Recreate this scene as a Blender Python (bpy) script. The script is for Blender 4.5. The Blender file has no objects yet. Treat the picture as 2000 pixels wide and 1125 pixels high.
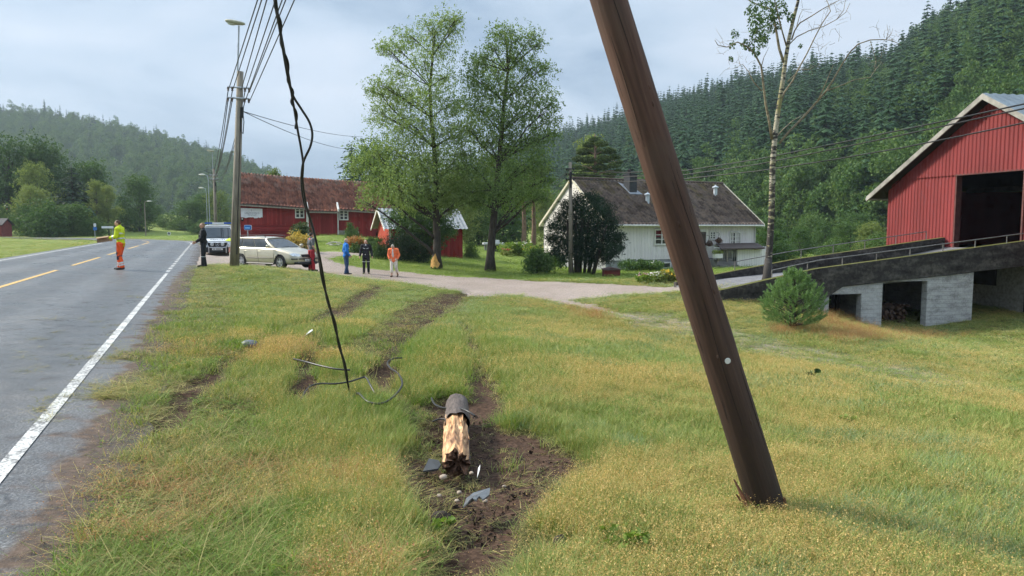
import bpy, bmesh, math, random
import numpy as np
from mathutils import Vector, Matrix, Euler
R = math.radians
C = bpy.context.scene.collection
scene = bpy.context.scene
rng = np.random.default_rng(11)
random.seed(11)

# ------------------------------------------------------------------ camera, sky, sun, exposure
FPX = 1455.0
HORIZON = 440.0
EYE = 1.7
PITCH = math.atan((562.5 - HORIZON) / FPX)
cd = bpy.data.cameras.new('camera')
cam = bpy.data.objects.new('camera', cd)
C.objects.link(cam)
cd.sensor_width = 36.0
cd.lens = 36.0 * FPX / 2000.0
cd.clip_start = 0.1
cd.clip_end = 6000
cam.location = (0, 0, EYE)
cam.rotation_euler = (R(90) - PITCH, 0, 0)
scene.camera = cam

SUN_DIR = Vector((-0.90, 0.30, 0.72)).normalized()          # towards the sun: left, a little ahead
SUN_EL = math.asin(SUN_DIR.z)
SUN_AZ = math.atan2(SUN_DIR.x, SUN_DIR.y)                   # clockwise from +Y
w = bpy.data.worlds.new('World')
scene.world = w
w.use_nodes = True
nt = w.node_tree
nt.nodes.clear()
n_out = nt.nodes.new('ShaderNodeOutputWorld')
n_bg = nt.nodes.new('ShaderNodeBackground')
n_sky = nt.nodes.new('ShaderNodeTexSky')
n_sky.sky_type = 'NISHITA'
n_sky.sun_disc = False
n_sky.sun_elevation = SUN_EL
n_sky.sun_rotation = SUN_AZ
n_sky.dust_density = 2.0
n_tc = nt.nodes.new('ShaderNodeTexCoord')
n_map = nt.nodes.new('ShaderNodeMapping')
n_map.inputs['Scale'].default_value = (1.0, 1.0, 2.6)
n_map.inputs['Location'].default_value = (0.35, 0.2, 0.1)
n_no = nt.nodes.new('ShaderNodeTexNoise')
n_no.inputs['Scale'].default_value = 2.4
n_no.inputs['Detail'].default_value = 7
n_no.inputs['Roughness'].default_value = 0.52
n_no.inputs['Distortion'].default_value = 0.35
n_rp = nt.nodes.new('ShaderNodeValToRGB')
cr = n_rp.color_ramp
cr.elements[0].position = 0.36
cr.elements[0].color = (3.0, 4.1, 5.5, 1)
cr.elements[1].position = 0.64
cr.elements[1].color = (6.5, 7.3, 8.4, 1)
e = cr.elements.new(0.50)
e.color = (5.0, 6.1, 7.4, 1)
n_mx = nt.nodes.new('ShaderNodeMix')
n_mx.data_type = 'RGBA'
n_mx.inputs[0].default_value = 0.90
nt.links.new(n_tc.outputs['Generated'], n_map.inputs['Vector'])
nt.links.new(n_map.outputs['Vector'], n_no.inputs['Vector'])
nt.links.new(n_no.outputs['Fac'], n_rp.inputs['Fac'])
nt.links.new(n_sky.outputs['Color'], n_mx.inputs[6])
nt.links.new(n_rp.outputs['Color'], n_mx.inputs[7])
# a thin overcast is brightest overhead; boosted above the view to add soft fill
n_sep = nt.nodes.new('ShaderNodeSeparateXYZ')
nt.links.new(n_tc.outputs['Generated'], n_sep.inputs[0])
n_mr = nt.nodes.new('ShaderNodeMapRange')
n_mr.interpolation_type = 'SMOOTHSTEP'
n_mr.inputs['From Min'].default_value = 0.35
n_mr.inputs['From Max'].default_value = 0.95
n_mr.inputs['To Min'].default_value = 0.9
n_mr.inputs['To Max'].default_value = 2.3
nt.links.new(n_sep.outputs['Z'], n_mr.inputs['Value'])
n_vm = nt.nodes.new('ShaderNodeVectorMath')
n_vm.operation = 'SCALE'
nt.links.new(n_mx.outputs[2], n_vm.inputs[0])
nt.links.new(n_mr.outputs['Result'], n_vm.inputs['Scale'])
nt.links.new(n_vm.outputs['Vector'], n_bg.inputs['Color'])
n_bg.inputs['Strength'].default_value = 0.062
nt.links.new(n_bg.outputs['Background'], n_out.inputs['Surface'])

sd = bpy.data.lights.new('sun', 'SUN')
sd.energy = 3.4
sd.angle = R(9.0)
sd.color = (1.0, 0.94, 0.83)
sun = bpy.data.objects.new('sun', sd)
C.objects.link(sun)
sun.rotation_euler = SUN_DIR.to_track_quat('Z', 'Y').to_euler()

scene.view_settings.view_transform = 'Standard'
scene.view_settings.look = 'None'
scene.view_settings.gamma = 1.0
scene.view_settings.exposure = 1.05
scene.cycles.use_denoising = True
scene.cycles.max_bounces = 4
scene.cycles.diffuse_bounces = 2
scene.cycles.glossy_bounces = 2
scene.cycles.transmission_bounces = 2
scene.cycles.transparent_max_bounces = 4
scene.cycles.use_adaptive_sampling = True
scene.cycles.adaptive_threshold = 0.02
scene.cycles.adaptive_min_samples = 24
scene.render.use_persistent_data = False
scene.cycles.volume_bounces = 0
scene.cycles.sample_clamp_indirect = 8

# ------------------------------------------------------------------ pixel -> place
_f = np.array([0, math.cos(PITCH), -math.sin(PITCH)])
_u = np.array([0, math.sin(PITCH), math.cos(PITCH)])
def ray(px, py):
    return np.array([(px - 1000) / FPX, 0, 0]) + _f + _u * ((562.5 - py) / FPX)
def P(px, py, Y):
    d = ray(px, py)
    return np.array([0, 0, EYE]) + d * (Y / d[1])
def proj(x, y, z):
    zc = z - EYE
    c = y * _f[1] + zc * _f[2]
    u = y * _u[1] + zc * _u[2]
    return 1000 + FPX * x / c, 562.5 - FPX * u / c

# ------------------------------------------------------------------ mesh builder
class MB:
    def __init__(s):
        s.v = []; s.f = []; s.m = []; s.n = 0
    def add(s, verts, faces, mi=0):
        verts = [tuple(map(float, p)) for p in verts]
        o = s.n
        s.v += verts; s.n += len(verts)
        for fc in faces:
            s.f.append(tuple(int(i) + o for i in fc)); s.m.append(mi)
        return s
    def hexa(s, c, mi=0):
        return s.add(c, [(0, 3, 2, 1), (4, 5, 6, 7), (0, 1, 5, 4), (1, 2, 6, 5), (2, 3, 7, 6), (3, 0, 4, 7)], mi)
    def box(s, a, b, T=None, mi=0):
        (x0, y0, z0), (x1, y1, z1) = a, b
        c = [(x0, y0, z0), (x1, y0, z0), (x1, y1, z0), (x0, y1, z0), (x0, y0, z1), (x1, y0, z1), (x1, y1, z1), (x0, y1, z1)]
        if T: c = [T(*p) for p in c]
        return s.hexa(c, mi)
    def prism(s, poly, n0, n1, T, mi=0):
        """poly of (s,z), pulled from n0 to n1; T(s,n,z) -> world"""
        k = len(poly)
        v = [T(a, n0, b) for a, b in poly] + [T(a, n1, b) for a, b in poly]
        f = [tuple(range(k))[::-1], tuple(range(k, 2 * k))] + [(i, (i + 1) % k, (i + 1) % k + k, i + k) for i in range(k)]
        return s.add(v, f, mi)
    def tube(s, path, rad, n=8, cap=True, mi=0, jit=0.0):
        path = [np.array(p, float) for p in path]
        if np.isscalar(rad): rad = [rad] * len(path)
        ref = None
        rings = []
        for i, p in enumerate(path):
            t = path[min(i + 1, len(path) - 1)] - path[max(i - 1, 0)]
            t = t / (np.linalg.norm(t) + 1e-9)
            if ref is None:
                ref = np.array([1., 0, 0]) if abs(t[0]) < 0.9 else np.array([0, 1., 0])
            a = ref - t * ref.dot(t); a /= (np.linalg.norm(a) + 1e-9); ref = a
            b = np.cross(t, a)
            rings.append([p + (a * math.cos(q) + b * math.sin(q)) * rad[i] * (1 + (random.uniform(-jit, jit) if jit else 0)) for q in [2 * math.pi * j / n for j in range(n)]])
        v = [q for r in rings for q in r]
        f = []
        for i in range(len(path) - 1):
            for j in range(n):
                f.append((i * n + j, i * n + (j + 1) % n, (i + 1) * n + (j + 1) % n, (i + 1) * n + j))
        if cap:
            f.append(tuple(range(n))[::-1]); f.append(tuple(range((len(path) - 1) * n, len(path) * n)))
        return s.add(v, f, mi)
    def ell(s, c, r, nu=10, nv=7, rot=None, mi=0):
        v = []
        for i in range(nv + 1):
            th = math.pi * i / nv
            for j in range(nu):
                ph = 2 * math.pi * j / nu
                p = Vector((r[0] * math.sin(th) * math.cos(ph), r[1] * math.sin(th) * math.sin(ph), r[2] * math.cos(th)))
                if rot is not None: p = rot @ p
                v.append((c[0] + p.x, c[1] + p.y, c[2] + p.z))
        f = [(i * nu + j, (i + 1) * nu + j, (i + 1) * nu + (j + 1) % nu, i * nu + (j + 1) % nu) for i in range(nv) for j in range(nu)]
        return s.add(v, f, mi)
    def lathe(s, prof, T, n=16, mi=0):
        """prof of (radius, height); T(x,y,z) places it"""
        v = [T(r * math.cos(2 * math.pi * j / n), r * math.sin(2 * math.pi * j / n), h) for r, h in prof for j in range(n)]
        f = [(i * n + j, i * n + (j + 1) % n, (i + 1) * n + (j + 1) % n, (i + 1) * n + j) for i in range(len(prof) - 1) for j in range(n)]
        return s.add(v, f, mi)
    def build(s, name, mats, parent=None, smooth=False):
        return mesh_obj(name, np.array(s.v, float).reshape(-1, 3), s.f, mats, parent, smooth, s.m)

def root_loc(o):
    l = Vector((0, 0, 0))
    while o is not None:
        l += o.location; o = o.parent
    return l
def mesh_obj(name, v, f, mats, parent=None, smooth=False, mi=None):
    me = bpy.data.meshes.new(name)
    if parent is not None:
        v = v - np.array(root_loc(parent))
    me.from_pydata(v.tolist(), [], f)
    if not isinstance(mats, (list, tuple)): mats = [mats]
    for m in mats: me.materials.append(m)
    if mi is not None and len(mats) > 1:
        me.polygons.foreach_set('material_index', mi)
    if smooth:
        me.polygons.foreach_set('use_smooth', [True] * len(me.polygons))
    me.update()
    o = bpy.data.objects.new(name, me)
    C.objects.link(o)
    if parent is not None: o.parent = parent
    return o
def np_mesh(name, v, quads, mats, parent=None, smooth=False, mi=None):
    """fast path: v (N,3), faces (M,k)"""
    me = bpy.data.meshes.new(name)
    v = np.asarray(v, np.float32)
    if parent is not None: v = v - np.array(root_loc(parent), np.float32)
    k = quads.shape[1]; m = len(quads)
    me.vertices.add(len(v)); me.vertices.foreach_set('co', v.ravel())
    me.loops.add(m * k); me.loops.foreach_set('vertex_index', quads.astype(np.int32).ravel())
    me.polygons.add(m)
    me.polygons.foreach_set('loop_start', np.arange(0, m * k, k, dtype=np.int32))
    me.polygons.foreach_set('loop_total', np.full(m, k, dtype=np.int32))
    if not isinstance(mats, (list, tuple)): mats = [mats]
    for q in mats: me.materials.append(q)
    if mi is not None: me.polygons.foreach_set('material_index', np.asarray(mi, np.int32))
    if smooth: me.polygons.foreach_set('use_smooth', np.ones(m, bool))
    me.update(calc_edges=True)
    me.validate()
    o = bpy.data.objects.new(name, me)
    C.objects.link(o)
    if parent is not None: o.parent = parent
    return o
def tag(o, label=None, cat=None, group=None, kind=None):
    if label: o['label'] = label
    if cat: o['category'] = cat
    if group: o['group'] = group
    if kind: o['kind'] = kind
    return o
def thing(name, label, cat, loc=(0, 0, 0), group=None):
    o = bpy.data.objects.new(name, None)
    o.empty_display_size = 0.2
    C.objects.link(o)
    o.location = [float(a) for a in loc]
    return tag(o, label, cat, group)
def dup(root, loc, rotz=0.0, scale=1.0, label=None, group=None):
    r = root.copy(); C.objects.link(r)
    r.location = [float(a) for a in loc]; r.rotation_euler = (0, 0, rotz); r.scale = (scale,) * 3
    if label: r['label'] = label
    if group: r['group'] = group
    def kids(src, dst):
        for ch in list(src.children):
            c = ch.copy(); C.objects.link(c); c.parent = dst
            kids(ch, c)
    kids(root, r)
    return r

# ------------------------------------------------------------------ materials
def newmat(name):
    m = bpy.data.materials.new(name); m.use_nodes = True
    t = m.node_tree; b = t.nodes['Principled BSDF']
    return m, t, b
def N(t, kind, **kw):
    n = t.nodes.new(kind)
    for k, v in kw.items():
        if k in n.inputs: n.inputs[k].default_value = v
        else: setattr(n, k, v)
    return n
def mixc(t, fac, a, b, blend='MIX'):
    n = t.nodes.new('ShaderNodeMix'); n.data_type = 'RGBA'; n.blend_type = blend
    for sock, val in ((0, fac), (6, a), (7, b)):
        if isinstance(val, bpy.types.NodeSocket): t.links.new(val, n.inputs[sock])
        elif sock == 0: n.inputs[0].default_value = val
        else: n.inputs[sock].default_value = (*val[:3], 1)
    return n.outputs[2]
def ramp(t, src, stops):
    n = t.nodes.new('ShaderNodeValToRGB')
    e = n.color_ramp.elements
    while len(e) > 1: e.remove(e[-1])
    for i, (p, c) in enumerate(stops):
        q = e[0] if i == 0 else e.new(p)
        q.position = p
        q.color = (*c[:3], 1) if hasattr(c, '__len__') else (c, c, c, 1)
    t.links.new(src, n.inputs['Fac'])
    return n.outputs['Color']
def math_(t, op, a, b=None, clamp=False):
    n = t.nodes.new('ShaderNodeMath'); n.operation = op; n.use_clamp = clamp
    for i, val in ((0, a), (1, b)):
        if val is None: continue
        if isinstance(val, bpy.types.NodeSocket): t.links.new(val, n.inputs[i])
        else: n.inputs[i].default_value = val
    return n.outputs[0]
def noise(t, scale, detail=5, vec=None, rough=0.55, stretch=None, coord='Object', dist=0.0):
    tc = t.nodes.new('ShaderNodeTexCoord')
    src = tc.outputs[coord] if vec is None else vec
    if stretch:
        mp = t.nodes.new('ShaderNodeMapping'); mp.inputs['Scale'].default_value = stretch
        t.links.new(src, mp.inputs['Vector']); src = mp.outputs['Vector']
    n = N(t, 'ShaderNodeTexNoise'); n.inputs['Scale'].default_value = scale
    n.inputs['Detail'].default_value = detail; n.inputs['Roughness'].default_value = rough
    n.inputs['Distortion'].default_value = dist
    t.links.new(src, n.inputs['Vector'])
    return n.outputs['Fac']
def bump(t, b, h, strength=0.3, dist=0.02):
    n = t.nodes.new('ShaderNodeBump'); n.inputs['Strength'].default_value = strength; n.inputs['Distance'].default_value = dist
    t.links.new(h, n.inputs['Height']); t.links.new(n.outputs['Normal'], b.inputs['Normal'])
def attr(t, name):
    n = t.nodes.new('ShaderNodeAttribute'); n.attribute_name = name
    return n.outputs['Fac']
def mat(name, col, rough=0.7, var=0.25, scale=6.0, metal=0.0, stretch=None, bmp=0.15, bdist=0.01, spec=0.4, col2=None, coat=0.0):
    m, t, b = newmat(name)
    f = noise(t, scale, 6, stretch=stretch)
    c2 = col2 or tuple(max(0, c * (1 - var)) for c in col)
    c1 = tuple(min(1, c * (1 + var * 0.5)) for c in col)
    t.links.new(ramp(t, f, [(0.3, c2), (0.7, c1)]), b.inputs['Base Color'])
    b.inputs['Roughness'].default_value = rough
    b.inputs['Metallic'].default_value = metal
    b.inputs['Specular IOR Level'].default_value = spec
    b.inputs['Coat Weight'].default_value = coat
    if bmp: bump(t, b, f, bmp, bdist)
    return m
def leafmat(name, stops, trans=0.35, hue_obj=True, rough=0.6):
    """foliage: colour differs leaf by leaf and clump by clump, light passes through"""
    m, t, b = newmat(name)
    geo = t.nodes.new('ShaderNodeNewGeometry')
    oi = t.nodes.new('ShaderNodeObjectInfo')
    f1 = noise(t, 0.9, 3)
    f = math_(t, 'ADD', math_(t, 'MULTIPLY', geo.outputs['Random Per Island'], 0.5), math_(t, 'MULTIPLY', f1, 0.35))
    f = math_(t, 'ADD', f, math_(t, 'MULTIPLY', oi.outputs['Random'], 0.28))
    col = ramp(t, math_(t, 'MULTIPLY', f, 0.9), stops)
    t.links.new(col, b.inputs['Base Color'])
    b.inputs['Roughness'].default_value = rough
    b.inputs['Specular IOR Level'].default_value = 0.12
    tr = t.nodes.new('ShaderNodeBsdfTranslucent')
    t.links.new(mixc(t, 1.0, col, (1.0, 1.0, 0.55), 'MULTIPLY'), tr.inputs['Color'])
    ms = t.nodes.new('ShaderNodeMixShader'); ms.inputs['Fac'].default_value = trans
    out = t.nodes['Material Output']
    t.links.new(b.outputs['BSDF'], ms.inputs[1]); t.links.new(tr.outputs['BSDF'], ms.inputs[2])
    t.links.new(ms.outputs['Shader'], out.inputs['Surface'])
    return m
def smoothstep(a, b, x):
    q = np.clip((x - a) / (b - a), 0, 1)
    return q * q * (3 - 2 * q)

def vnoise(x, y, seed=0):
    """smooth value noise for masks and relief (numpy)"""
    xi = np.floor(x).astype(int); yi = np.floor(y).astype(int)
    xf = x - xi; yf = y - yi
    def h(a, b):
        n = (a * 374761393 + b * 668265263 + seed * 974634777) & 0x7fffffff
        n = ((n ^ (n >> 13)) * 1274126177) & 0x7fffffff
        return ((n ^ (n >> 16)) & 0xffff) / 65535.0
    u = xf * xf * (3 - 2 * xf); v = yf * yf * (3 - 2 * yf)
    return (h(xi, yi) * (1 - u) + h(xi + 1, yi) * u) * (1 - v) + (h(xi, yi + 1) * (1 - u) + h(xi + 1, yi + 1) * u) * v
def fbm(x, y, seed=0, o=4):
    s = 0; a = 0.5; f = 1.0
    for i in range(o):
        s = s + a * vnoise(x * f, y * f, seed + i); a *= 0.5; f *= 2.03
    return s
DENS = 1.0
HAZE = 0.00022
# ------------------------------------------------------------------ road path and terrain
# right edge line of the road: straight, then a bend to the left
def road_path():
    pts = [np.array([-3.40 + 0.408 * 45, 4.95 - 45])]
    a = math.atan(0.408)
    p = pts[0].copy(); s = 0
    while s < 230:
        pts.append(p + np.array([-math.sin(a), math.cos(a)]) * 2.0)
        p = pts[-1]; s += 2.0
        if p[1] > 66 and a < R(62): a += 2.0 / 62.0
    return np.array(pts)
RP = road_path()
_d = np.gradient(RP, axis=0); _d /= np.linalg.norm(_d, axis=1)[:, None]
RL = np.stack([-_d[:, 1], _d[:, 0]], 1)                      # to the left of travel
def road_d(x, y):
    """signed offset to the left of the right edge line"""
    x = np.asarray(x, float); y = np.asarray(y, float)
    best = np.full(x.shape, 1e9); sd_ = np.zeros(x.shape)
    for i in range(len(RP) - 1):
        ax, ay = RP[i]; bx, by = RP[i + 1]
        ux, uy = bx - ax, by - ay; L = ux * ux + uy * uy
        q = np.clip(((x - ax) * ux + (y - ay) * uy) / L, 0, 1)
        dx = x - ax - q * ux; dy = y - ay - q * uy
        dd = dx * dx + dy * dy
        m = dd < best
        best = np.where(m, dd, best)
        sd_ = np.where(m, np.sign(-uy * dx + ux * dy) * np.sqrt(dd), sd_)
    return sd_
RZ_D = np.array([-3.0, -0.8, 0.0, 3.6, 7.0, 7.5, 9.0])
RZ_Z = np.array([-0.12, -0.01, 0.05, 0.15, 0.20, 0.19, 0.17])
def road_z(d): return np.interp(d, RZ_D, RZ_Z)

CTRL = [P(1000, 1125, 3.65), P(500, 1125, 3.6), P(1600, 1125, 3.7), P(1500, 990, 4.6), P(1900, 900, 6.6), P(890, 900, 6.6),
        P(600, 800, 7.4), P(1000, 690, 12.0), P(620, 660, 12.5), P(1400, 780, 8.9), P(450, 560, 22), P(450, 518, 28.5), P(480, 522, 29.5), P(540, 529, 31), P(590, 536, 32), P(400, 521, 31),
        P(548, 524, 34), P(473, 519, 36.6), P(605, 529, 35), P(675, 536, 36), P(715, 534, 37), P(770, 540, 36.4),
        P(620, 534, 33), P(760, 549, 32.5), P(900, 568, 28.5), P(1000, 574, 28.5), P(1140, 600, 24), P(1260, 625, 21), P(1500, 688, 17), P(1750, 735, 14.5),
        P(853, 524, 42), P(957, 530, 42), P(1000, 505, 60), P(1113, 537, 40), P(1190, 530, 50), P(1340, 526, 50), P(640, 459, 58.5), P(600, 470, 57), P(700, 466, 59),
        P(690, 497, 46), P(640, 492, 48), P(880, 506, 52.5), P(480, 474, 60), P(425, 500, 46),
        P(1440, 556, 27), P(1497, 566, 26), P(1550, 637, 20), P(1720, 646, 25.4), P(1897, 622, 26.2), P(1640, 622, 25.3), P(1950, 610, 27.5), P(1990, 720, 16), P(1620, 640, 21.5),
        P(1330, 560, 29), P(1250, 575, 27),
        (-150, 120, .3), (-90, 60, .25), (-70, 110, .4), (-45, 112, .2), (-60, 20, .3), (-60, -40, .3), (0, -40, .1), (60, -40, -1), (70, 10, -1.6), (70, 40, -2), (60, 90, -2.5),
        (0, 95, -1.2), (30, 80, -1.6), (-25, 90, -.2), (-20, 150, -.5), (120, 160, -2), (-200, 300, 2), (200, 300, -1), (0, 300, 0), P(10, 408, 150), P(0, 448, 118), P(60, 452, 125), (-30, 74, .0), (-40, 92, -.1), (-58, 112, -.1), (-75, 125, 0)]
CTRL = np.array([tuple(c) for c in CTRL])
def _tps(r2): return np.where(r2 > 1e-9, 0.5 * r2 * np.log(r2 + 1e-12), 0)
_k = len(CTRL)
_r2 = ((CTRL[:, None, :2] - CTRL[None, :, :2]) ** 2).sum(-1)
_A = np.zeros((_k + 3, _k + 3)); _A[:_k, :_k] = _tps(_r2) + np.eye(_k) * 4.0
_A[:_k, _k] = 1; _A[:_k, _k + 1:] = CTRL[:, :2]; _A[_k:, :_k] = _A[:_k, _k:].T
_w = np.linalg.solve(_A, np.concatenate([CTRL[:, 2], [0, 0, 0]]))
def tps(x, y):
    s = _w[_k] + _w[_k + 1] * x + _w[_k + 2] * y
    for i in range(_k):
        s = s + _w[i] * _tps((x - CTRL[i, 0]) ** 2 + (y - CTRL[i, 1]) ** 2)
    return s
def H(x, y, fine=True):
    x = np.asarray(x, float); y = np.asarray(y, float)
    far = smoothstep(170, 320, np.hypot(x, y - 20))
    z = tps(np.clip(x, -220, 220), np.clip(y, -45, 310)) * (1 - far)
    d = road_d(x, y)
    wr = smoothstep(-2.2, -0.85, d) * (1 - smoothstep(7.6, 10.5, d))
    z = z * (1 - wr) + (road_z(d) - 0.010 - 0.04 * smoothstep(-0.75, -0.35, d) * (1 - smoothstep(7.0, 7.4, d))) * wr
    if fine:
        off = (1 - wr)
        z = z + off * (0.10 * (fbm(x * 0.7, y * 0.7, 3) - 0.5) + 0.05 * (fbm(x * 3.1, y * 3.1, 5, 3) - 0.5)) * (1 - smoothstep(25, 60, y) * 0.6)
    return z
def gp(px, py, dz=0.0, fine=False):
    """where the sight line through a pixel meets the ground"""
    d = ray(px, py); o = np.array([0, 0, EYE])
    ts = np.concatenate([np.arange(2.5, 40, 0.1), np.arange(40, 200, 0.5)])
    q = o + ts[:, None] * d
    below = q[:, 2] <= H(q[:, 0], q[:, 1], fine)
    if not below.any(): return q[-1]
    i = int(np.argmax(below))
    if i == 0: return q[0]
    lo, hi = ts[i - 1], ts[i]
    for _ in range(12):
        mid = (lo + hi) / 2; c = o + mid * d
        if c[2] <= float(H(c[0], c[1], fine)): hi = mid
        else: lo = mid
    c = o + hi * d; c[2] += dz
    return c
def Hs(x, y): return float(H(np.array([x]), np.array([y]), True)[0])

def inpoly(x, y, poly):
    c = np.zeros(x.shape, bool); n = len(poly)
    for i in range(n):
        x0, y0 = poly[i][:2]; x1, y1 = poly[(i + 1) % n][:2]
        hit = ((y0 > y) != (y1 > y)) & (x < (x1 - x0) * (y - y0) / (y1 - y0 + 1e-12) + x0)
        c ^= hit
    return c
def pline(x, y, pts):
    b = np.full(x.shape, 1e9)
    for i in range(len(pts) - 1):
        ax, ay = pts[i][:2]; bx, by = pts[i + 1][:2]
        ux, uy = bx - ax, by - ay; L = ux * ux + uy * uy + 1e-9
        q = np.clip(((x - ax) * ux + (y - ay) * uy) / L, 0, 1)
        b = np.minimum(b, np.hypot(x - ax - q * ux, y - ay - q * uy))
    return b
W = lambda L: [gp(*p) for p in L]
DRIVE = W([(372, 522), (400, 518), (455, 515), (520, 521), (600, 532), (680, 541), (760, 550), (840, 561), (905, 570), (930, 582), (1000, 577), (1080, 589), (1140, 602), (1200, 614), (1268, 628),
           (1190, 603), (1115, 586), (1200, 575), (1330, 570), (1400, 566), (1400, 553), (1300, 560), (1200, 554), (1100, 551), (1000, 546), (930, 542), (860, 537.5), (800, 532), (740, 527), (690, 520), (655, 512), (640, 505),
           (660, 500), (760, 499.5), (770, 496.5), (700, 493.5), (640, 491), (605, 492)]) + [np.array(q) for q in ((-15.8, 51, 0), (-18.8, 57.6, 0), (-21, 59.4, 0), (-27, 66, 0), (-27.4, 64, 0), (-22.5, 51, 0), (-16, 36, 0))]
TRACK = W([(1240, 620), (1330, 640), (1480, 675), (1560, 688), (1680, 712), (1800, 745)])
DIRT = [  # (points, half width, depth, strength)
    (W([(880, 790), (890, 850), (930, 900), (910, 1000), (915, 1120)]), 0.40, 0.10, 1.0),
    (W([(440, 712), (485, 682), (535, 655)]), 0.16, 0.04, 0.55),
    (W([(610, 628), (650, 605), (690, 590)]), 0.20, 0.04, 0.6),
    (W([(627, 650), (665, 625), (700, 600), (745, 568)]), 0.16, 0.05, 0.6),
    (W([(575, 780), (592, 765)]), 0.16, 0.05, 0.7),
    (W([(735, 740), (790, 790), (850, 850)]), 0.22, 0.04, 0.5),
    (W([(800, 640), (850, 600), (880, 580)]), 0.5, 0.04, 0.55),
    (W([(905, 625), (900, 600), (918, 566)]), 0.16, 0.03, 0.5),
    (W([(990, 860), (1060, 905), (1000, 960), (930, 1010)]), 0.44, 0.06, 1.0),
    (W([(820, 900), (840, 960), (890, 1040)]), 0.22, 0.04, 0.8),
    (W([(945, 850), (940, 770), (925, 690), (905, 625)]), 0.26, 0.07, 0.8),
    (W([(850, 795), (770, 800)]), 0.16, 0.03, 0.45),
    (W([(592, 765), (600, 712), (615, 675), (627, 650)]), 0.22, 0.09, 1.0),
    (W([(640, 620), (690, 590), (735, 560)]), 0.40, 0.05, 0.6),
    (W([(535, 655), (575, 638), (610, 628)]), 0.22, 0.06, 0.7),
    (W([(735, 740), (775, 690), (815, 645), (880, 592), (918, 566)]), 0.30, 0.11, 1.0),
    (W([(720, 690), (770, 640), (830, 590)]), 0.6, 0.03, 0.5),
    (W([(790, 620), (850, 590), (880, 575)]), 0.6, 0.03, 0.5),
    (W([(300, 850), (370, 765), (440, 712)]), 0.16, 0.06, 0.95),
    (W([(250, 880), (330, 800), (380, 750)]), 0.13, 0.03, 0.5),
    (W([(480, 690), (470, 684)]), 0.18, 0.0, 0.4),
    (W([(1085, 1065), (1090, 1080)]), 0.10, 0.0, 0.6),
]
def dirt_mask(x, y):
    m = np.zeros(np.shape(x)); dep = np.zeros(np.shape(x))
    wob = fbm(x * 2.2, y * 2.2, 21, 4) - 0.47
    wob2 = fbm(x * 9, y * 9, 33, 3) - 0.45
    for pts, hw, dz, st in DIRT:
        dd = pline(x, y, pts) + (wob * 0.55 + wob2 * 0.18) * min(1, hw * 2.6)
        k = 1 - smoothstep(hw * 0.45, hw * 1.25, dd)
        m = np.maximum(m, k * st); dep = np.maximum(dep, k * dz)
    return m, dep
def ground_masks(x, y):
    dm, dep = dirt_mask(x, y)
    tm = (1 - smoothstep(0.5, 1.5, pline(x, y, TRACK) + 1.6 * (fbm(x * 0.9, y * 0.9, 8) - 0.5))) * 0.9
    drive = inpoly(x, y, DRIVE)
    return dm, dep, tm, drive

# ------------------------------------------------------------------ ground sheet
def axis(lo, hi, fine, far, grow=1.18):
    a = list(np.arange(lo, hi + 1e-6, fine)); s = fine
    while a[-1] < far[1]:
        s = min(s * grow, 60); a.append(a[-1] + s)
    s = fine
    while a[0] > far[0]:
        s = min(s * grow, 60); a.insert(0, a[0] - s)
    return np.array(a)
xs = axis(-14, 24, 0.16, (-2400, 2400), 1.10)
ys = []
yy = 1.2; st = 0.06
while yy < 62:
    ys.append(yy); yy += st; st = min(0.30, st * 1.012)
ys = np.array(ys); a = list(ys); s = 0.3
while a[-1] < 3000:
    s = min(s * 1.12, 70); a.append(a[-1] + s)
s = 0.2
while a[0] > -400:
    s = min(s * 1.3, 60); a.insert(0, a[0] - s)
ys = np.array(a)
GX, GY = np.meshgrid(xs, ys)
GZ = H(GX, GY)
DM, DEP, TM, DRV = ground_masks(GX, GY)
_slowH, _GH = H, GZ.copy()
def Hfast(x, y):
    i = np.clip(np.searchsorted(xs, x) - 1, 0, len(xs) - 2); j = np.clip(np.searchsorted(ys, y) - 1, 0, len(ys) - 2)
    u = (x - xs[i]) / (xs[i + 1] - xs[i]); v = (y - ys[j]) / (ys[j + 1] - ys[j])
    return (_GH[j, i] * (1 - u) + _GH[j, i + 1] * u) * (1 - v) + (_GH[j + 1, i] * (1 - u) + _GH[j + 1, i + 1] * u) * v
def H(x, y, fine=True): return Hfast(np.asarray(x, float), np.asarray(y, float))
GZ = GZ - DEP * (0.6 + 0.8 * fbm(GX * 5, GY * 5, 44, 3)) + DM * 0.05 * (fbm(GX * 14, GY * 14, 71, 3) - 0.45)
nx, ny = len(xs), len(ys)
idx = np.arange(nx * ny).reshape(ny, nx)
Q = np.stack([idx[:-1, :-1], idx[:-1, 1:], idx[1:, 1:], idx[1:, :-1]], -1).reshape(-1, 4)
V = np.stack([GX, GY, GZ], -1).reshape(-1, 3)
fx = V[Q].mean(1)
fdrive = inpoly(fx[:, 0] + 0.5 * (fbm(fx[:, 0] * 1.3, fx[:, 1] * 1.3, 55) - 0.5), fx[:, 1] + 0.5 * (fbm(fx[:, 0] * 1.3, fx[:, 1] * 1.3, 56) - 0.5), DRIVE)
def sub(Qs):
    u, inv = np.unique(Qs.ravel(), return_inverse=True)
    return u, inv.reshape(Qs.shape)

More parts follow.
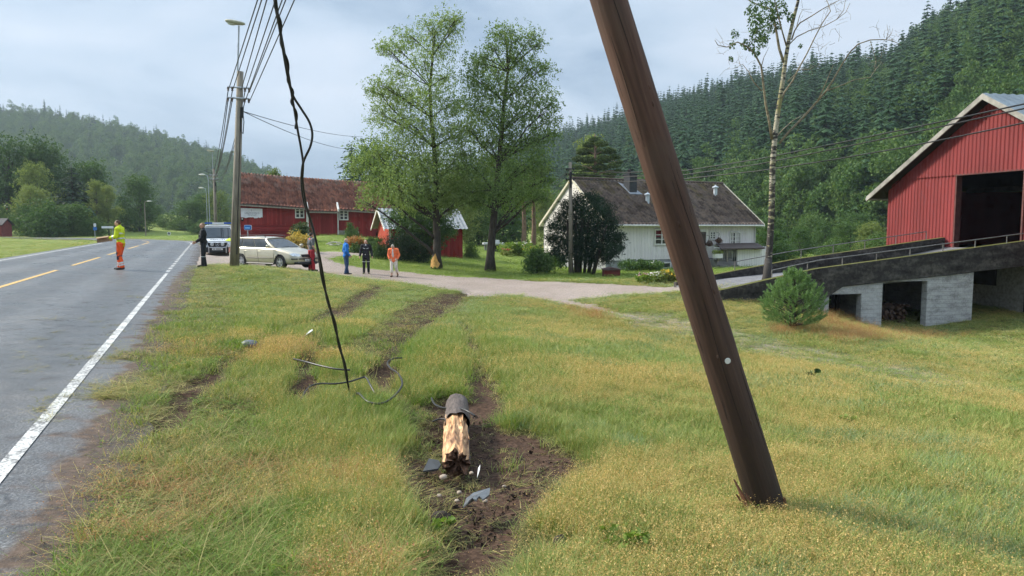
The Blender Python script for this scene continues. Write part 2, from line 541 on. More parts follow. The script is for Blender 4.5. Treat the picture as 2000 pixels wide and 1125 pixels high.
def grass_ground_mat():
    m, t, b = newmat('turf')
    n1 = noise(t, 0.35, 6); n2 = noise(t, 3.0, 6); n3 = noise(t, 26, 4)
    base = ramp(t, n2, [(0.3, (0.05, 0.065, 0.02)), (0.5, (0.11, 0.12, 0.035)), (0.7, (0.22, 0.20, 0.07))])
    lawn = ramp(t, n2, [(0.3, (0.12, 0.17, 0.035)), (0.6, (0.20, 0.245, 0.06)), (0.8, (0.29, 0.28, 0.09))])
    base = mixc(t, attr(t, 'lawn'), base, lawn)
    soil = ramp(t, n3, [(0.25, (0.020, 0.011, 0.007)), (0.55, (0.068, 0.040, 0.026)), (0.8, (0.15, 0.092, 0.062))])
    grav = ramp(t, n3, [(0.3, (0.13, 0.11, 0.08)), (0.7, (0.36, 0.31, 0.25))])
    base = mixc(t, math_(t, 'MULTIPLY', attr(t, 'track'), ramp(t, n2, [(0.35, 0.0), (0.6, 1.0)])), base, grav)
    base = mixc(t, ramp(t, math_(t, 'ADD', attr(t, 'dirt'), math_(t, 'MULTIPLY', math_(t, 'SUBTRACT', n2, 0.5), 0.8)), [(0.25, 0.0), (0.5, 1.0)]), base, soil)
    t.links.new(base, b.inputs['Base Color'])
    b.inputs['Roughness'].default_value = 0.95
    b.inputs['Specular IOR Level'].default_value = 0.15
    bump(t, b, n3, 0.6, 0.03)
    return m
def gravel_mat():
    m, t, b = newmat('driveway_gravel')
    n1 = noise(t, 0.5, 5); n3 = noise(t, 38, 4); n2 = noise(t, 4, 5)
    c = ramp(t, n3, [(0.3, (0.12, 0.095, 0.08)), (0.5, (0.27, 0.215, 0.18)), (0.72, (0.46, 0.385, 0.33))])
    c = mixc(t, ramp(t, n1, [(0.4, 0.0), (0.7, 0.55)]), c, (0.20, 0.15, 0.12))
    c = mixc(t, ramp(t, n2, [(0.58, 0.0), (0.72, 0.6)]), c, (0.12, 0.13, 0.05))
    t.links.new(c, b.inputs['Base Color'])
    b.inputs['Roughness'].default_value = 0.85
    bump(t, b, n3, 0.7, 0.02)
    return m
M_TURF = grass_ground_mat(); M_GRAV = gravel_mat()
far_lawn = np.where((GY > 36) & (road_d(GX, GY) < -3), 1.0, 0.0).ravel()
field_left = np.where(road_d(GX, GY) > 7.5, 0.8, 0.0).ravel()
for nm, sel, mt in (('ground', ~fdrive, M_TURF), ('driveway', fdrive, M_GRAV)):
    u, q = sub(Q[sel])
    o = np_mesh(nm, V[u], q, mt, smooth=True)
    for an, arr in (('dirt', DM.ravel()), ('track', TM.ravel()), ('lawn', np.maximum(far_lawn, field_left))):
        at_ = o.data.attributes.new(an, 'FLOAT', 'POINT'); at_.data.foreach_set('value', arr[u].astype(np.float32))
    tag(o, kind='structure')

# ------------------------------------------------------------------ road
def road_mats():
    m, t, b = newmat('wet_asphalt')
    n1 = noise(t, 0.22, 5, stretch=(1, 1, 1)); n2 = noise(t, 2.5, 6); n3 = noise(t, 55, 3); n4 = noise(t, 14, 4)
    rd = attr(t, 'off')
    c = ramp(t, n3, [(0.3, (0.035, 0.035, 0.035)), (0.52, (0.10, 0.10, 0.10)), (0.75, (0.27, 0.27, 0.265))])
    c = mixc(t, ramp(t, n1, [(0.35, 0.0), (0.7, 0.5)]), c, (0.075, 0.075, 0.078))
    # mud dragged over the shoulder
    mud = math_(t, 'ADD', attr(t, 'mud'), math_(t, 'MULTIPLY', math_(t, 'SUBTRACT', n2, 0.5), 1.3))
    c = mixc(t, ramp(t, mud, [(0.30, 0.0), (0.60, 1.0)]), c, ramp(t, n4, [(0.3, (0.042, 0.029, 0.022)), (0.7, (0.135, 0.096, 0.072))]))
    tr_ = math_(t, 'ABSOLUTE', math_(t, 'SINE', math_(t, 'MULTIPLY', math_(t, 'ADD', rd, 0.15), 1.75)))
    c = mixc(t, ramp(t, math_(t, 'MULTIPLY', tr_, math_(t, 'ADD', 0.6, n2)), [(0.45, 0.0), (1.0, 0.55)]), c, (0.045, 0.045, 0.046))
    # cracks
    vo = N(t, 'ShaderNodeTexVoronoi', feature='DISTANCE_TO_EDGE'); vo.inputs['Scale'].default_value = 0.55
    tc = t.nodes.new('ShaderNodeTexCoord'); mp = t.nodes.new('ShaderNodeMapping'); t.links.new(tc.outputs['Object'], mp.inputs['Vector'])
    nv = t.nodes.new('ShaderNodeTexNoise'); nv.inputs['Scale'].default_value = 2.2; t.links.new(tc.outputs['Object'], nv.inputs['Vector'])
    ad = t.nodes.new('ShaderNodeVectorMath'); ad.operation = 'ADD'; t.links.new(mp.outputs['Vector'], ad.inputs[0]); t.links.new(nv.outputs['Color'], ad.inputs[1])
    t.links.new(ad.outputs[0], vo.inputs['Vector'])
    crack = ramp(t, vo.outputs['Distance'], [(0.006, 1.0), (0.024, 0.0)])
    crack = math_(t, 'MULTIPLY', crack, ramp(t, n1, [(0.45, 0.0), (0.6, 1.0)]))
    c = mixc(t, math_(t, 'MULTIPLY', crack, 0.8), c, (0.012, 0.012, 0.012))
    t.links.new(c, b.inputs['Base Color'])
    wet = ramp(t, math_(t, 'ADD', math_(t, 'MULTIPLY', n2, 0.6), math_(t, 'MULTIPLY', n1, 0.5)), [(0.36, 0.58), (0.55, 0.38), (0.72, 0.22)])
    mdk = ramp(t, mud, [(0.30, 0.0), (0.60, 1.0)])
    t.links.new(math_(t, 'MAXIMUM', wet, math_(t, 'MULTIPLY', mdk, ramp(t, n4, [(0.35, 0.45), (0.5, 0.9)]))), b.inputs['Roughness'])
    t.links.new(math_(t, 'SUBTRACT', 0.5, math_(t, 'MULTIPLY', mdk, 0.3)), b.inputs['Specular IOR Level'])
    b.inputs['Specular IOR Level'].default_value = 0.5
    bump(t, b, math_(t, 'ADD', n3, math_(t, 'MULTIPLY', n4, 0.5)), 0.6, 0.012)
    p, t, b = newmat('road_paint_white')
    n3 = noise(t, 40, 4); n2 = noise(t, 5, 5)
    f = math_(t, 'ADD', math_(t, 'MULTIPLY', n3, 0.65), math_(t, 'MULTIPLY', n2, 0.4))
    t.links.new(ramp(t, f, [(0.45, (0.12, 0.12, 0.12)), (0.53, (0.42, 0.42, 0.40)), (0.64, (0.62, 0.62, 0.59))]), b.inputs['Base Color'])
    b.inputs['Roughness'].default_value = 0.6
    bump(t, b, n3, 0.3, 0.006)
    y, t, b = newmat('road_paint_yellow')
    n3 = noise(t, 30, 4)
    t.links.new(ramp(t, n3, [(0.3, (0.25, 0.16, 0.05)), (0.45, (0.52, 0.32, 0.08)), (0.7, (0.64, 0.41, 0.12))]), b.inputs['Base Color'])
    b.inputs['Roughness'].default_value = 0.55
    return m, p, y
M_ASPH, M_WHITE, M_YEL = road_mats()
def strip(d0, d1, s0, s1, lift, nd=1, name=None, m=None, edge_noise=0.0):
    """sheet along the road between two offsets and two path lengths"""
    seg = np.linalg.norm(np.diff(RP, axis=0), axis=1); cs = np.concatenate([[0], np.cumsum(seg)])
    S = np.arange(s0, s1 + 1e-6, 0.25 if s1 - s0 < 120 else 0.4)
    if S[-1] < s1: S = np.append(S, s1)
    cx = np.interp(S, cs, RP[:, 0]); cy = np.interp(S, cs, RP[:, 1])
    lx = np.interp(S, cs, RL[:, 0]); ly = np.interp(S, cs, RL[:, 1])
    D = np.linspace(d0, d1, nd + 1)
    X = cx[:, None] + lx[:, None] * D[None]; Y = cy[:, None] + ly[:, None] * D[None]
    if edge_noise:
        k = edge_noise * (fbm(X[:, 0] * 1.5, Y[:, 0] * 1.5, 91) - 0.6)
        X[:, 0] += lx * k; Y[:, 0] += ly * k
    Z = np.repeat(road_z(D)[None], len(S), 0) + lift
    ii = np.arange(X.size).reshape(X.shape)
    q = np.stack([ii[:-1, 1:], ii[:-1, :-1], ii[1:, :-1], ii[1:, 1:]], -1).reshape(-1, 4)
    return np.stack([X, Y, Z], -1).reshape(-1, 3), q, np.repeat(D[None], len(S), 0).ravel()
S_OFF = 45 * math.hypot(1, 0.408)                            # path length at Y = 4.95
v, q, D = strip(-0.76, 7.5, S_OFF - 25, 232, 0.0, 30, edge_noise=0.32)
road = np_mesh('road', v, q, M_ASPH, smooth=True)
mudv = (1 - smoothstep(-0.72, 0.0, D)) * 0.85 + 0.16 * (D < 1.8) + 0.05
mudv *= 1 - smoothstep(18, 34, v[:, 1]) * 0.5
for an, arr in (('off', D), ('mud', mudv)):
    at_ = road.data.attributes.new(an, 'FLOAT', 'POINT'); at_.data.foreach_set('value', arr.astype(np.float32))
tag(road, kind='structure')
def marks(name, spans, m, lift=0.005):
    vs, qs, o = [], [], 0
    for d0, d1, s0, s1 in spans:
        v, q, _ = strip(d0, d1, s0, s1, lift)
        vs.append(v); qs.append(q + o); o += len(v)
    return tag(np_mesh(name, np.concatenate(vs), np.concatenate(qs), m), kind='structure')
k = math.hypot(1, 0.408)
sY = lambda Y: S_OFF + (Y - 4.95) * k
edge = [(0.0, 0.105, sY(0), sY(25.5))]
yv = 26.2
while yv < 66:
    edge.append((0.0, 0.13, sY(yv), sY(yv) + 1.1)); yv += 1.75
edge += [(6.85, 7.0, sY(0), sY(66)), (6.85, 7.0, sY(96), sY(150)), (0.0, 0.15, sY(66), sY(160))]
marks('edge_line_markings', edge, M_WHITE)
yl = []
yv = 19.7 - 10.4 * 2
while yv < 150:
    yl.append((3.52, 3.66, sY(yv), sY(yv) + 8.0)); yv += 10.4
marks('centre_line_markings', yl, M_YEL)

# side road on the left, a sheet on the field
def drape(name, poly, m, lift=0.03, step=0.7):
    x0, x1 = min(p[0] for p in poly), max(p[0] for p in poly); y0, y1 = min(p[1] for p in poly), max(p[1] for p in poly)
    X, Y = np.meshgrid(np.arange(x0, x1 + step, step), np.arange(y0, y1 + step, step))
    Z = H(X, Y) + lift
    ii = np.arange(X.size).reshape(X.shape)
    q = np.stack([ii[:-1, :-1], ii[:-1, 1:], ii[1:, 1:], ii[1:, :-1]], -1).reshape(-1, 4)
    V_ = np.stack([X, Y, Z], -1).reshape(-1, 3); c = V_[q].mean(1)
    q = q[inpoly(c[:, 0], c[:, 1], poly)]
    u, q = sub(q)
    return np_mesh(name, V_[u], q, m, smooth=True)
tag(drape('side_road', [(-33.5, 60), (-39, 76), (-60, 88), (-58, 93), (-38, 84), (-31, 84), (-29, 60)], M_ASPH, 0.05), kind='structure')
# ------------------------------------------------------------------ grass and ground cover (instanced on points)
SRC = {}
def src_collection(name, meshes):
    col = bpy.data.collections.new(name)
    for i, me in enumerate(meshes):
        o = bpy.data.objects.new('%s_%03d' % (name, i), me)
        col.objects.link(o)
    return col
def scatter(name, col, pos, rot, scl, idx, kind='stuff', label=None, cat=None):
    me = bpy.data.meshes.new(name)
    n = len(pos)
    me.vertices.add(n); me.vertices.foreach_set('co', np.asarray(pos, np.float32).ravel())
    for an, ty, arr in (('rot', 'FLOAT_VECTOR', rot), ('scl', 'FLOAT_VECTOR', scl)):
        a = me.attributes.new(an, ty, 'POINT'); a.data.foreach_set('vector', np.asarray(arr, np.float32).ravel())
    a = me.attributes.new('idx', 'INT', 'POINT'); a.data.foreach_set('value', np.asarray(idx, np.int32))
    o = bpy.data.objects.new(name, me); C.objects.link(o)
    g = bpy.data.node_groups.new(name + '_nodes', 'GeometryNodeTree')
    g.interface.new_socket('Geometry', in_out='INPUT', socket_type='NodeSocketGeometry')
    g.interface.new_socket('Geometry', in_out='OUTPUT', socket_type='NodeSocketGeometry')
    gi = g.nodes.new('NodeGroupInput'); go = g.nodes.new('NodeGroupOutput')
    ci = g.nodes.new('GeometryNodeCollectionInfo'); ci.inputs['Collection'].default_value = col
    ci.inputs['Separate Children'].default_value = True; ci.inputs['Reset Children'].default_value = True
    ip = g.nodes.new('GeometryNodeInstanceOnPoints'); ip.inputs['Pick Instance'].default_value = True
    def na(nm, ty):
        q = g.nodes.new('GeometryNodeInputNamedAttribute'); q.data_type = ty; q.inputs['Name'].default_value = nm
        return q.outputs['Attribute']
    er = g.nodes.new('FunctionNodeEulerToRotation')
    g.links.new(na('rot', 'FLOAT_VECTOR'), er.inputs[0])
    g.links.new(gi.outputs[0], ip.inputs['Points']); g.links.new(ci.outputs[0], ip.inputs['Instance'])
    g.links.new(na('idx', 'INT'), ip.inputs['Instance Index']); g.links.new(er.outputs[0], ip.inputs['Rotation'])
    g.links.new(na('scl', 'FLOAT_VECTOR'), ip.inputs['Scale']); g.links.new(ip.outputs[0], go.inputs[0])
    md = o.modifiers.new('scatter', 'NODES'); md.node_group = g
    return tag(o, label, cat, None, kind)

def blade_mesh(name, n, rad, h0, h1, wd, lean, mats, curl=0.5, mi_fn=None, seed=0, seeds=0, seed_size=0.006, seed_mi=1, flat=0.0):
    r = np.random.default_rng(seed)
    v, f, m = [], [], []
    for i in range(n):
        a = r.uniform(0, 2 * math.pi); q = rad * math.sqrt(r.uniform())
        bx, by = q * math.cos(a), q * math.sin(a)
        h = r.uniform(h0, h1); az = r.uniform(0, 2 * math.pi); ln = r.uniform(0.2, 1) * lean
        dx, dy = math.cos(az), math.sin(az); sx, sy = -dy, dx
        o = len(v); pts = []
        for k in range(4):
            u = k / 3
            out = h * (ln * u + curl * u * u * r.uniform(0.6, 1.2)); up = h * (u - (0.35 * curl + flat) * u * u)
            pts.append((bx + dx * out, by + dy * out, up))
            ww = wd * (1 - u * 0.85) * 0.5
            if k < 3:
                v += [(pts[-1][0] - sx * ww, pts[-1][1] - sy * ww, pts[-1][2]), (pts[-1][0] + sx * ww, pts[-1][1] + sy * ww, pts[-1][2])]
            else:
                v.append(pts[-1])
        mi = mi_fn(r) if mi_fn else 0
        for fc in ((o, o + 1, o + 3, o + 2), (o + 2, o + 3, o + 5, o + 4), (o + 4, o + 5, o + 6)):
            f.append(fc); m.append(mi)
        for j in range(seeds):
            u = r.uniform(0.55, 1.05); sp = h * 0.16 * r.uniform(0.2, 1.0)
            k = min(2, int(u * 3)); p0 = np.array(pts[k]); p1 = np.array(pts[k + 1]); c = p0 + (p1 - p0) * (u * 3 - k)
            c = c + r.normal(0, sp, 3) * np.array([1, 1, 0.7])
            t1 = r.normal(0, seed_size, 3); t2 = r.normal(0, seed_size, 3)
            oo = len(v); v += [tuple(c), tuple(c + t1), tuple(c + t2)]; f.append((oo, oo + 1, oo + 2)); m.append(seed_mi)
    me = bpy.data.meshes.new(name); me.from_pydata(v, [], f)
    for q in mats: me.materials.append(q)
    me.polygons.foreach_set('material_index', m); me.update()
    return me
def leafy_mesh(name, n, rad, h, size, mats, seed):
    r = np.random.default_rng(seed); v, f = [], []
    for i in range(n):
        a = r.uniform(0, 2 * math.pi); q = rad * math.sqrt(r.uniform()); c = np.array([q * math.cos(a), q * math.sin(a), h * r.uniform(0.3, 1)])
        t = r.normal(0, 1, 3); t[2] *= 0.35; t /= np.linalg.norm(t); b = np.cross(t, [0, 0, 1]) + r.normal(0, 0.3, 3); b /= np.linalg.norm(b)
        s = size * r.uniform(0.6, 1.2); o = len(v)
        v += [tuple(c - t * s), tuple(c + b * s * 0.45), tuple(c + t * s), tuple(c - b * s * 0.45)]; f.append((o, o + 1, o + 2, o + 3))
    me = bpy.data.meshes.new(name); me.from_pydata(v, [], f)
    for q in mats: me.materials.append(q)
    return me
M_GREEN = leafmat('grass_green', [(0.1, (0.085, 0.15, 0.03)), (0.45, (0.20, 0.27, 0.065)), (0.75, (0.36, 0.38, 0.13)), (1.0, (0.50, 0.45, 0.20))], 0.28)
M_LUSH = leafmat('grass_lush', [(0.1, (0.08, 0.16, 0.028)), (0.5, (0.18, 0.275, 0.055)), (0.9, (0.32, 0.37, 0.11))], 0.45)
M_BLUE = leafmat('grass_bluegreen', [(0.1, (0.12, 0.20, 0.09)), (0.5, (0.24, 0.32, 0.15)), (0.9, (0.38, 0.44, 0.25))], 0.35)
M_STRAW = leafmat('grass_straw', [(0.1, (0.30, 0.25, 0.09)), (0.5, (0.48, 0.40, 0.16)), (0.9, (0.64, 0.54, 0.27))], 0.4)
M_SEED = leafmat('grass_seed', [(0.1, (0.42, 0.27, 0.09)), (0.5, (0.66, 0.46, 0.18)), (0.9, (0.80, 0.61, 0.30))], 0.3)
M_RUST = leafmat('grass_rust', [(0.1, (0.24, 0.11, 0.05)), (0.5, (0.42, 0.21, 0.10)), (0.9, (0.55, 0.33, 0.17))], 0.35)
M_WORN = leafmat('grass_worn', [(0.1, (0.07, 0.08, 0.03)), (0.5, (0.15, 0.16, 0.055)), (0.9, (0.27, 0.25, 0.10))], 0.25)
GM = [M_GREEN, M_SEED, M_STRAW, M_LUSH, M_BLUE, M_RUST, M_WORN]
two = lambda a, b, p: (lambda r: a if r.uniform() < p else b)
near = []
def kinds(far):
    k = 3.4 if far else 1.0; r_ = 0.34 if far else 0.10; ww = 1.7 if far else 1.0; L = []
    n_ = lambda n: int(n * (2.6 if far else 1.0))
    for s in range(3): L.append(blade_mesh('tuft_green', n_(26), r_, 0.10, 0.22, 0.0060 * ww, 0.32, GM, 0.35, two(0, 2, 0.85), s))
    for s in range(3): L.append(blade_mesh('tuft_straw', n_(20), r_, 0.12, 0.27, 0.0045 * ww, 0.45, GM, 0.45, two(2, 0, 0.55), 10 + s, flat=0.1))
    for s in range(3): L.append(blade_mesh('tuft_seed', n_(15), r_, 0.10, 0.23, 0.0036 * ww, 0.42, GM, 0.3, two(0, 2, 0.6), 20 + s, seeds=5, seed_size=0.0042 * ww))
    for s in range(2): L.append(blade_mesh('tuft_lush', n_(30), r_, 0.10, 0.26, 0.0070 * ww, 0.35, GM, 0.5, two(3, 0, 0.75), 30 + s))
    for s in range(2): L.append(blade_mesh('tuft_blue', n_(24), r_, 0.07, 0.17, 0.0062 * ww, 0.4, GM, 0.4, two(4, 0, 0.7), 40 + s))
    for s in range(2): L.append(leafy_mesh('clover', n_(26), r_, 0.09, 0.015 * ww, [M_LUSH], 50 + s))
    for s in range(2): L.append(blade_mesh('tuft_worn', n_(20), r_, 0.05, 0.15, 0.006 * ww, 0.8, GM, 0.7, two(6, 2, 0.7), 60 + s, flat=0.3))
    for s in range(2): L.append(blade_mesh('tuft_lying', n_(12), r_, 0.18, 0.36, 0.0042 * ww, 1.1, GM, 0.5, two(2, 0, 0.7), 70 + s, flat=0.4))
    for s in range(2): L.append(blade_mesh('tuft_lawn', n_(34), r_ * 1.3, 0.03, 0.075, 0.008 * ww, 0.4, GM, 0.4, two(3, 0, 0.6), 80 + s))
    for s in range(2): L.append(blade_mesh('tuft_rust', n_(18), r_, 0.18, 0.40, 0.004 * ww, 0.4, GM, 0.4, two(5, 2, 0.7), 90 + s, seeds=6, seed_size=0.007, seed_mi=5))
    return L
near = kinds(False) + kinds(True)
NK = len(near) // 2
GCOL = src_collection('grass_tufts', near)
def polar(n, r0, r1, a0, a1):
    r = r0 * (r1 / r0) ** rng.uniform(0, 1, n); a = np.radians(rng.uniform(a0, a1, n))
    return r * np.sin(a), r * np.cos(a), r
def meadow(n, r0, r1, a0=-42, a1=42):
    x, y, r = polar(n, r0, r1, a0, a1)
    d = road_d(x, y)
    dm, dep, tm, drv = ground_masks(x, y)
    edge = d + 0.5 * (fbm(x * 1.5, y * 1.5, 91) - 0.5) + 0.25 * (fbm(x * 5, y * 5, 92) - 0.5)
    keep = (~drv) & (((edge < -0.62) | ((edge < -0.38) & (rng.uniform(0, 1, n) < 0.22))) | (d > 7.7)) & ((rng.uniform(0, 1, n) > dm * 1.35) | (rng.uniform(0, 1, n) < 0.035)) & (rng.uniform(0, 1, n) > tm * 0.55)
    keep &= ~((d < -0.3) & (d > -1.5) & (rng.uniform(0, 1, n) < 0.35))
    x, y, r, d, dm, tm = (q[keep] for q in (x, y, r, d, dm, tm))
    z = H(x, y)
    dep = dirt_mask(x, y)[1]; z = z - dep
    n = len(x)
    px, py = proj(x, y, z)
    u = rng.uniform(0, 1, n)
    a = fbm(x * 0.55, y * 0.55, 101, 4); b_ = fbm(x * 1.4, y * 1.4, 131, 4); c = fbm(x * 0.35 + 9, y * 0.35, 151, 3)
    right = smoothstep(-1.2, 0.8, x + 0.6 * (a - 0.5) - 0.02 * y)              # the seeding sward right of the ruts
    seedp = np.clip(0.24 * right + 0.32 + 3.2 * (a - 0.47), 0.03, 0.86)
    idx = np.where(u < seedp, 6 + rng.integers(0, 3, n), rng.integers(0, 3, n))
    v = rng.uniform(0, 1, n)
    lft = (1 - right) * (r < 14)
    idx = np.where((v < (0.07 + 0.7 * np.clip(c - 0.5, 0, 1)) * lft + 0.03), 3 + rng.integers(0, 3, n), idx)
    idx = np.where((b_ > 0.50) & (v > 0.35) & (c < 0.56), np.where(lft > 0.5, 9 + rng.integers(0, 2, n), 11 + rng.integers(0, 2, n)), idx)
    idx = np.where((b_ < 0.36) & (v > 0.5), 13 + rng.integers(0, 2, n), idx)
    idx = np.where((lft > 0.6) & (a > 0.52) & (r < 7) & (v > 0.8), 17 + rng.integers(0, 2, n), idx)
    idx = np.where((lft > 0.5) & (a > 0.56) & (b_ < 0.5) & (v > 0.55) & (v < .66), 21 + rng.integers(0, 2, n), idx)
    idx = np.where((dm > 0.12) & (v < 0.85), 15 + rng.integers(0, 2, n), idx)
    idx = np.where((d < 0) & (d > -1.7) & (v < 0.6), 15 + rng.integers(0, 2, n), idx)
    lawn = (y > 36.5) & (d < -3)
    idx = np.where(lawn, 19 + rng.integers(0, 2, n), idx)
    far = r > 10.5 * rng.uniform(0.9, 1.1, n)
    sc = rng.uniform(0.8, 1.2, n) * np.where(far, np.clip((r / 22) ** 0.6, 0.8, 2.2), 1.0)
    tall = 0.098 + 0.045 * (1 - right) * (r < 16) + 0.10 * (b_ - 0.47)
    tall = tall * (1 - 0.55 * smoothstep(9, 26, r)) * rng.uniform(0.5, 1.35, n)
    tall = np.where(lawn, 0.045, tall) * np.where(tm > 0.35, 0.5, 1) * np.where(dm > 0.1, 0.7, 1) * np.where((d < 0) & (d > -1.8), 0.75, 1)
    tall = np.where(idx == 19, np.minimum(tall, .05), tall)
    hz = np.clip(tall, 0.025, 0.3) / (0.165 * sc)
    hz = np.where((idx >= 9) & (idx <= 10), hz * 0.72, hz)
    hz = np.where((idx >= 3) & (idx <= 5), hz * 0.8, hz); hz = np.where(idx >= 17, hz * np.where(idx <= 18, 0.55, np.where(idx <= 20, 2.6, 0.6)), hz)
    idx = idx + np.where(far, NK, 0)
    tilt = rng.normal(0, 0.13, (n, 2))
    rot = np.stack([tilt[:, 0], tilt[:, 1], rng.uniform(0, 2 * math.pi, n)], 1)
    return np.stack([x, y, z - 0.008], 1), rot, np.stack([sc, sc, sc * hz], 1), idx
p0 = meadow(int(16000 * DENS), 1.6, 3.0, -60, 60); p3 = meadow(int(18000 * DENS), 2.9, 36, 42, 64); p1 = meadow(int(108000 * DENS), 2.9, 36); p2 = meadow(int(34000 * DENS), 34, 120)
q = [np.concatenate(t) for t in zip(p0, p1, p2, p3)]
scatter('grass', GCOL, *q, label='long dry seeding grass of the roadside meadow')
# ------------------------------------------------------------------ wooded hills
M_FLOOR = mat('forest_floor', (0.030, 0.048, 0.020), 0.95, 0.5, 0.05, bmp=0, spec=0.1)
def resample(pts, n):
    p = np.array(pts, float); t = np.linspace(0, len(p) - 1, n); k = np.arange(len(p))
    # smooth the control polyline a little
    out = np.stack([np.interp(t, k, p[:, j]) for j in range(3)], 1)
    for _ in range(3): out[1:-1] = (out[:-2] + 2 * out[1:-1] + out[2:]) / 4
    return out
class Hill:
    def __init__(s, base, ridge, n=70, m=36, bulge=0.06, seed=0):
        s.B = resample([P(*q) for q in base], n); s.R = resample([P(*q) for q in ridge], n); s.n = n; s.m = m; s.bulge = bulge; s.seed = seed
        dz = 0 if seed == 0 else 0
    def at(s, u, v):
        """u along, v up the slope (over 1 is behind the ridge)"""
        k = np.arange(s.n); uu = np.clip(u, 0, 1) * (s.n - 1)
        b = np.stack([np.interp(uu, k, s.B[:, j]) for j in range(3)], -1); r = np.stack([np.interp(uu, k, s.R[:, j]) for j in range(3)], -1)
        vv = np.asarray(v)[..., None]; p = b + (r - b) * vv
        h = np.asarray(v); lift = np.where(h <= 1, s.bulge * np.sin(np.pi * np.clip(h, 0, 1)), -(h - 1) * 1.6)
        p[..., 2] = p[..., 2] + (r[..., 2] - b[..., 2]) * lift + 5.0 * (fbm(p[..., 0] * 0.02, p[..., 1] * 0.02, s.seed + 7) - 0.47) * np.clip(h * 4, 0, 1)
        return p
    def mesh(s, name):
        u, v = np.meshgrid(np.linspace(0, 1, s.n), np.linspace(-0.04, 1.5, s.m))
        p = s.at(u, v); ii = np.arange(p.shape[0] * p.shape[1]).reshape(p.shape[:2])
        q = np.stack([ii[:-1, :-1], ii[:-1, 1:], ii[1:, 1:], ii[1:, :-1]], -1).reshape(-1, 4)
        return tag(np_mesh(name, p.reshape(-1, 3), q, M_FLOOR, smooth=True), kind='structure')
HR = Hill([(600, 452, 420), (800, 452, 330), (1000, 452, 260), (1200, 455, 190), (1400, 458, 150), (1600, 462, 125), (1800, 466, 105), (2050, 470, 90), (2300, 470, 85), (2700, 470, 90)],
          [(600, 445, 800), (760, 412, 780), (880, 365, 740), (1000, 310, 680), (1100, 285, 600), (1220, 263, 540), (1300, 235, 480), (1420, 205, 440), (1520, 190, 410), (1640, 170, 385), (1740, 165, 350), (1790, 110, 320), (1900, 50, 280), (2000, 5, 260), (2200, -40, 240), (2700, -80, 230)], bulge=0.03)
HL = Hill([(-900, 452, 420), (-300, 452, 430), (100, 452, 400), (350, 452, 370), (550, 455, 380), (700, 455, 400), (900, 455, 450)],
          [(-900, 170, 800), (-300, 205, 800), (-20, 232, 760), (100, 240, 750), (200, 262, 740), (300, 285, 720), (400, 312, 700), (470, 342, 680), (540, 378, 660), (620, 415, 650), (730, 440, 640), (900, 450, 640)], seed=3, bulge=0.05)
HR.mesh('hillside'); HL.mesh('far_hillside')
M_SPRUCE = leafmat('spruce_needles', [(0.1, (0.014, 0.038, 0.018)), (0.45, (0.030, 0.070, 0.032)), (0.9, (0.070, 0.125, 0.055))], 0.2)
M_BROAD = leafmat('broadleaf', [(0.1, (0.038, 0.085, 0.026)), (0.5, (0.078, 0.145, 0.044)), (0.9, (0.155, 0.22, 0.075))], 0.35)
M_BARKD = mat('dark_bark', (0.055, 0.045, 0.036), 0.95, 0.5, 3.0, bmp=0.6, bdist=0.03, stretch=(4, 4, 1))
def spruce_mesh(name, h, rad, tiers, per, seed, mats):
    r = np.random.default_rng(seed); v, f, mi = [], [], []
    for k in range(tiers):
        u = (k + r.uniform(-0.3, 0.3)) / tiers; z = h * (0.06 + 0.92 * u); L = rad * (1 - u) ** 0.85 * r.uniform(0.85, 1.15) + 0.02 * h
        for j in range(per):
            a = 2 * math.pi * (j + r.uniform(-0.4, 0.4)) / per + k * 1.3; l = L * r.uniform(0.65, 1.2)
            c, s_ = math.cos(a), math.sin(a); ww = l * 0.32; dr = l * r.uniform(0.25, 0.55)
            o = len(v)
            v += [(0, 0, z + l * 0.12), (c * l * .55 - s_ * ww, s_ * l * .55 + c * ww, z - dr * .55), (c * l, s_ * l, z - dr), (c * l * .55 + s_ * ww, s_ * l * .55 - c * ww, z - dr * .55), (c * l * .5, s_ * l * .5, z - dr * 0.2)]
            f += [(o, o + 1, o + 4), (o + 1, o + 2, o + 4), (o + 2, o + 3, o + 4), (o + 3, o, o + 4)]; mi += [0] * 4
    o = len(v); q = rad * 0.05
    v += [(q, 0, -1), (-q * .5, q, -1), (-q * .5, -q, -1), (0, 0, h)]; f += [(o, o + 1, o + 3), (o + 1, o + 2, o + 3), (o + 2, o, o + 3)]; mi += [1] * 3
    me = bpy.data.meshes.new(name); me.from_pydata(v, [], f)
    for q in mats: me.materials.append(q)
    me.polygons.foreach_set('material_index', mi); me.update()
    return me
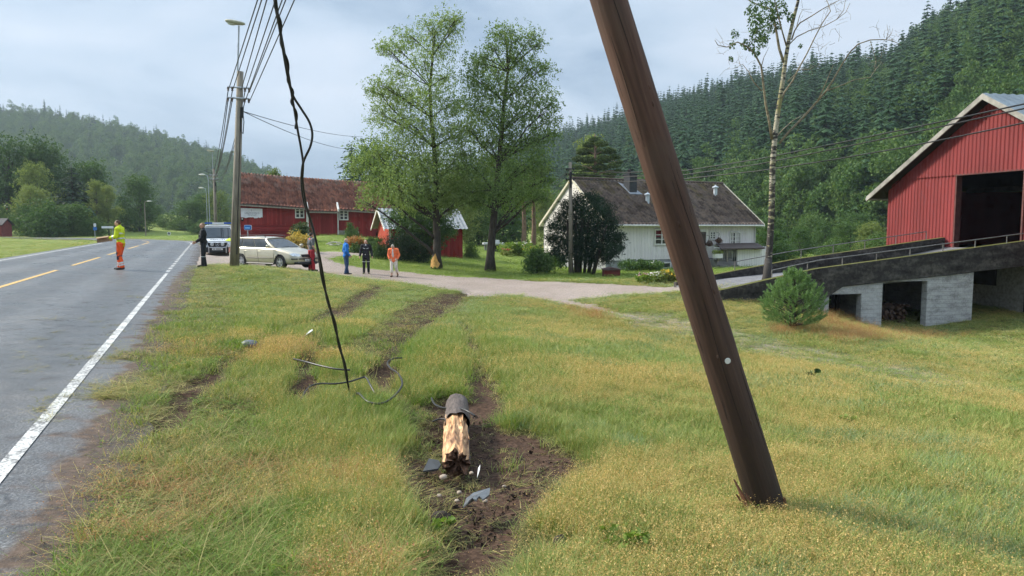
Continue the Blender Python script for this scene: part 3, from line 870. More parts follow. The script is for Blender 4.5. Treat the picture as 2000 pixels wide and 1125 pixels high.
def leaf_cloud(centres, radii, n, size, r, shell=0.55, droop=0.0, squash=0.8, up=0.0, aspect=0.62):
    """leaf quads spread through ellipsoid clumps; returns verts, quads"""
    centres = np.asarray(centres, float); radii = np.asarray(radii, float)
    p = radii ** 2; k = r.choice(len(radii), n, p=p / p.sum())
    d = r.normal(0, 1, (n, 3)); d /= np.linalg.norm(d, axis=1)[:, None]
    q = r.uniform(0, 1, n) ** (1 / 3) ; q = q * (1 - shell) + shell * r.uniform(0.6, 1.08, n)
    c = centres[k] + d * (radii[k] * q)[:, None] * np.array([1, 1, squash])
    if droop: c[:, 2] -= droop * radii[k] * r.uniform(0, 1, n) * np.abs(q) * np.hypot(d[:, 0], d[:, 1])
    t = r.normal(0, 1, (n, 3)) + d * 0.5; t[:, 2] -= up; t /= np.linalg.norm(t, axis=1)[:, None]
    b = np.cross(t, r.normal(0, 1, (n, 3))); b /= (np.linalg.norm(b, axis=1)[:, None] + 1e-9)
    s = (size * r.uniform(0.55, 1.25, n))[:, None]
    v = np.stack([c - t * s, c + b * s * aspect, c + t * s, c - b * s * aspect], 1).reshape(-1, 3)
    return v, np.arange(4 * n).reshape(n, 4)
def leaf_sprays(centres, radii, n, size, r, per=7, spread=0.62, squash=0.8, drop=0.8, aspect=0.55):
    """leaves strung along hanging twigs, thinning out away from each clump's middle"""
    centres = np.asarray(centres, float); radii = np.asarray(radii, float)
    m = n // per; p = radii ** 2; k = r.choice(len(radii), m, p=p / p.sum())
    d = r.normal(0, 1, (m, 3)) * spread * radii[k][:, None] * np.array([1, 1, squash])
    o = centres[k] + d
    dr = d * 0.35 / radii[k][:, None] + r.normal(0, 0.35, (m, 3)); dr[:, 2] -= drop; dr /= np.linalg.norm(dr, axis=1)[:, None]
    L = r.uniform(0.25, 0.65, m) * np.clip(radii[k] * 0.9, 0.2, 1.0)
    u = r.uniform(0, 1, (m, per))
    c = (o[:, None] + dr[:, None] * (L[:, None] * u)[..., None] + r.normal(0, size * 0.9, (m, per, 3))).reshape(-1, 3); n = len(c)
    t = np.repeat(dr, per, 0) + r.normal(0, 0.8, (n, 3)); t /= np.linalg.norm(t, axis=1)[:, None]
    b = np.cross(t, r.normal(0, 1, (n, 3))); b /= (np.linalg.norm(b, axis=1)[:, None] + 1e-9)
    s = (size * r.uniform(0.6, 1.2, n))[:, None]
    v = np.stack([c - t * s, c + b * s * aspect, c + t * s, c - b * s * aspect], 1).reshape(-1, 3)
    return v, np.arange(4 * n).reshape(n, 4)
def broad_clumps(h, wd, n, r, low=0.18, top=0.5):
    cs, rs = [], []
    for i in range(n):
        u = r.uniform(0, 1); z = h * (low + (0.94 - low) * u); k = math.sin(math.pi * (0.12 + 0.80 * u ** (0.9))) ** 0.7 * (1 - top * 0.5 * u)
        a = r.uniform(0, 2 * math.pi); q = wd * 0.5 * k * math.sqrt(r.uniform(0.15, 1)) * 0.85
        cs.append((q * math.cos(a), q * math.sin(a), z)); rs.append(wd * r.uniform(0.10, 0.22))
    return cs, rs
def broad_mesh(name, h, wd, n, clumps, size, seed, mats, low=0.12):
    r = np.random.default_rng(seed)
    cs, rs = broad_clumps(h, wd, clumps, r, low)
    v, q = leaf_cloud(cs, rs, n, size, r, 0.6, droop=0.3)
    me = bpy.data.meshes.new(name); me.from_pydata(v.tolist(), [], q.tolist())
    for m in mats: me.materials.append(m)
    me.update()
    return me
FT = [spruce_mesh('spruce', 17 + 2 * i, 3.3 + .25 * i, 17, 7, 200 + i, [M_SPRUCE, M_BARKD]) for i in range(4)]
FT += [broad_mesh('broadleaf', 12 + 1.5 * i, 9, 2400, 30, 0.30, 210 + i, [M_BROAD]) for i in range(4)]
FCOL = src_collection('hill_trees', FT)
def forest(hill, n, name, label, decid, sc, u0=0, u1=1, vmax=1.12, seed=1, conif=1.0):
    r = np.random.default_rng(seed)
    u = r.uniform(u0, u1, n); v = r.uniform(-0.02, vmax, n) 
    p = hill.at(u, v)
    # more trees where the slope is longer
    ln = np.linalg.norm(hill.at(u, np.ones(n)) - hill.at(u, np.zeros(n)), axis=1)
    keep = r.uniform(0, 1, n) < ln / ln.max() + 0.25
    u, v, p = u[keep], v[keep], p[keep]; n = len(p)
    dec = r.uniform(0, 1, n) < decid(u, v, p)
    idx = np.where(dec, 4 + r.integers(0, 4, n), r.integers(0, 4, n))
    s = sc * r.uniform(0.62, 1.2, n) * np.where(dec, 1.0, conif)
    rot = np.stack([r.normal(0, .02, n), r.normal(0, .02, n), r.uniform(0, 6.28, n)], 1)
    return tag(scatter(name, FCOL, p, rot, np.stack([s, s, s * r.uniform(0.85, 1.2, n)], 1), idx), label, None)
def dec_right(u, v, p):
    px, py = proj(p[:, 0], p[:, 1], p[:, 2])
    nz = fbm(p[:, 0] * 0.025, p[:, 1] * 0.025, 77) - 0.47
    right = smoothstep(1680, 1800, px + nz * 380 + (440 - py) * 0.1)
    low = 1 - smoothstep(0.035, 0.09, v + nz * 0.12)
    return np.clip(np.maximum(0.72 * right, low * 0.95) + 0.03, 0, 1)
def dec_left(u, v, p):
    nz = fbm(p[:, 0] * 0.012, p[:, 1] * 0.012, 78) - 0.47
    return np.clip(0.90 - 0.35 * smoothstep(0.75, 0.98, v + nz * 0.4), 0, 1)
forest(HR, 11500, 'hillside_forest', 'dark spruce forest covering the right hillside', dec_right, 0.78, u0=0.05, seed=5)
forest(HL, 7000, 'far_hillside_forest', 'hazy mixed woodland covering the far left hill', dec_left, 1.0, seed=6, conif=0.8)
# ------------------------------------------------------------------ trees near enough to tell apart
M_BARKG = mat('grey_bark', (0.10, 0.09, 0.075), 0.95, 0.55, 5.0, bmp=0.6, bdist=0.03, stretch=(3, 3, 0.7))
M_PINEB = mat('pine_bark', (0.20, 0.13, 0.09), 0.95, 0.45, 4.0, bmp=0.5, bdist=0.03, stretch=(2, 2, 1))
M_LEAF_BIRCH = leafmat('birch_leaves', [(0.1, (0.085, 0.15, 0.045)), (0.45, (0.17, 0.255, 0.08)), (0.85, (0.31, 0.39, 0.155))], 0.42)
M_LEAF_DARK = leafmat('dark_leaves', [(0.1, (0.03, 0.07, 0.024)), (0.5, (0.07, 0.13, 0.042)), (0.9, (0.15, 0.23, 0.075))], 0.28)
M_LEAF_PALE = leafmat('pale_leaves', [(0.1, (0.08, 0.13, 0.04)), (0.5, (0.17, 0.225, 0.07)), (0.9, (0.28, 0.32, 0.11))], 0.38)
M_YEW = leafmat('yew_needles', [(0.1, (0.010, 0.025, 0.014)), (0.5, (0.022, 0.047, 0.024)), (0.9, (0.055, 0.09, 0.042))], 0.12)
M_PINE = leafmat('pine_needles', [(0.1, (0.035, 0.060, 0.022)), (0.5, (0.065, 0.098, 0.034)), (0.9, (0.115, 0.15, 0.055))], 0.2)
M_YGREEN = leafmat('yellow_green_leaves', [(0.1, (0.10, 0.13, 0.025)), (0.5, (0.19, 0.21, 0.05)), (0.9, (0.29, 0.29, 0.09))], 0.42)
def branch(mb, a, b, r0, r1, sag=0.1, n=6, seg=6, mi=0, jit=0.04):
    a = np.array(a, float); b = np.array(b, float); L = np.linalg.norm(b - a); pts = []
    for i in range(seg + 1):
        u = i / seg; p = a + (b - a) * u; p[2] += sag * L * math.sin(math.pi * u)
        if 0 < i < seg: p += np.random.default_rng(int(abs(a[0] * 971 + b[2] * 577) * 10) + i).normal(0, jit * L * 0.25, 3)
        pts.append(p)
    mb.tube(pts, [r0 + (r1 - r0) * (i / seg) for i in range(seg + 1)], n, True, mi)
    return pts
def clump_tree(name, label, base, trunk, clumps, n_leaf, size, leaf_m, bark_m, seed, trunk_r, depth=1.0, group=None, droop=0.5, squash=0.85, twig=0.02, cat='tree', spread=None):
    """a tree from its trunk line and the clumps of foliage it carries, all in world space"""
    r = np.random.default_rng(seed)
    t = thing(name, label, cat, base, group)
    mb = MB(); tr = np.array(trunk, float)
    rad = [trunk_r * (1 - 0.86 * (i / (len(tr) - 1)) ** 0.9) for i in range(len(tr))]; rad[0] *= 1.5
    mb.tube(tr, rad, 12, jit=0.05)
    cs, rs = [], []
    for (c, q) in clumps:
        c = np.array(c, float); cs.append(c); rs.append(q)
        # take off from the trunk lower down than the clump
        want = c[2] - 0.55 * np.hypot(c[0] - tr[0][0], c[1] - tr[0][1]) - 0.5
        k = int(np.argmin(np.abs(tr[1:, 2] - max(want, tr[1][2])))) + 1
        k = min(max(1, k), len(tr) - 1)
        pts = branch(mb, tr[k], c, max(0.02, rad[k] * 0.42), twig, 0.03, 6, 7)
        for j in range(5):
            d = r.normal(0, 1, 3) * q * 0.75; d[2] = abs(d[2]) * 0.5 - q * 0.25
            branch(mb, pts[r.integers(3, 7)], c + d, twig * 0.8, twig * 0.25, 0.03, 4, 4)
    mb.build('trunk', bark_m, t, True)
    v, qd = leaf_sprays(cs, rs, n_leaf, size, r)
    np_mesh('crown', v, qd, leaf_m, t)
    return t
def pixel_clumps(L, Y, r, dep=2.2):
    out = []
    xm = np.mean([q[0] for q in L])
    for px, py, rp in L:
        w = max(0.15, 1 - abs(px - xm) / 130)
        yy = Y + r.normal(0, dep * 0.55) * w
        out.append((P(px, py, yy), rp / FPX * Y))
    return out
def big_trees():
    r = np.random.default_rng(4)
    A = [(845, 52, 22), (872, 36, 20), (800, 72, 24), (772, 86, 22), (748, 94, 13), (860, 88, 26), (828, 120, 26), (888, 55, 17), (893, 36, 10), (775, 140, 20), (742, 166, 20), (762, 182, 25), (724, 176, 12), (800, 190, 32), (842, 178, 32), (872, 150, 22), (882, 205, 26),
         (745, 222, 26), (790, 240, 34), (840, 250, 38), (890, 262, 30), (722, 302, 30), (760, 290, 34), (802, 310, 40), (850, 312, 40), (892, 325, 30), (738, 342, 32), (700, 312, 16), (690, 330, 14), (780, 360, 38), (830, 368, 40), (872, 372, 34), (730, 372, 20), (712, 393, 13), (902, 388, 24), (800, 390, 24), (855, 392, 24), (768, 384, 18), (820, 335, 36), (765, 335, 30), (905, 300, 18), (880, 408, 13)]
    base = gp(853, 525)
    Y = base[1]
    tr = [base - (0, 0, 0.2)] + [P(x, y, Y) for x, y in ((853, 500), (854, 470), (852, 430), (851, 400), (852, 350), (848, 290), (842, 230), (840, 170), (845, 110), (850, 60))]
    t1 = clump_tree('birch_tree', 'tall leafy tree with torn bark at its foot, in front of the red shed', base, tr, pixel_clumps(A, Y, r), 62000, 0.058, M_LEAF_BIRCH, M_BARKD, 5, 0.27)
    # the torn patch of pale wood at the foot
    mb = MB(); ring = []
    c0 = np.array(base); pr = [(0.0, 0.30), (0.16, 0.36), (0.34, 0.30), (0.54, 0.20), (0.74, 0.06)]
    vv, ff = [], []
    for i, (h, hw) in enumerate(pr):
        rr = 0.405 - 0.125 * min(1, h / 0.68) + 0.012
        for j in range(7):
            a = -math.pi / 2 - 0.25 + (j / 6 - 0.5) * 2 * hw * 2.1 + 0.1 * math.sin(i * 2.1)
            vv.append((c0[0] + rr * math.cos(a), c0[1] + rr * math.sin(a), c0[2] + 0.10 + h + 0.05 * math.sin(j * 2.3 + i)))
    for i in range(4):
        for j in range(6): ff.append((i * 7 + j, i * 7 + j + 1, i * 7 + j + 8, i * 7 + j + 7))
    mb.add(vv, ff)
    mb.build('torn_bark_patch', mat('fresh_wood', (0.62, 0.34, 0.10), 0.8, 0.4, 7, stretch=(4, 4, 1), bmp=0.4), t1, True)['label'] = 'patch of fresh yellow wood where the bark is torn off'
    B = [(975, 62, 20), (1000, 76, 24), (1040, 70, 18), (1052, 86, 12), (958, 92, 16), (1010, 110, 28), (968, 130, 26), (930, 122, 20), (1040, 130, 22), (1066, 130, 14), (920, 150, 22), (950, 170, 32), (1000, 170, 34), (1050, 180, 28), (1076, 202, 16), (930, 210, 32), (980, 222, 36), (1030, 220, 34), (1072, 236, 22), (910, 250, 22), (950, 270, 34), (1000, 270, 36), (1050, 270, 28), (1082, 260, 12), (920, 322, 32), (970, 320, 36), (1020, 320, 36), (1052, 312, 24), (902, 362, 26), (950, 370, 34), (1000, 368, 36), (1045, 368, 26), (930, 392, 18), (1010, 388, 22), (1056, 384, 13), (1070, 350, 13), (940, 110, 14)]
    base = gp(957, 530.5); Y = base[1]
    tr = [base - (0, 0, 0.2)] + [P(x, y, Y) for x, y in ((958, 500), (961, 460), (966, 410), (969, 380), (974, 320), (980, 260), (985, 200), (992, 140), (990, 90), (985, 60))]
    clump_tree('birch_tree', 'tall leafy tree with dark unhurt trunk on the lawn, between shed and white house', base, tr, pixel_clumps(B, Y, r), 56000, 0.058, M_LEAF_BIRCH, M_BARKD, 6, 0.26)
big_trees()

# ---- the thin birch by the ramp, nearly bare
def bare_birch():
    base = gp(1495, 568); Y = base[1]
    m, t, b = newmat('birch_bark')
    n1 = noise(t, 3.0, 6, stretch=(1, 1, 3.5)); n2 = noise(t, 1.3, 5, dist=0.4); n3 = noise(t, 14, 5, stretch=(1, 1, 2))
    tc = t.nodes.new('ShaderNodeTexCoord'); sp = t.nodes.new('ShaderNodeSeparateXYZ'); t.links.new(tc.outputs['Object'], sp.inputs[0])
    low = ramp(t, math_(t, 'DIVIDE', sp.outputs['Z'], 10.0), [(0.08, 0.20), (0.30, 0.06), (0.6, 0.0)])
    c = ramp(t, n3, [(0.3, (0.22, 0.19, 0.13)), (0.7, (0.45, 0.42, 0.33))])
    c = mixc(t, ramp(t, n2, [(0.44, 0.0), (0.60, 0.85)]), c, (0.20, 0.185, 0.06))
    c = mixc(t, ramp(t, math_(t, 'ADD', n1, low), [(0.50, 0.0), (0.56, 1.0)]), c, (0.035, 0.03, 0.025))
    t.links.new(c, b.inputs['Base Color']); b.inputs['Roughness'].default_value = 0.85; bump(t, b, n1, 0.5, 0.03)
    t_ = thing('birch_tree', 'slender pale birch with mossy trunk and nearly bare crown beside the barn ramp', 'tree', base)
    mb = MB()
    ml = MB()
    def limb(pts, w0, w1, y0=0.0, y1=0.0, n=7):
        k = len(pts); out = [P(px, py, Y + y0 + (y1 - y0) * i / (k - 1)) for i, (px, py) in enumerate(pts)]
        (ml if w0 < 12 else mb).tube(out, [(w0 + (w1 - w0) * i / (k - 1)) * (.62 if w0 < 12 else .92) / FPX * Y / 2 for i in range(k)], n, jit=0.04)
        return out
    limb([(1492, 585), (1495, 562), (1500, 520), (1504, 470), (1507, 420), (1508, 370), (1509, 320), (1512, 285), (1515, 255), (1519, 222), (1524, 190), (1530, 150), (1535, 112), (1541, 75), (1549, 40), (1558, 5), (1566, -40), (1580, -120), (1590, -190)], 15.5, 4.5, n=12)
    limb([(1490, 590), (1494, 566), (1498, 540), (1501, 505)], 28, 15, n=12)
    limb([(1508, 272), (1503, 240), (1496, 205), (1491, 165), (1487, 130), (1474, 105), (1458, 90), (1440, 82), (1420, 92), (1402, 88), (1396, 78)], 9, 1.6, 0, -0.8)
    limb([(1488, 178), (1472, 160), (1462, 140), (1450, 125), (1438, 132)], 4, 1.0, 0, .5)
    limb([(1487, 130), (1492, 112), (1502, 92)], 3, 1, -.3, 0)
    limb([(1531, 122), (1522, 95), (1517, 65), (1512, 38), (1506, 18), (1488, 12), (1470, 5), (1450, -8)], 9, 3, 0, 0.9)
    limb([(1536, 90), (1528, 62), (1520, 30), (1513, 0), (1505, -40)], 5, 2, 0, -.5)
    R1 = limb([(1522, 280), (1540, 258), (1566, 232), (1590, 205), (1612, 180), (1628, 155), (1645, 125), (1660, 102), (1676, 86), (1700, 78), (1722, 77), (1742, 79), (1760, 88)], 8, 1.6, 0, -1.2)
    limb([(1612, 178), (1640, 168), (1668, 156), (1700, 151), (1708, 138), (1722, 122)], 4, 1, -.6, .4)
    limb([(1598, 196), (1612, 165), (1622, 140), (1628, 125)], 3.5, 1, -.5, -.9)
    limb([(1731, 77), (1735, 62), (1732, 48)], 2, .8, -1.2, -1.2)
    limb([(1731, 77), (1741, 66), (1744, 55)], 2, .8, -1.2, -1.0)
    limb([(1700, 80), (1706, 100), (1712, 120), (1708, 135)], 2, .8, -1.1, -1)
    limb([(1514, 270), (1530, 252), (1548, 236), (1572, 222)], 4, 1.5, 0, 1.0)
    limb([(1520, 215), (1532, 180), (1548, 158), (1562, 130), (1576, 105), (1592, 72), (1606, 45), (1622, 22), (1618, 8), (1610, -8)], 6, 2, 0, .8)
    limb([(1538, 160), (1550, 148), (1562, 136), (1580, 136), (1592, 128), (1602, 132)], 3, .9, 0, .9)
    limb([(1546, 78), (1552, 60), (1562, 45), (1584, 32), (1606, 18), (1628, 6), (1640, 0)], 5, 1.6, 0, -.6)
    limb([(1540, 88), (1556, 72), (1580, 60), (1608, 52), (1634, 38), (1652, 24), (1660, 6)], 4, 1.4, 0, .6)
    limb([(1556, 52), (1562, 30), (1568, 18), (1584, 18)], 2.5, 1, 0, .4)
    limb([(1634, 38), (1648, 20), (1652, -6)], 2.5, 1, .4, .4)
    r = np.random.default_rng(8)
    # twigs
    for (a, sp_, n) in (((1735, 70), 22, 16), ((1712, 118), 20, 10), ((1600, 40), 45, 26), ((1640, 20), 25, 14), ((1580, 130), 22, 10), ((1410, 90), 22, 10), ((1450, 130), 22, 12), ((1480, 60), 35, 14), ((1600, 95), 25, 8)):
        for i in range(n):
            p0 = np.array(a) + r.normal(0, sp_ * 0.45, 2); d = r.normal(0, 1, 2); d /= np.linalg.norm(d); L = r.uniform(10, 26)
            p1 = p0 + d * L * 0.5 + r.normal(0, 2, 2); p2 = p0 + d * L + r.normal(0, 3, 2)
            yy = r.uniform(-1, 1)
            limb([tuple(p0), tuple(p1), tuple(p2)], 1.1, 0.5, yy, yy + r.uniform(-.4, .4), 4)
    mb.build('trunk', m, t_, True)
    ml.build('branches', mat('birch_limb', (0.24, 0.20, 0.13), .9, .6, 5, stretch=(1, 1, 2), bmp=.3), t_, True)
    cl = [((1500, 20), 22, 300), ((1478, 42), 18, 300), ((1510, 45), 16, 220), ((1522, 15), 16, 200), ((1492, 70), 12, 130), ((1475, 68), 12, 130), ((1436, 65), 8, 60), ((1431, 88), 7, 50), ((1428, 115), 5, 24), ((1455, 85), 9, 70), ((1468, 90), 8, 60), ((1478, 100), 8, 70), ((1490, 82), 10, 90), ((1543, 32), 8, 70), ((1470, 18), 12, 120), ((1563, 90), 4, 20), ((1460, 22), 7, 40), ((1490, -20), 30, 300), ((1540, -60), 40, 300)]
    vs, o = [], 0
    cs, n_ = [], []
    V_, Q_ = [], []
    for (c, rp, n) in cl:
        cc = P(*c, Y + r.uniform(-.5, .5))
        v, q = leaf_cloud([cc], [rp / FPX * Y], n, 0.05, r, 0.2, droop=0.6, squash=1.2, up=1.0)
        V_.append(v); Q_.append(q + o); o += len(v)
    np_mesh('crown', np.concatenate(V_), np.concatenate(Q_), M_LEAF_DARK, t_)
bare_birch()

# ---- tree kinds shared by the groves
def make_broad(name, label, h, wd, n, clumps, size, seed, leaf, bark, low=0.15, group=None, droop=0.35, cat='tree', top=0.5):
    r = np.random.default_rng(seed)
    t = thing(name, label, cat, (0, 0, 0), group)
    cs, rs = broad_clumps(h, wd, clumps, r, low, top)
    mb = MB(); mb.tube([(0, 0, -0.4), (0, 0, h * .12), (0.02 * h * r.normal(), 0.02 * h * r.normal(), h * 0.45), (0, 0, h * 0.85)], [h * .022, h * .017, h * .012, h * .004], 8)
    for c in cs[::2]:
        branch(mb, (0, 0, max(h * .1, c[2] * 0.6)), c, h * 0.006, h * 0.0015, 0.03, 5, 5)
    mb.build('trunk', bark, t, True)
    v, q = leaf_sprays(cs, rs, int(n * 1.5), size * .8, r, 6, .56, .85, .35 + droop * .4, .6)
    np_mesh('crown', v, q, leaf, t)
    return t
def make_conifer(name, label, h, rad, seed, leaf, group=None, tiers=24, per=9, clear=0.06, sub=5):
    """whorls of drooping boughs, each bough a spray of needles"""
    r = np.random.default_rng(seed); t = thing(name, label, 'tree', (0, 0, 0), group)
    mb = MB(); mb.tube([(0, 0, -0.4), (0, 0, h * 0.5), (0, 0, h * 0.99)], [h * .016, h * .010, h * .002], 8); 
    V_, Q_ = [], []; o = 0
    for k in range(tiers):
        u = (k + r.uniform(-.3, .3)) / tiers; z = h * (clear + (1 - clear) * u); L = rad * (1 - u) ** 0.75 * r.uniform(0.75, 1.15) + 0.02 * h
        for j in range(per):
            a = 2 * math.pi * (j + r.uniform(-.4, .4)) / per + k; l = L * r.uniform(0.6, 1.1); c_, s_ = math.cos(a), math.sin(a)
            dr = l * r.uniform(0.05, 0.4)
            for q in range(sub):
                w_ = (q + r.uniform(0.4, 1)) / sub; p = np.array([c_ * l * w_, s_ * l * w_, z - dr * w_ * w_]) + r.normal(0, 0.06 * l, 3)
                e_ = 0.16 * l + 0.06; th = r.normal(0, .6)
                d1 = np.array([math.cos(a + th), math.sin(a + th), -0.35 + r.normal(0, .2)]) * e_ * 1.3; d2 = np.array([-s_, c_, r.normal(0, .35)]) * e_ * 0.55
                V_ += [p - d1 * .4, p + d2, p + d1, p - d2]; Q_.append((o, o + 1, o + 2, o + 3)); o += 4
    mb.build('trunk', M_BARKD, t, True)
    np_mesh('crown', np.array(V_), np.array(Q_), leaf, t)
    return t
def put(root, px, top, base_py, Y, first, h0, label=None, group=None, dz=-0.15, name=None, wscale=1.0):
    """stands a tree on the ground at depth Y so that its top reaches the given height"""
    x = (px - 1000) / FPX * Y
    z = Hs(x, Y)
    zt = P(px, top, Y)[2]
    s = (zt - z) / h0
    o = root if first else dup(root, (0, 0, 0), 0, 1, label, group)
    o.location = (x, Y, z + dz); o.rotation_euler = (0, 0, random.uniform(0, 6.28)); o.scale = (s * wscale, s * wscale, s)
    if label: o['label'] = label
    if group: o['group'] = group
    return o
G1 = 'trees of the grove beyond the left field'
KINDS = {
    'dark': make_broad('broadleaf_tree', 'x', 14, 11, 9000, 60, 0.24, 301, M_LEAF_DARK, M_BARKD, 0.08),
    'pale': make_broad('broadleaf_tree', 'x', 14, 10, 8000, 55, 0.23, 302, M_LEAF_PALE, M_BARKG, 0.08),
    'mid': make_broad('broadleaf_tree', 'x', 14, 10, 8500, 55, 0.24, 303, M_BROAD, M_BARKD, 0.06),
    'light': make_broad('birch_tree', 'x', 14, 6.5, 6500, 46, 0.19, 304, M_LEAF_PALE, M_BARKG, 0.16, droop=0.8, top=0.9),
    'spruce': make_conifer('spruce_tree', 'x', 15, 4.0, 305, M_SPRUCE),
    'pine': make_conifer('pine_tree', 'x', 15, 5.2, 306, M_YEW, tiers=18, per=8, clear=0.2, sub=7),
    'bush': make_broad('bush', 'x', 5, 6.5, 5000, 34, 0.16, 307, M_BROAD, M_BARKD, 0.02, cat='bush'),
}
H0 = {'dark': 13.6, 'pale': 13.6, 'mid': 13.6, 'light': 13.6, 'spruce': 15, 'pine': 15, 'bush': 5.0}
USED = {}
def plant(kind, px, top, Y, label, group=None, ws=1.0):
    o = put(KINDS[kind], px, top, None, Y, kind not in USED, H0[kind], label, group, wscale=ws)
    USED[kind] = 1
    return o
plant('dark', 30, 278, 128, 'dark round-topped tree at the far left of the grove, under the hill', ws=1.0)
plant('dark', 75, 276, 132, 'tallest dark broadleaf tree of the left grove, round crown', ws=1.0)
plant('dark', 108, 290, 136, 'dark tree with a narrow top behind the black conifer of the left grove', ws=.8)
plant('pine', 148, 318, 118, 'broad blackish conifer in the middle of the left grove', ws=1.15)
plant('pale', 78, 318, 116, 'grey-green tree in front of the tallest dark tree, left grove', ws=.8)
plant('pale', 66, 362, 108, 'pale yellow-green tree low at the left end of the grove', ws=1.0)
plant('mid', 172, 310, 138, 'mid green spreading tree just right of the black conifer', ws=1.0)
plant('light', 193, 350, 122, 'slim light birch at the right end of the left grove, the taller one')
plant('light', 215, 360, 124, 'slim light birch at the right end of the left grove, the shorter one')
plant('mid', 275, 338, 140, 'rounded bright tree with a high crown standing alone behind the wooden pole lamp', ws=.95)
plant('dark', 242, 395, 142, 'low dark tree between the slim birches and the rounded bright tree', ws=1.3)
plant('dark', 52, 400, 106, 'dark bushy tree at the edge of the left field, near the red hut', ws=1.5)
plant('bush', 95, 392, 104, 'large dark green bush at the edge of the left field', ws=1.25)
plant('mid', 140, 394, 106, 'lush green bushy tree at the edge of the field, right of the dark bush', ws=1.6)
plant('bush', 185, 425, 108, 'green bush behind the blue road sign', ws=1.2)
plant('dark', 4, 402, 110, 'dark tree at the left border above the red hut', ws=.9)
plant('mid', 305, 400, 155, 'green tree right of the rounded bright tree, by the road bend', ws=1.4)
plant('bush', 335, 415, 150, 'shrubby tree at the inside of the road bend', ws=1.6)
plant('mid', 372, 388, 150, 'bushy green tree straight behind the policeman', ws=1.5)
plant('mid', 400, 375, 158, 'broad green tree behind the police van, left of the weathered pole', ws=1.3)
plant('pale', 430, 372, 150, 'pale green tree behind the police van, half hidden by the weathered pole', ws=1.2)
plant('dark', 265, 405, 150, 'dark tree at the foot of the rounded bright tree', ws=1.5)
plant('bush', 352, 425, 146, 'low green bush at the road bend behind the policeman', ws=2.0)
plant('bush', 400, 430, 140, 'low green bush behind the police van', ws=2.2)
# behind the barns and the lawn
plant('spruce', 690, 278, 82, 'dark spruce rising behind the red barn roof, left of the big trees', ws=1.3)
plant('dark', 735, 285, 86, 'green tree behind the red barn, beside the dark spruce', ws=1.0)
plant('light', 540, 326, 84, 'tree top just showing over the ridge of the red barn', ws=.7)
plant('pale', 890, 330, 78, 'pale tree behind the red shed', ws=.9)
plant('mid', 935, 345, 84, 'green tree behind the two big trees, right of the shed', ws=1.0)
plant('mid', 985, 330, 92, 'green tree in the shade behind the big tree by the white house', ws=1.0)
plant('pale', 1065, 372, 86, 'light tree between the pine trunks and the white house gable', ws=.8)
plant('spruce', 1000, 300, 100, 'dark spruce behind the two big trees', ws=1.2)
plant('spruce', 860, 330, 96, 'dark spruce behind the red shed', ws=1.2)
plant('bush', 920, 470, 56, 'dark green shrub at the right end of the red shed', ws=.9)
plant('light', 1150, 262, 98, 'yellow-green tree behind the ridge of the white house', ws=.9)
# woods at the foot of the right slope
for i, (px, top, Y, kd, ws, lb) in enumerate([(1500, 445, 62, 'mid', 1.5, 'bright green tree right of the white house corner'), (1530, 470, 60, 'bush', 1.3, 'bush between the white house and the birch trunk'),
        (1560, 440, 78, 'mid', 1.2, 'rounded green tree just right of the birch trunk'), (1610, 432, 84, 'dark', 1.2, 'dark tree over the far ramp wall'),
        (1625, 465, 60, 'bush', 1.4, 'low pale bush behind the far ramp wall'), (1660, 428, 80, 'mid', 1.4, 'broad light green tree left of the red barn corner'),
        (1700, 432, 76, 'pale', 1.2, 'pale tree touching the corner of the big red barn'), (1715, 455, 56, 'bush', 1.3, 'bush behind the top of the far ramp wall'),
        (1580, 415, 100, 'mid', 1.2, 'green tree at the foot of the spruce slope, right of the birch'), (1510, 420, 100, 'mid', 1.2, 'green tree at the foot of the spruce slope, behind the birch'),
        (1670, 410, 100, 'mid', 1.2, 'green tree low on the slope behind the red barn corner')]):
    plant(kd, px, top, Y, lb, 'trees at the foot of the right slope', ws)
# trees on the nearest part of the right slope, each its own
def slope_trees():
    r = np.random.default_rng(77)
    for kd, me, n, lab, v0, v1, u0 in (('broadleaf_tree', FT[4:], 70, 'leafy tree low on the wooded right slope', 0.02, 0.22, 0.42), ('spruce_tree', FT[:4], 90, 'dark pointed spruce on the wooded right slope', 0.22, 0.55, 0.42)):
        for i in range(n):
            u = r.uniform(u0, 0.80); v = r.uniform(v0, v1); p = HR.at(np.array([u]), np.array([v]))[0]
            o = bpy.data.objects.new(kd, me[i % 4]); C.objects.link(o); s = r.uniform(0.6, 1.0)
            o.location = p.tolist(); o.scale = (s, s, s); o.rotation_euler = (0, 0, r.uniform(0, 6.28))
            tag(o, lab, 'tree', 'trees on the near right slope')
slope_trees()

# ---- two bare pine trunks, the pine over the roof
def pine_trunk(px, base_py, Y, lab):
    b = P(px, base_py, Y); b[2] = Hs(b[0], b[1])
    t = thing('pine_tree', lab, 'tree', b, 'pines behind the lawn')
    h = P(px, 330, Y)[2] - b[2]; mb = MB(); mb.tube([b + (0, 0, h * k) + (0.1 * math.sin(k * 5), 0, 0) for k in (-.02, .1, .3, .55, .8, 1)], [.30, .26, .22, .18, .12, .04], 10, jit=.05)
    r = np.random.default_rng(int(px)); cs = []; 
    for k in range(14):
        a = r.uniform(0, 6.28); q = r.uniform(0.4, 2.4); c = b + np.array([q * math.cos(a), q * math.sin(a), h * r.uniform(.62, 1.02)]); cs.append(c)
        branch(mb, b + (0, 0, (c[2] - b[2]) * .93), c, .05, .02)
    mb.build('trunk', M_PINEB, t, True)
    v, q = leaf_cloud(cs, [r.uniform(.6, 1.1) for _ in cs], 5000, 0.14, r, 0.3, squash=.5, aspect=0.25)
    np_mesh('crown', v, q, M_PINE, t)
pine_trunk(1022, 492, 76, 'straight bare pine trunk behind the lawn, the left of two')
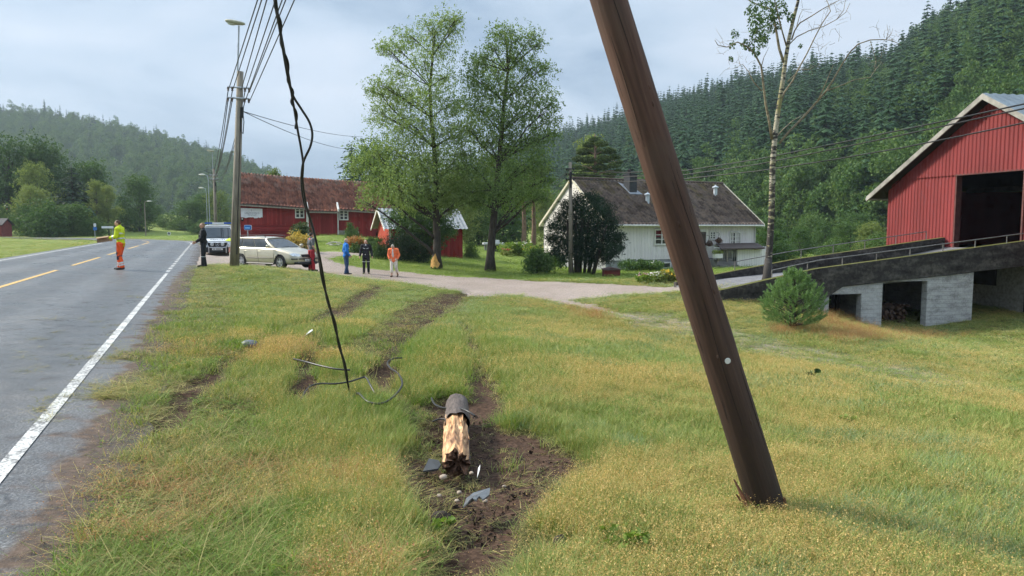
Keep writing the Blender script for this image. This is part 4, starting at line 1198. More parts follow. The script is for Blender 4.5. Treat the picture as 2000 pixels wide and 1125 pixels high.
pine_trunk(1041, 490, 78, 'straight bare pine trunk behind the lawn, the right of two')
def roof_pine():
    Y = 74.0; x = (1165 - 1000) / FPX * Y; z = Hs(x, Y); b = np.array([x, Y, z])
    t = thing('pine_tree', 'spreading dark pine with layered boughs rising behind the white house roof', 'tree', b)
    r = np.random.default_rng(9); mb = MB(); top = P(1162, 262, Y)
    mb.tube([b, b + (top - b) * .4, b + (top - b) * .75, top], [.32, .25, .16, .05], 10)
    cs, rs = [], []
    for px, py, rp in [(1160, 272, 12), (1150, 282, 14), (1175, 280, 14), (1140, 296, 16), (1165, 295, 16), (1190, 294, 15), (1130, 310, 14), (1150, 312, 16), (1178, 310, 16), (1200, 306, 13), (1125, 326, 12), (1148, 328, 15), (1172, 326, 16), (1198, 322, 15), (1210, 316, 8), (1135, 342, 14), (1160, 344, 15), (1190, 340, 15), (1208, 334, 9), (1150, 358, 14), (1180, 356, 14)]:
        c = P(px, py, Y + r.normal(0, 1.3)); cs.append(c); rs.append(rp / FPX * Y)
        branch(mb, b + (top - b) * min(.97, max(.3, (c[2] - b[2] - .4) / (top[2] - b[2]))), c, .06, .02)
    mb.build('trunk', M_PINEB, t, True)
    v, q = leaf_cloud(cs, rs, 15000, 0.13, r, 0.25, squash=.42, aspect=0.28, droop=.2)
    np_mesh('crown', v, q, M_PINE, t)
roof_pine()
# ------------------------------------------------------------------ buildings
class Fr:
    def __init__(s, o, d):
        d = np.array(d, float); s.d = d / np.linalg.norm(d); s.o = np.array(o, float); s.n = np.array([-s.d[1], s.d[0]])
    def __call__(s, a, n, z):
        p = s.o + s.d * a + s.n * n
        return (p[0], p[1], z)
    def spx(s, px, n=0.0):
        k = (px - 1000) / FPX; o = s.o + s.n * n
        return (k * o[1] - o[0]) / (s.d[0] - k * s.d[1])
    def zpx(s, px, py, n=0.0):
        a = s.spx(px, n); y = s(a, n, 0)[1]
        return P(px, py, y)[2]
def boards(name, col, d, width=0.16, horizontal=False, var=0.2, groove=0.35, wear=None, rough=0.85):
    """painted boarding: every board a little different, a darker line and bump between"""
    m, t, b = newmat(name)
    tc = t.nodes.new('ShaderNodeTexCoord'); dt = t.nodes.new('ShaderNodeVectorMath'); dt.operation = 'DOT_PRODUCT'
    t.links.new(tc.outputs['Object'], dt.inputs[0]); dt.inputs[1].default_value = (0, 0, 1) if horizontal else (d[0], d[1], 0)
    u = math_(t, 'DIVIDE', dt.outputs['Value'], width)
    fr_ = math_(t, 'FRACT', u); fl = math_(t, 'FLOOR', u)
    wn = t.nodes.new('ShaderNodeTexWhiteNoise'); wn.noise_dimensions = '1D'; t.links.new(fl, wn.inputs['W'])
    n1 = noise(t, 1.6, 6, stretch=(1, 1, 0.25)); n2 = noise(t, 9, 5, stretch=(1, 1, 0.2))
    f = math_(t, 'ADD', math_(t, 'MULTIPLY', wn.outputs['Value'], 0.5), math_(t, 'MULTIPLY', n1, 0.5))
    c = ramp(t, f, [(0.15, tuple(q * (1 - var * 1.3) for q in col)), (0.85, tuple(min(1, q * (1 + var)) for q in col))])
    if wear: c = mixc(t, ramp(t, n2, [(0.60, 0.0), (0.74, 0.6)]), c, wear)
    edge = ramp(t, math_(t, 'ABSOLUTE', math_(t, 'SUBTRACT', fr_, 0.5)), [(0.43, 0.0), (0.49, 1.0)])
    c = mixc(t, math_(t, 'MULTIPLY', edge, groove), c, tuple(q * 0.25 for q in col))
    t.links.new(c, b.inputs['Base Color']); b.inputs['Roughness'].default_value = rough; b.inputs['Specular IOR Level'].default_value = 0.25
    bump(t, b, math_(t, 'SUBTRACT', math_(t, 'MULTIPLY', n2, 0.3), edge), 0.6, 0.02)
    return m
M_GLASS, _t, _b = newmat('window_glass')
_t.links.new(ramp(_t, noise(_t, 1.5, 3), [(0.3, (0.015, 0.018, 0.02)), (0.7, (0.05, 0.055, 0.06))]), _b.inputs['Base Color']); _b.inputs['Roughness'].default_value = 0.08; _b.inputs['Specular IOR Level'].default_value = 0.6
M_TRIM = mat('white_trim', (0.66, 0.65, 0.60), 0.7, 0.25, 3, bmp=0.1)
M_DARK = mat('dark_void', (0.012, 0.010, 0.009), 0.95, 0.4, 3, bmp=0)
M_WOODG = mat('weathered_wood', (0.27, 0.24, 0.19), 0.9, 0.4, 4, stretch=(3, 3, 0.4), bmp=0.4)
M_ZINC = mat('zinc_sheet', (0.29, 0.30, 0.305), 0.7, 0.3, 2, metal=0.1, bmp=0.05)
M_STONE = mat('rubble_stone', (0.30, 0.28, 0.25), 0.95, 0.55, 2.5, bmp=0.8, bdist=0.08)
M_CURT = mat('curtain_cloth', (0.55, 0.53, 0.50), 0.9, 0.2, 6)
M_REDC = mat('red_curtain', (0.11, 0.012, 0.02), 0.9, 0.3, 6)
def window(fr, s0, s1, z0, z1, parent, cols=2, rows=2, n=-0.03, casing=0.10, trim=None, curtains=None):
    tm = trim or M_TRIM
    b = MB(); c = casing
    b.box((s0 - c, n - .05, z0 - c), (s1 + c, n + .03, z0), fr); b.box((s0 - c, n - .05, z1), (s1 + c, n + .03, z1 + c), fr)
    b.box((s0 - c, n - .05, z0), (s0, n + .03, z1), fr); b.box((s1, n - .05, z0), (s1 + c, n + .03, z1), fr)
    mt = 0.05
    for i in range(1, cols):
        x = s0 + (s1 - s0) * i / cols; b.box((x - mt, n - .04, z0), (x + mt, n + .01, z1), fr)
    xs_ = [s0 + (s1 - s0) * i / cols for i in range(cols + 1)]
    for i in range(cols):
        for j in range(1, rows):
            z = z0 + (z1 - z0) * j / rows; b.box((xs_[i] + (mt if i else 0), n - .035, z - .025), (xs_[i + 1] - (mt if i < cols - 1 else 0), n + .01, z + .025), fr)
    w_ = b.build('window', tm, parent)
    g = MB(); g.box((s0, n + 0.002, z0), (s1, n + .022, z1), fr); g.build('pane', M_GLASS, w_)
    if curtains:
        g = MB()
        for a, e_ in curtains[1]:
            g.box((s0 + (s1 - s0) * a, n - .006, z0 + (z1 - z0) * (curtains[2] if len(curtains) > 2 else 0)), (s0 + (s1 - s0) * e_, n + .001, z1), fr)
        g.build('curtain', curtains[0], w_)
    return w_
def tile_mat(name, c1, c2, moss=None):
    m, t, b = newmat(name)
    geo = t.nodes.new('ShaderNodeNewGeometry')
    n1 = noise(t, 0.5, 5); n2 = noise(t, 5, 4)
    f = math_(t, 'ADD', math_(t, 'MULTIPLY', n1, 0.6), math_(t, 'MULTIPLY', n2, 0.5))
    c = ramp(t, f, [(0.38, c1), (0.70, c2)])
    if moss: c = mixc(t, ramp(t, math_(t, 'ADD', noise(t, 1.2, 6), math_(t, 'MULTIPLY', attr(t, 'ridge'), 0.24)), [(0.66, 0.0), (0.84, 0.7)]), c, moss)
    c = mixc(t, 1.0, c, ramp(t, attr(t, 'tile'), [(0.0, (0.55, 0.52, 0.5)), (0.5, (1, 1, 1)), (1.0, (1.25, 1.15, 1.05))]), 'MULTIPLY')
    t.links.new(c, b.inputs['Base Color']); b.inputs['Roughness'].default_value = 0.85; b.inputs['Specular IOR Level'].default_value = 0.2; bump(t, b, n2, 0.2, 0.01)
    return m
def tile_roof(fr, s0, s1, n_e, n_r, ze, zr, tw, tl, amp, m, parent, name='roof', sk=None):
    """pantiles as real relief; ze/zr are functions of s for the eave and the ridge height"""
    ncol = int(round((s1 - s0) / tw)); per = 6; L = math.hypot(n_r - n_e, zr(s0) - ze(s0)); nrow = int(round(L / tl))
    S = np.linspace(s0, s1, ncol * per + 1)
    ph = (np.arange(len(S)) % per) / per
    wave = amp * np.where(ph < 0.55, np.sin(ph / 0.55 * math.pi), -0.35 * np.sin((ph - 0.55) / 0.45 * math.pi))
    rows = []
    for r_ in range(nrow):
        rows += [(r_ / nrow, 0.045), ((r_ + 0.985) / nrow, 0.0)]
    rows.append((1.0, 0.0))
    U = np.array([q[0] for q in rows]); st = np.array([q[1] for q in rows])
    A, B = np.meshgrid(S, U); Wv = np.repeat(wave[None], len(U), 0) + st[:, None]
    nn = n_e + (n_r - n_e) * B; zz = np.vectorize(ze)(A) * (1 - B) + np.vectorize(zr)(A) * B
    sl = math.atan2(zr(s0) - ze(s0), n_r - n_e); sgn = 1 if n_r > n_e else -1
    jit = 0.012 * (fbm(A * 1.1, B * 17, 5) - 0.5)
    dz = (Wv + jit) * abs(math.cos(sl)); dn = -(Wv + jit) * math.sin(sl) * (1 if sgn > 0 else 1)
    p = fr.o[None, None] + fr.d[None, None] * A[..., None] + fr.n[None, None] * (nn + dn)[..., None]
    V_ = np.concatenate([p, (zz + dz)[..., None]], -1).reshape(-1, 3)
    ii = np.arange(A.size).reshape(A.shape)
    q = np.stack([ii[:-1, :-1], ii[:-1, 1:], ii[1:, 1:], ii[1:, :-1]], -1).reshape(-1, 4)
    if sgn < 0: q = q[:, ::-1]
    o = np_mesh(name, V_, q, m, parent)
    tv = np.random.default_rng(7).uniform(0, 1, (nrow + 1, ncol + 2)); ci = np.repeat((np.arange(len(S)) // per)[None], len(U), 0); ri = np.repeat((np.arange(len(U)) // 2)[:, None], len(S), 1)
    a_ = o.data.attributes.new('tile', 'FLOAT', 'POINT'); a_.data.foreach_set('value', tv[ri, ci].ravel().astype(np.float32))
    a_ = o.data.attributes.new('ridge', 'FLOAT', 'POINT'); a_.data.foreach_set('value', B.ravel().astype(np.float32))
    return o
def slab(fr, s0, s1, n_e, n_r, ze, zr, th, mb, mi=0):
    """flat board under a roof slope"""
    c = [fr(s0, n_e, ze(s0) - th), fr(s1, n_e, ze(s1) - th), fr(s1, n_r, zr(s1) - th), fr(s0, n_r, zr(s0) - th), fr(s0, n_e, ze(s0) - .03), fr(s1, n_e, ze(s1) - .03), fr(s1, n_r, zr(s1) - .03), fr(s0, n_r, zr(s0) - .03)]
    mb.hexa(c, mi)

# ---- the long red barn
BF = Fr((-22.0, 60.0), (0.937, 0.349))
def red_barn():
    t = thing('red_barn', 'long old red barn with a pantiled roof and a white sign, behind the cars', 'barn', BF(0, 0, 0.2))
    fr = BF; L = 13.9
    ze = lambda s: 3.70 - 0.050 * s + 0.03 * math.sin(s * 0.9); zr = lambda s: 6.18 - 0.050 * s - 0.07 * math.sin(math.pi * max(0, min(1, s / L)))
    s1, s2 = fr.spx(602), fr.spx(659)
    MV = boards('barn_red_boards', (0.235, 0.030, 0.028), fr.d, 0.17, False, 0.25, 0.5, (0.30, 0.12, 0.10))
    MH = boards('barn_red_planks', (0.215, 0.026, 0.026), fr.d, 0.20, True, 0.25, 0.6, (0.28, 0.11, 0.09))
    w_ = MB()
    zt = lambda s: ze(s) - 0.10
    w_.prism([(0, 1.72), (s1, 1.72), (s1, zt(s1)), (0, zt(0))], 0, 0.15, fr)
    w_.prism([(s1, 0.3), (s2, 0.3), (s2, 2.92), (s1, 2.98)], -0.35, 0.10, fr)
    w_.prism([(s2, 1.28), (L - .1, 1.2), (L - .1, zt(L)), (s2, zt(s2))], 0, 0.15, fr)
    a7 = fr.spx(702); w_.prism([(a7, -.4), (fr.spx(734), -.4), (fr.spx(734), 1.22), (a7, 1.22)], 0.02, 0.15, fr)
    for s in (0, L - .2):
        w_.prism([(0.0, 0.0), (8.0, 0.0), (8.0, ze(s) - .1), (4.0, zr(s) - .12), (0.0, ze(s) - .1)], s, s + .12, lambda a, n, z: fr(n, a, z))
    w_.box((0, 7.85, 0), (L, 8, 3.0), fr)
    w_.build('wall', MV, t)
    h = MB(); h.prism([(0, -.4), (s1, -.4), (s1, 1.66), (0, 1.70)], 0.03, 0.15, fr); h.box((0, -.02, 1.66), (s1, .03, 1.74), fr); h.build('lower_wall', MH, t)
    f = MB(); f.prism([(s2, -.3), (a7, -.3), (a7, 1.20), (s2, 1.28)], -.05, .2, fr); f.build('foundation', M_STONE, t)
    d = MB(); arch = [(fr.spx(735), -.6), (fr.spx(756), -.6), (fr.spx(756), .75), (fr.spx(751), 1.05), (fr.spx(745), 1.12), (fr.spx(739), 1.02), (fr.spx(735), .75)]
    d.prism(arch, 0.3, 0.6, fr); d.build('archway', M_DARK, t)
    bk = MB(); bk.box((fr.spx(734), .02, -.6), (fr.spx(735), .5, 1.2), fr); bk.box((fr.spx(756), .02, -.6), (L, .15, 1.2), fr); bk.build('lower_wall', MV, t)
    MT = tile_mat('barn_pantiles', (0.13, 0.055, 0.042), (0.34, 0.155, 0.105), (0.26, 0.20, 0.165))
    tile_roof(fr, -.15, s1, -.40, 4, lambda s: ze(s) - .30, zr, .265, .34, .085, MT, t)
    tile_roof(fr, s1, s2, -.95, 4, lambda s: 2.98 - .02 * s, zr, .265, .34, .085, MT, t)
    tile_roof(fr, s2, L + .2, -.40, 4, lambda s: ze(s) - .30, zr, .265, .34, .085, MT, t)
    tile_roof(fr, -.15, L + .2, 8.4, 4, lambda s: ze(s) - .3, zr, .5, .5, .05, MT, t)
    u = MB()
    slab(fr, -.12, s1, -.38, 4, lambda s: ze(s) - .32, lambda s: zr(s) - .02, .12, u); slab(fr, s1, s2, -.93, 4, lambda s: 2.95 - .02 * s, lambda s: zr(s) - .02, .12, u); slab(fr, s2, L, -.38, 4, lambda s: ze(s) - .32, lambda s: zr(s) - .02, .12, u)
    slab(fr, -.12, L, 8.3, 4, lambda s: ze(s) - .34, lambda s: zr(s) - .02, .12, u)
    u.build('roof_boarding', M_WOODG, t)
    v = MB()
    # verge boards: left gable, and the little cheeks beside the lower eave
    v.hexa([fr(-.22, -.45, ze(0) - .50), fr(-.12, -.45, ze(0) - .50), fr(-.12, 4, zr(0) - .15), fr(-.22, 4, zr(0) - .15), fr(-.22, -.45, ze(0) - .20), fr(-.12, -.45, ze(0) - .20), fr(-.12, 4, zr(0) + .10), fr(-.22, 4, zr(0) + .10)])
    for s in (s1 - .10, s2 - .02):
        v.hexa([fr(s, -1.0, 2.82), fr(s + .12, -1.0, 2.82), fr(s + .12, -.2, 3.35), fr(s, -.2, 3.35), fr(s, -1.0, 3.05), fr(s + .12, -1.0, 3.05), fr(s + .12, -.2, 3.62), fr(s, -.2, 3.62)])
    v.box((-.06, -.05, 0.0), (.18, .16, 3.35), fr); v.box((s1 - .12, -.44, .2), (s1 + .06, -.36, 2.9), fr)
    v.build('white_trim', M_TRIM, t)
    p_ = MB(); p_.tube([fr(s2 + .05, -.45, 2.9), fr(s2 + .05, -.42, .95)], .05, 8); p_.build('downpipe', M_TRIM, t)
    for a, b_, y0, y1 in ((580.5, 594, 424, 405), (666, 679.5, 428, 411)):
        window(fr, fr.spx(a), fr.spx(b_), fr.zpx(a, y0), fr.zpx(a, y1), t, 2, 3, n=-.04, casing=.09)
    return t
red_barn()
def barn_sign():
    fr = BF; a, b_ = fr.spx(473), fr.spx(515); z0, z1 = fr.zpx(494, 426), fr.zpx(494, 406.5)
    t = thing('sign_board', 'weathered white sign board with two lines of grey lettering on the red barn', 'sign', fr(a, -.1, z0))
    mb = MB(); poly = [(a, z1), (a, z0 + .06)]
    r = np.random.default_rng(3)
    for i in range(1, 16): poly.append((a + (b_ - a) * i / 16, z0 + (0.0 if i in (3, 4, 10, 11, 12, 14) else 0.07) + r.uniform(-.02, .02)))
    poly += [(b_, z0 + .05), (b_, z1 - .04)]
    mb.prism(poly[::-1], -.10, -.03, fr); mb.build('board', mat('sign_white', (0.62, 0.65, 0.68), 0.6, 0.2, 2.5, bmp=0.05), t)
    ink = MB(); wd = b_ - a; hh = z1 - z0
    def line(z, h, u0, u1, gaps):
        u = u0
        while u < u1:
            w_ = r.uniform(.016, .026)
            if r.uniform() > gaps:
                k = r.integers(0, 3); x0, x1 = a + wd * u, a + wd * (u + w_ * .8)
                ink.box((x0, -.104, z), (x0 + (x1 - x0) * .3, -.101, z + h), fr)
                if k != 1: ink.box((x0 + (x1 - x0) * .3, -.104, z + h * .75), (x1, -.101, z + h), fr)
                if k != 2: ink.box((x0 + (x1 - x0) * .3, -.104, z), (x1, -.101, z + h * .25), fr)
            u += w_ * 1.15
    line(z0 + hh * .44, hh * .13, .18, .84, .08); line(z0 + hh * .25, hh * .11, .32, .72, .15)
    ink.box((a + wd * .475, -.104, z0 + hh * .68), (a + wd * .49, -.101, z0 + hh * .86), fr)
    ink.build('lettering', mat('sign_ink', (0.05, 0.06, 0.09), 0.7, 0.2, 20, bmp=0), t)
    q = MB(); q.box((fr.spx(473.5), -.12, fr.zpx(475, 432)), (fr.spx(478), -.03, fr.zpx(475, 426)), fr)
    l = thing('wall_plate', 'small dark plate below the white sign on the red barn', 'plate', fr(fr.spx(475), -.1, fr.zpx(475, 432)))
    q.build('plate', M_DARK, l); q = MB(); q.box((fr.spx(474), -.125, fr.zpx(475, 428.5)), (fr.spx(476.6), -.121, fr.zpx(475, 426.6)), fr); q.build('mark', M_TRIM, l)
barn_sign()

def ribbed(mb, fr, s0, s1, z0, ztop, n, pitch=.19, amp=.028, mi=0):
    """profiled sheet standing in the wall plane; ztop(s) may be a gable line"""
    S = [s0]; s = s0
    offs = [0]
    while s < s1 - 1e-6:
        for ds, dn in ((pitch * .30, 0), (pitch * .18, -amp), (pitch * .34, -amp), (pitch * .18, 0)):
            s = min(s1, s + ds); S.append(s); offs.append(dn)
            if s >= s1: break
    z0f = z0 if callable(z0) else (lambda a: z0)
    v = [fr(a, n + o, z0f(a)) for a, o in zip(S, offs)] + [fr(a, n + o, ztop(a)) for a, o in zip(S, offs)]
    k = len(S)
    mb.add(v, [(i, i + 1, k + i + 1, k + i) for i in range(k - 1)], mi)

# ---- the small red shed with a zinc roof
def red_shed():
    fr = Fr((-8.55, 52.0), (0.93, 0.37)); L = 5.35
    zg = fr.zpx(880, 507) - .4; ze, zr = 1.46, 2.86; hw = 2.0
    t = thing('red_shed', 'small red shed with a grey corrugated roof, behind the torn tree', 'shed', fr(0, 0, zg))
    MV = boards('shed_red_boards', (0.24, 0.028, 0.026), fr.d, 0.22, False, 0.2, 0.7)
    MG = boards('shed_gable_boards', (0.36, 0.055, 0.03), fr.n, 0.22, False, 0.15, 0.5)  # same red as the sides, lightened to orange: sunlight put into the colour
    w_ = MB(); w_.box((0, 0, zg), (L, .12, ze), fr); w_.box((0, 2 * hw - .12, zg), (L, 2 * hw, ze), fr)
    T = lambda a, n, z: fr(n, a, z)
    w_.prism([(0.12, zg), (3.88, zg), (3.88, ze), (hw, zr - .05), (.12, ze)], L - .12, L, T)
    x = .0
    while x < L - .1:
        w_.box((x, -.03, zg), (x + .05, 0, ze - .02), fr); x += .25
    w_.build('wall', MV, t)
    g = MB(); g.prism([(0.12, zg), (3.88, zg), (3.88, ze), (hw, zr - .05), (.12, ze)], 0, .12, T); g.build('gable', MG, t)
    d = MB(); d.prism([(0.5, zg), (1.9, zg), (1.9, 1.0), (0.5, 1.0)], -.05, -.003, T); d.build('door', MG, t)
    for nm, n0, n1 in (('roof', -.35, hw), ('roof', 2 * hw + .35, hw)):
        v, f = [], []; K = int((L + .75) / .075); sl = (zr - ze) / (hw + .35)
        for i in range(K + 1):
            s = -.4 + i * .075; h = .022 * math.sin(i * math.pi / 2 * 1.0)
            v += [fr(s, n0, ze - .02 + h), fr(s, n1, zr + .06 + h)]
        for i in range(K): f.append((2 * i, 2 * i + 2, 2 * i + 3, 2 * i + 1) if n1 > n0 else (2 * i, 2 * i + 1, 2 * i + 3, 2 * i + 2))
        MB().add(v, f).build(nm, M_ZINC, t)
    tr = MB()
    for n0, n1 in ((-.38, hw), (2 * hw + .38, hw)):
        tr.hexa([fr(-.44, n0, ze - .16), fr(-.38, n0, ze - .16), fr(-.38, n1, zr - .10), fr(-.44, n1, zr - .10), fr(-.44, n0, ze + .0), fr(-.38, n0, ze + .0), fr(-.38, n1, zr + .09), fr(-.44, n1, zr + .09)])
    tr.box((-.03, -.03, zg), (.09, .0, ze - .02), fr)
    tr.build('verge_board', M_TRIM, t)
red_shed()

# ---- the white house
HF = Fr((6.2, 50.0), (12.2, 6.5))
def white_house():
    fr = HF; L = 13.8; D = 8.0; ze, zr, zf, zg = 1.75, 5.02, -.68, -2.2
    t = thing('white_house', 'white boarded house with a brown tiled roof, behind the dark yew', 'house', fr(0, 0, -1.3))
    MW = boards('white_boards', (0.77, 0.735, 0.715), fr.d, 0.24, False, 0.06, 0.5, (0.42, 0.40, 0.34)); MWG = boards('white_planks', (0.68, 0.645, 0.60), fr.d, 0.18, True, 0.06, 0.45)
    MF = mat('grey_plaster', (0.30, 0.31, 0.32), 0.9, 0.3, 1.5, bmp=0.3)
    sl = (zr - ze) / (D / 2 + .45); wt = lambda n: ze + sl * (n + .45) - .16
    w_ = MB(); w_.box((0, 0, zf), (L, .15, wt(0)), fr); w_.box((0, D - .15, zf), (L, D, wt(0)), fr)
    x = .1
    while x < L:
        w_.box((x, -.025, zf), (x + .055, 0, wt(0) - .05), fr); x += .24
    w_.build('wall', MW, t)
    T = lambda a, n, z: fr(n, a, z)
    for s in (-.0, L - .14):
        g = MB(); g.prism([(.15, zf), (D - .15, zf), (D - .15, wt(0)), (D / 2, zr - .2), (.15, wt(0))], s, s + .14, T); g.build('gable', MWG, t)
    f = MB(); f.box((.06, .06, zg), (L - .06, D - .06, zf), fr); f.build('foundation', MF, t)
    MT = tile_mat('house_tiles', (0.085, 0.064, 0.053), (0.225, 0.175, 0.148), (0.15, 0.12, 0.05))
    e = lambda s: ze; r_ = lambda s: zr
    tile_roof(fr, -.10, L + .45, -.45, D / 2, e, r_, .30, .36, .07, MT, t)
    tile_roof(fr, -.10, L + .45, D + .45, D / 2, e, r_, .6, .6, .045, MT, t)
    rg = MB(); rg.tube([fr(-.10, D / 2, zr + .03), fr(L + .45, D / 2, zr + .03)], .11, 8); rg.build('ridge_tiles', MT, t)
    u = MB(); slab(fr, -.09, L + .42, -.42, D / 2, e, r_, .14, u); slab(fr, -.09, L + .42, D + .42, D / 2, e, r_, .14, u); u.build('roof_boarding', M_TRIM, t)
    tr = MB()
    for s in (-.16, L + .42):
        for n0, n1 in ((-.5, D / 2), (D + .5, D / 2)):
            tr.hexa([fr(s, n0, ze - .17), fr(s + .06, n0, ze - .17), fr(s + .06, n1, zr - .09), fr(s, n1, zr - .09), fr(s, n0, ze + .03), fr(s + .06, n0, ze + .03), fr(s + .06, n1, zr + .09), fr(s, n1, zr + .09)])
    tr.build('verge_board', mat('cream_trim', (0.60, 0.55, 0.42), 0.7, 0.15, 3), t)
    gu = MB(); gu.tube([fr(-.1, -.52, ze - .06), fr(L + .4, -.52, ze - .08)], .06, 8); gu.tube([fr(L - .05, -.06, ze - .1), fr(L - .05, -.06, zg + .8)], .04, 6); gu.tube([fr(.04, -.06, ze - .1), fr(.04, -.06, zg + .8)], .04, 6); gu.build('gutter', M_TRIM, t)
    S = fr.spx; Z = fr.zpx
    window(fr, S(1279), S(1303), Z(1280, 476), Z(1280, 450), t, 2, 3, casing=.12, curtains=(M_REDC, ((0, 1),), .5))
    window(fr, S(1386), S(1394.5), Z(1388, 465.5), Z(1388, 454), t, 2, 3, casing=.10)
    window(fr, S(1426), S(1443), Z(1434, 478), Z(1434, 455), t, 2, 3, casing=.11, curtains=(M_CURT, ((.60, .98), (.12, .3))))
    for a, b_, y0, y1 in ((1221, 1245, 521.5, 513), (1288, 1309, 523, 514.5)): window(fr, S(a), S(b_), Z(a, y0), Z(a, y1), t, 1, 1, n=.02, casing=.07)
    dr = MB(); dr.box((S(1361), -.05, Z(1370, 492)), (S(1377), -.01, Z(1370, 453)), fr); d_ = dr.build('door', mat('door_brown', (0.07, 0.05, 0.04), 0.6, 0.3, 5), t)
    c = MB(); c.box((S(1359), -.07, Z(1370, 492)), (S(1361), -.005, Z(1370, 451)), fr); c.box((S(1377), -.07, Z(1370, 492)), (S(1379), -.005, Z(1370, 451)), fr); c.box((S(1361), -.07, Z(1370, 453)), (S(1377), -.005, Z(1370, 451)), fr); c.build('door_frame', M_TRIM, d_)
    # things on the roof
    def hit(px, py):
        d = ray(px, py); o = np.array([0, 0, EYE]); n3 = np.array([fr.n[0], fr.n[1], 0]); dz = np.array([0, 0, 1.0])
        # plane z = ze + sl*(n+.45)
        p0 = np.array(fr(0, -.45, ze)); nv = dz - sl * n3; k = (p0 - o).dot(nv) / d.dot(nv); p = o + d * k
        q = p[:2] - fr.o; return q.dot(fr.d), q.dot(fr.n), p[2]
    a, n, z = hit(1235, 377)
    ch = MB(); w2 = .33; zt = P(1234, 341, fr(a, n, 0)[1])[2]
    ch.box((a - w2, n - .1, z - .4), (a + w2, n + .62, zt), fr); ch.box((a - w2 - .05, n - .15, zt), (a + w2 + .05, n + .67, zt + .07), fr)
    co = ch.build('chimney', mat('black_sheet', (0.03, 0.033, 0.038), 0.5, 0.3, 6, bmp=0.1), t)
    k = MB(); k.lathe([(.14, 0), (.14, .22), (.2, .24), (0.02, .34)], lambda x, y, h: tuple(np.array(fr(a - .1, n + .26, zt + .06)) + (x, y, h)), 10); k.build('cowl', M_DARK, co)
    fl = MB(); k0 = lambda s, nn: fr(s, nn, ze + sl * (nn + .45) + .115)
    fl.add([k0(a - .40, n - .30), k0(a + .70, n - .30), k0(a + .40, n + .5), k0(a - .60, n + .9)] + [tuple(np.array(k0(*q)) + (0, 0, .02)) for q in ((a - .40, n - .30), (a + .70, n - .30), (a + .40, n + .5), (a - .60, n + .9))], [(3, 2, 1, 0), (4, 5, 6, 7), (0, 1, 5, 4), (1, 2, 6, 5), (2, 3, 7, 6), (3, 0, 4, 7)])
    fl.build('flashing', mat('lead_flashing', (0.22, 0.24, 0.26), .6, .2, 5, bmp=0), co)
    for px, py, top in ((1264.5, 395, 378), (1397, 381, 364)):
        a, n, z = hit(px, py); zt = P(px, top, fr(a, n, 0)[1])[2]
        mb = MB(); mb.lathe([(.16, z - .3), (.15, zt - .12), (.24, zt - .12), (.24, zt - .03), (.05, zt + .05), (.05, zt + .12)], lambda x, y, h: tuple(np.array(fr(a, n, 0)) + (x, y, h)), 12)
        mb.build('roof_vent', mat('vent_grey', (0.52, 0.56, 0.60), 0.5, 0.15, 5, metal=0.3), t)
    # lean-to porch at the right end
    po = MB(); sA, sB = S(1402, -1.6), S(1487, -1.6)
    zA, zB = .05, -.18
    c8 = [fr(S(1398), -.03, .28), fr(L + .2, -.03, .28), fr(sB, -1.9, -.02), fr(sA, -1.9, -.02)]
    po.hexa([tuple(q) for q in c8] + [(q[0], q[1], q[2] + .10) for q in c8])
    po.build('porch_roof', mat('porch_felt', (0.075, 0.055, 0.05), 0.8, 0.3, 3), t)
    pw = MB(); a0 = S(1440, -1.5); pw.box((a0, -1.5, -1.6), (L - .1, -1.4, -.05), fr); pw.box((L - .2, -1.4, -1.6), (L - .1, -.03, .15), fr)
    pw.build('porch_wall', MW, t)
    pp = MB()
    for px in (1402, 1420): pp.box((S(px, -1.7), -1.72, -1.9), (S(px, -1.7) + .09, -1.63, 0.0), fr)
    pp.build('porch_post', M_WOODG, t)
    # steps and landing
    st = MB(); sx0, sx1 = S(1366), S(1402)
    st.box((sx0, -1.5, -1.9), (sx1, -.03, -.72), fr)
    for i in range(6): st.box((sx1 + .28 * i, -1.3, -1.95), (sx1 + .28 * (i + 1), -.1, -.86 - .17 * i), fr)
    for i in range(4): st.box((sx0, -1.5 - .3 * (i + 1), -1.95), (sx1, -1.5 - .3 * i, -.90 - .19 * i), fr)
    st.build('steps', mat('step_concrete', (0.17, 0.165, 0.155), 0.9, 0.35, 3, bmp=0.3), t)
    ra = MB(); A = lambda s, n, z: ra_p.append(fr(s, n, z))
    for zz in (.12, -.2): ra.tube([fr(sx0, -1.5, zz), fr(sx1, -1.5, zz)], .022, 6); ra.tube([fr(sx1, -1.45, zz), fr(sx1 + 1.7, -1.45, zz - 1.0)], .022, 6)
    x = sx0
    while x < sx1: ra.tube([fr(x, -1.5, -.75), fr(x, -1.5, .12)], .014, 5); x += .16
    for i in range(9): ra.tube([fr(sx1 + .2 * i, -1.45, -.85 - .115 * i), fr(sx1 + .2 * i, -1.45, .10 - .115 * i)], .014, 5)
    ra.build('stair_railing', M_TRIM, t)
white_house()

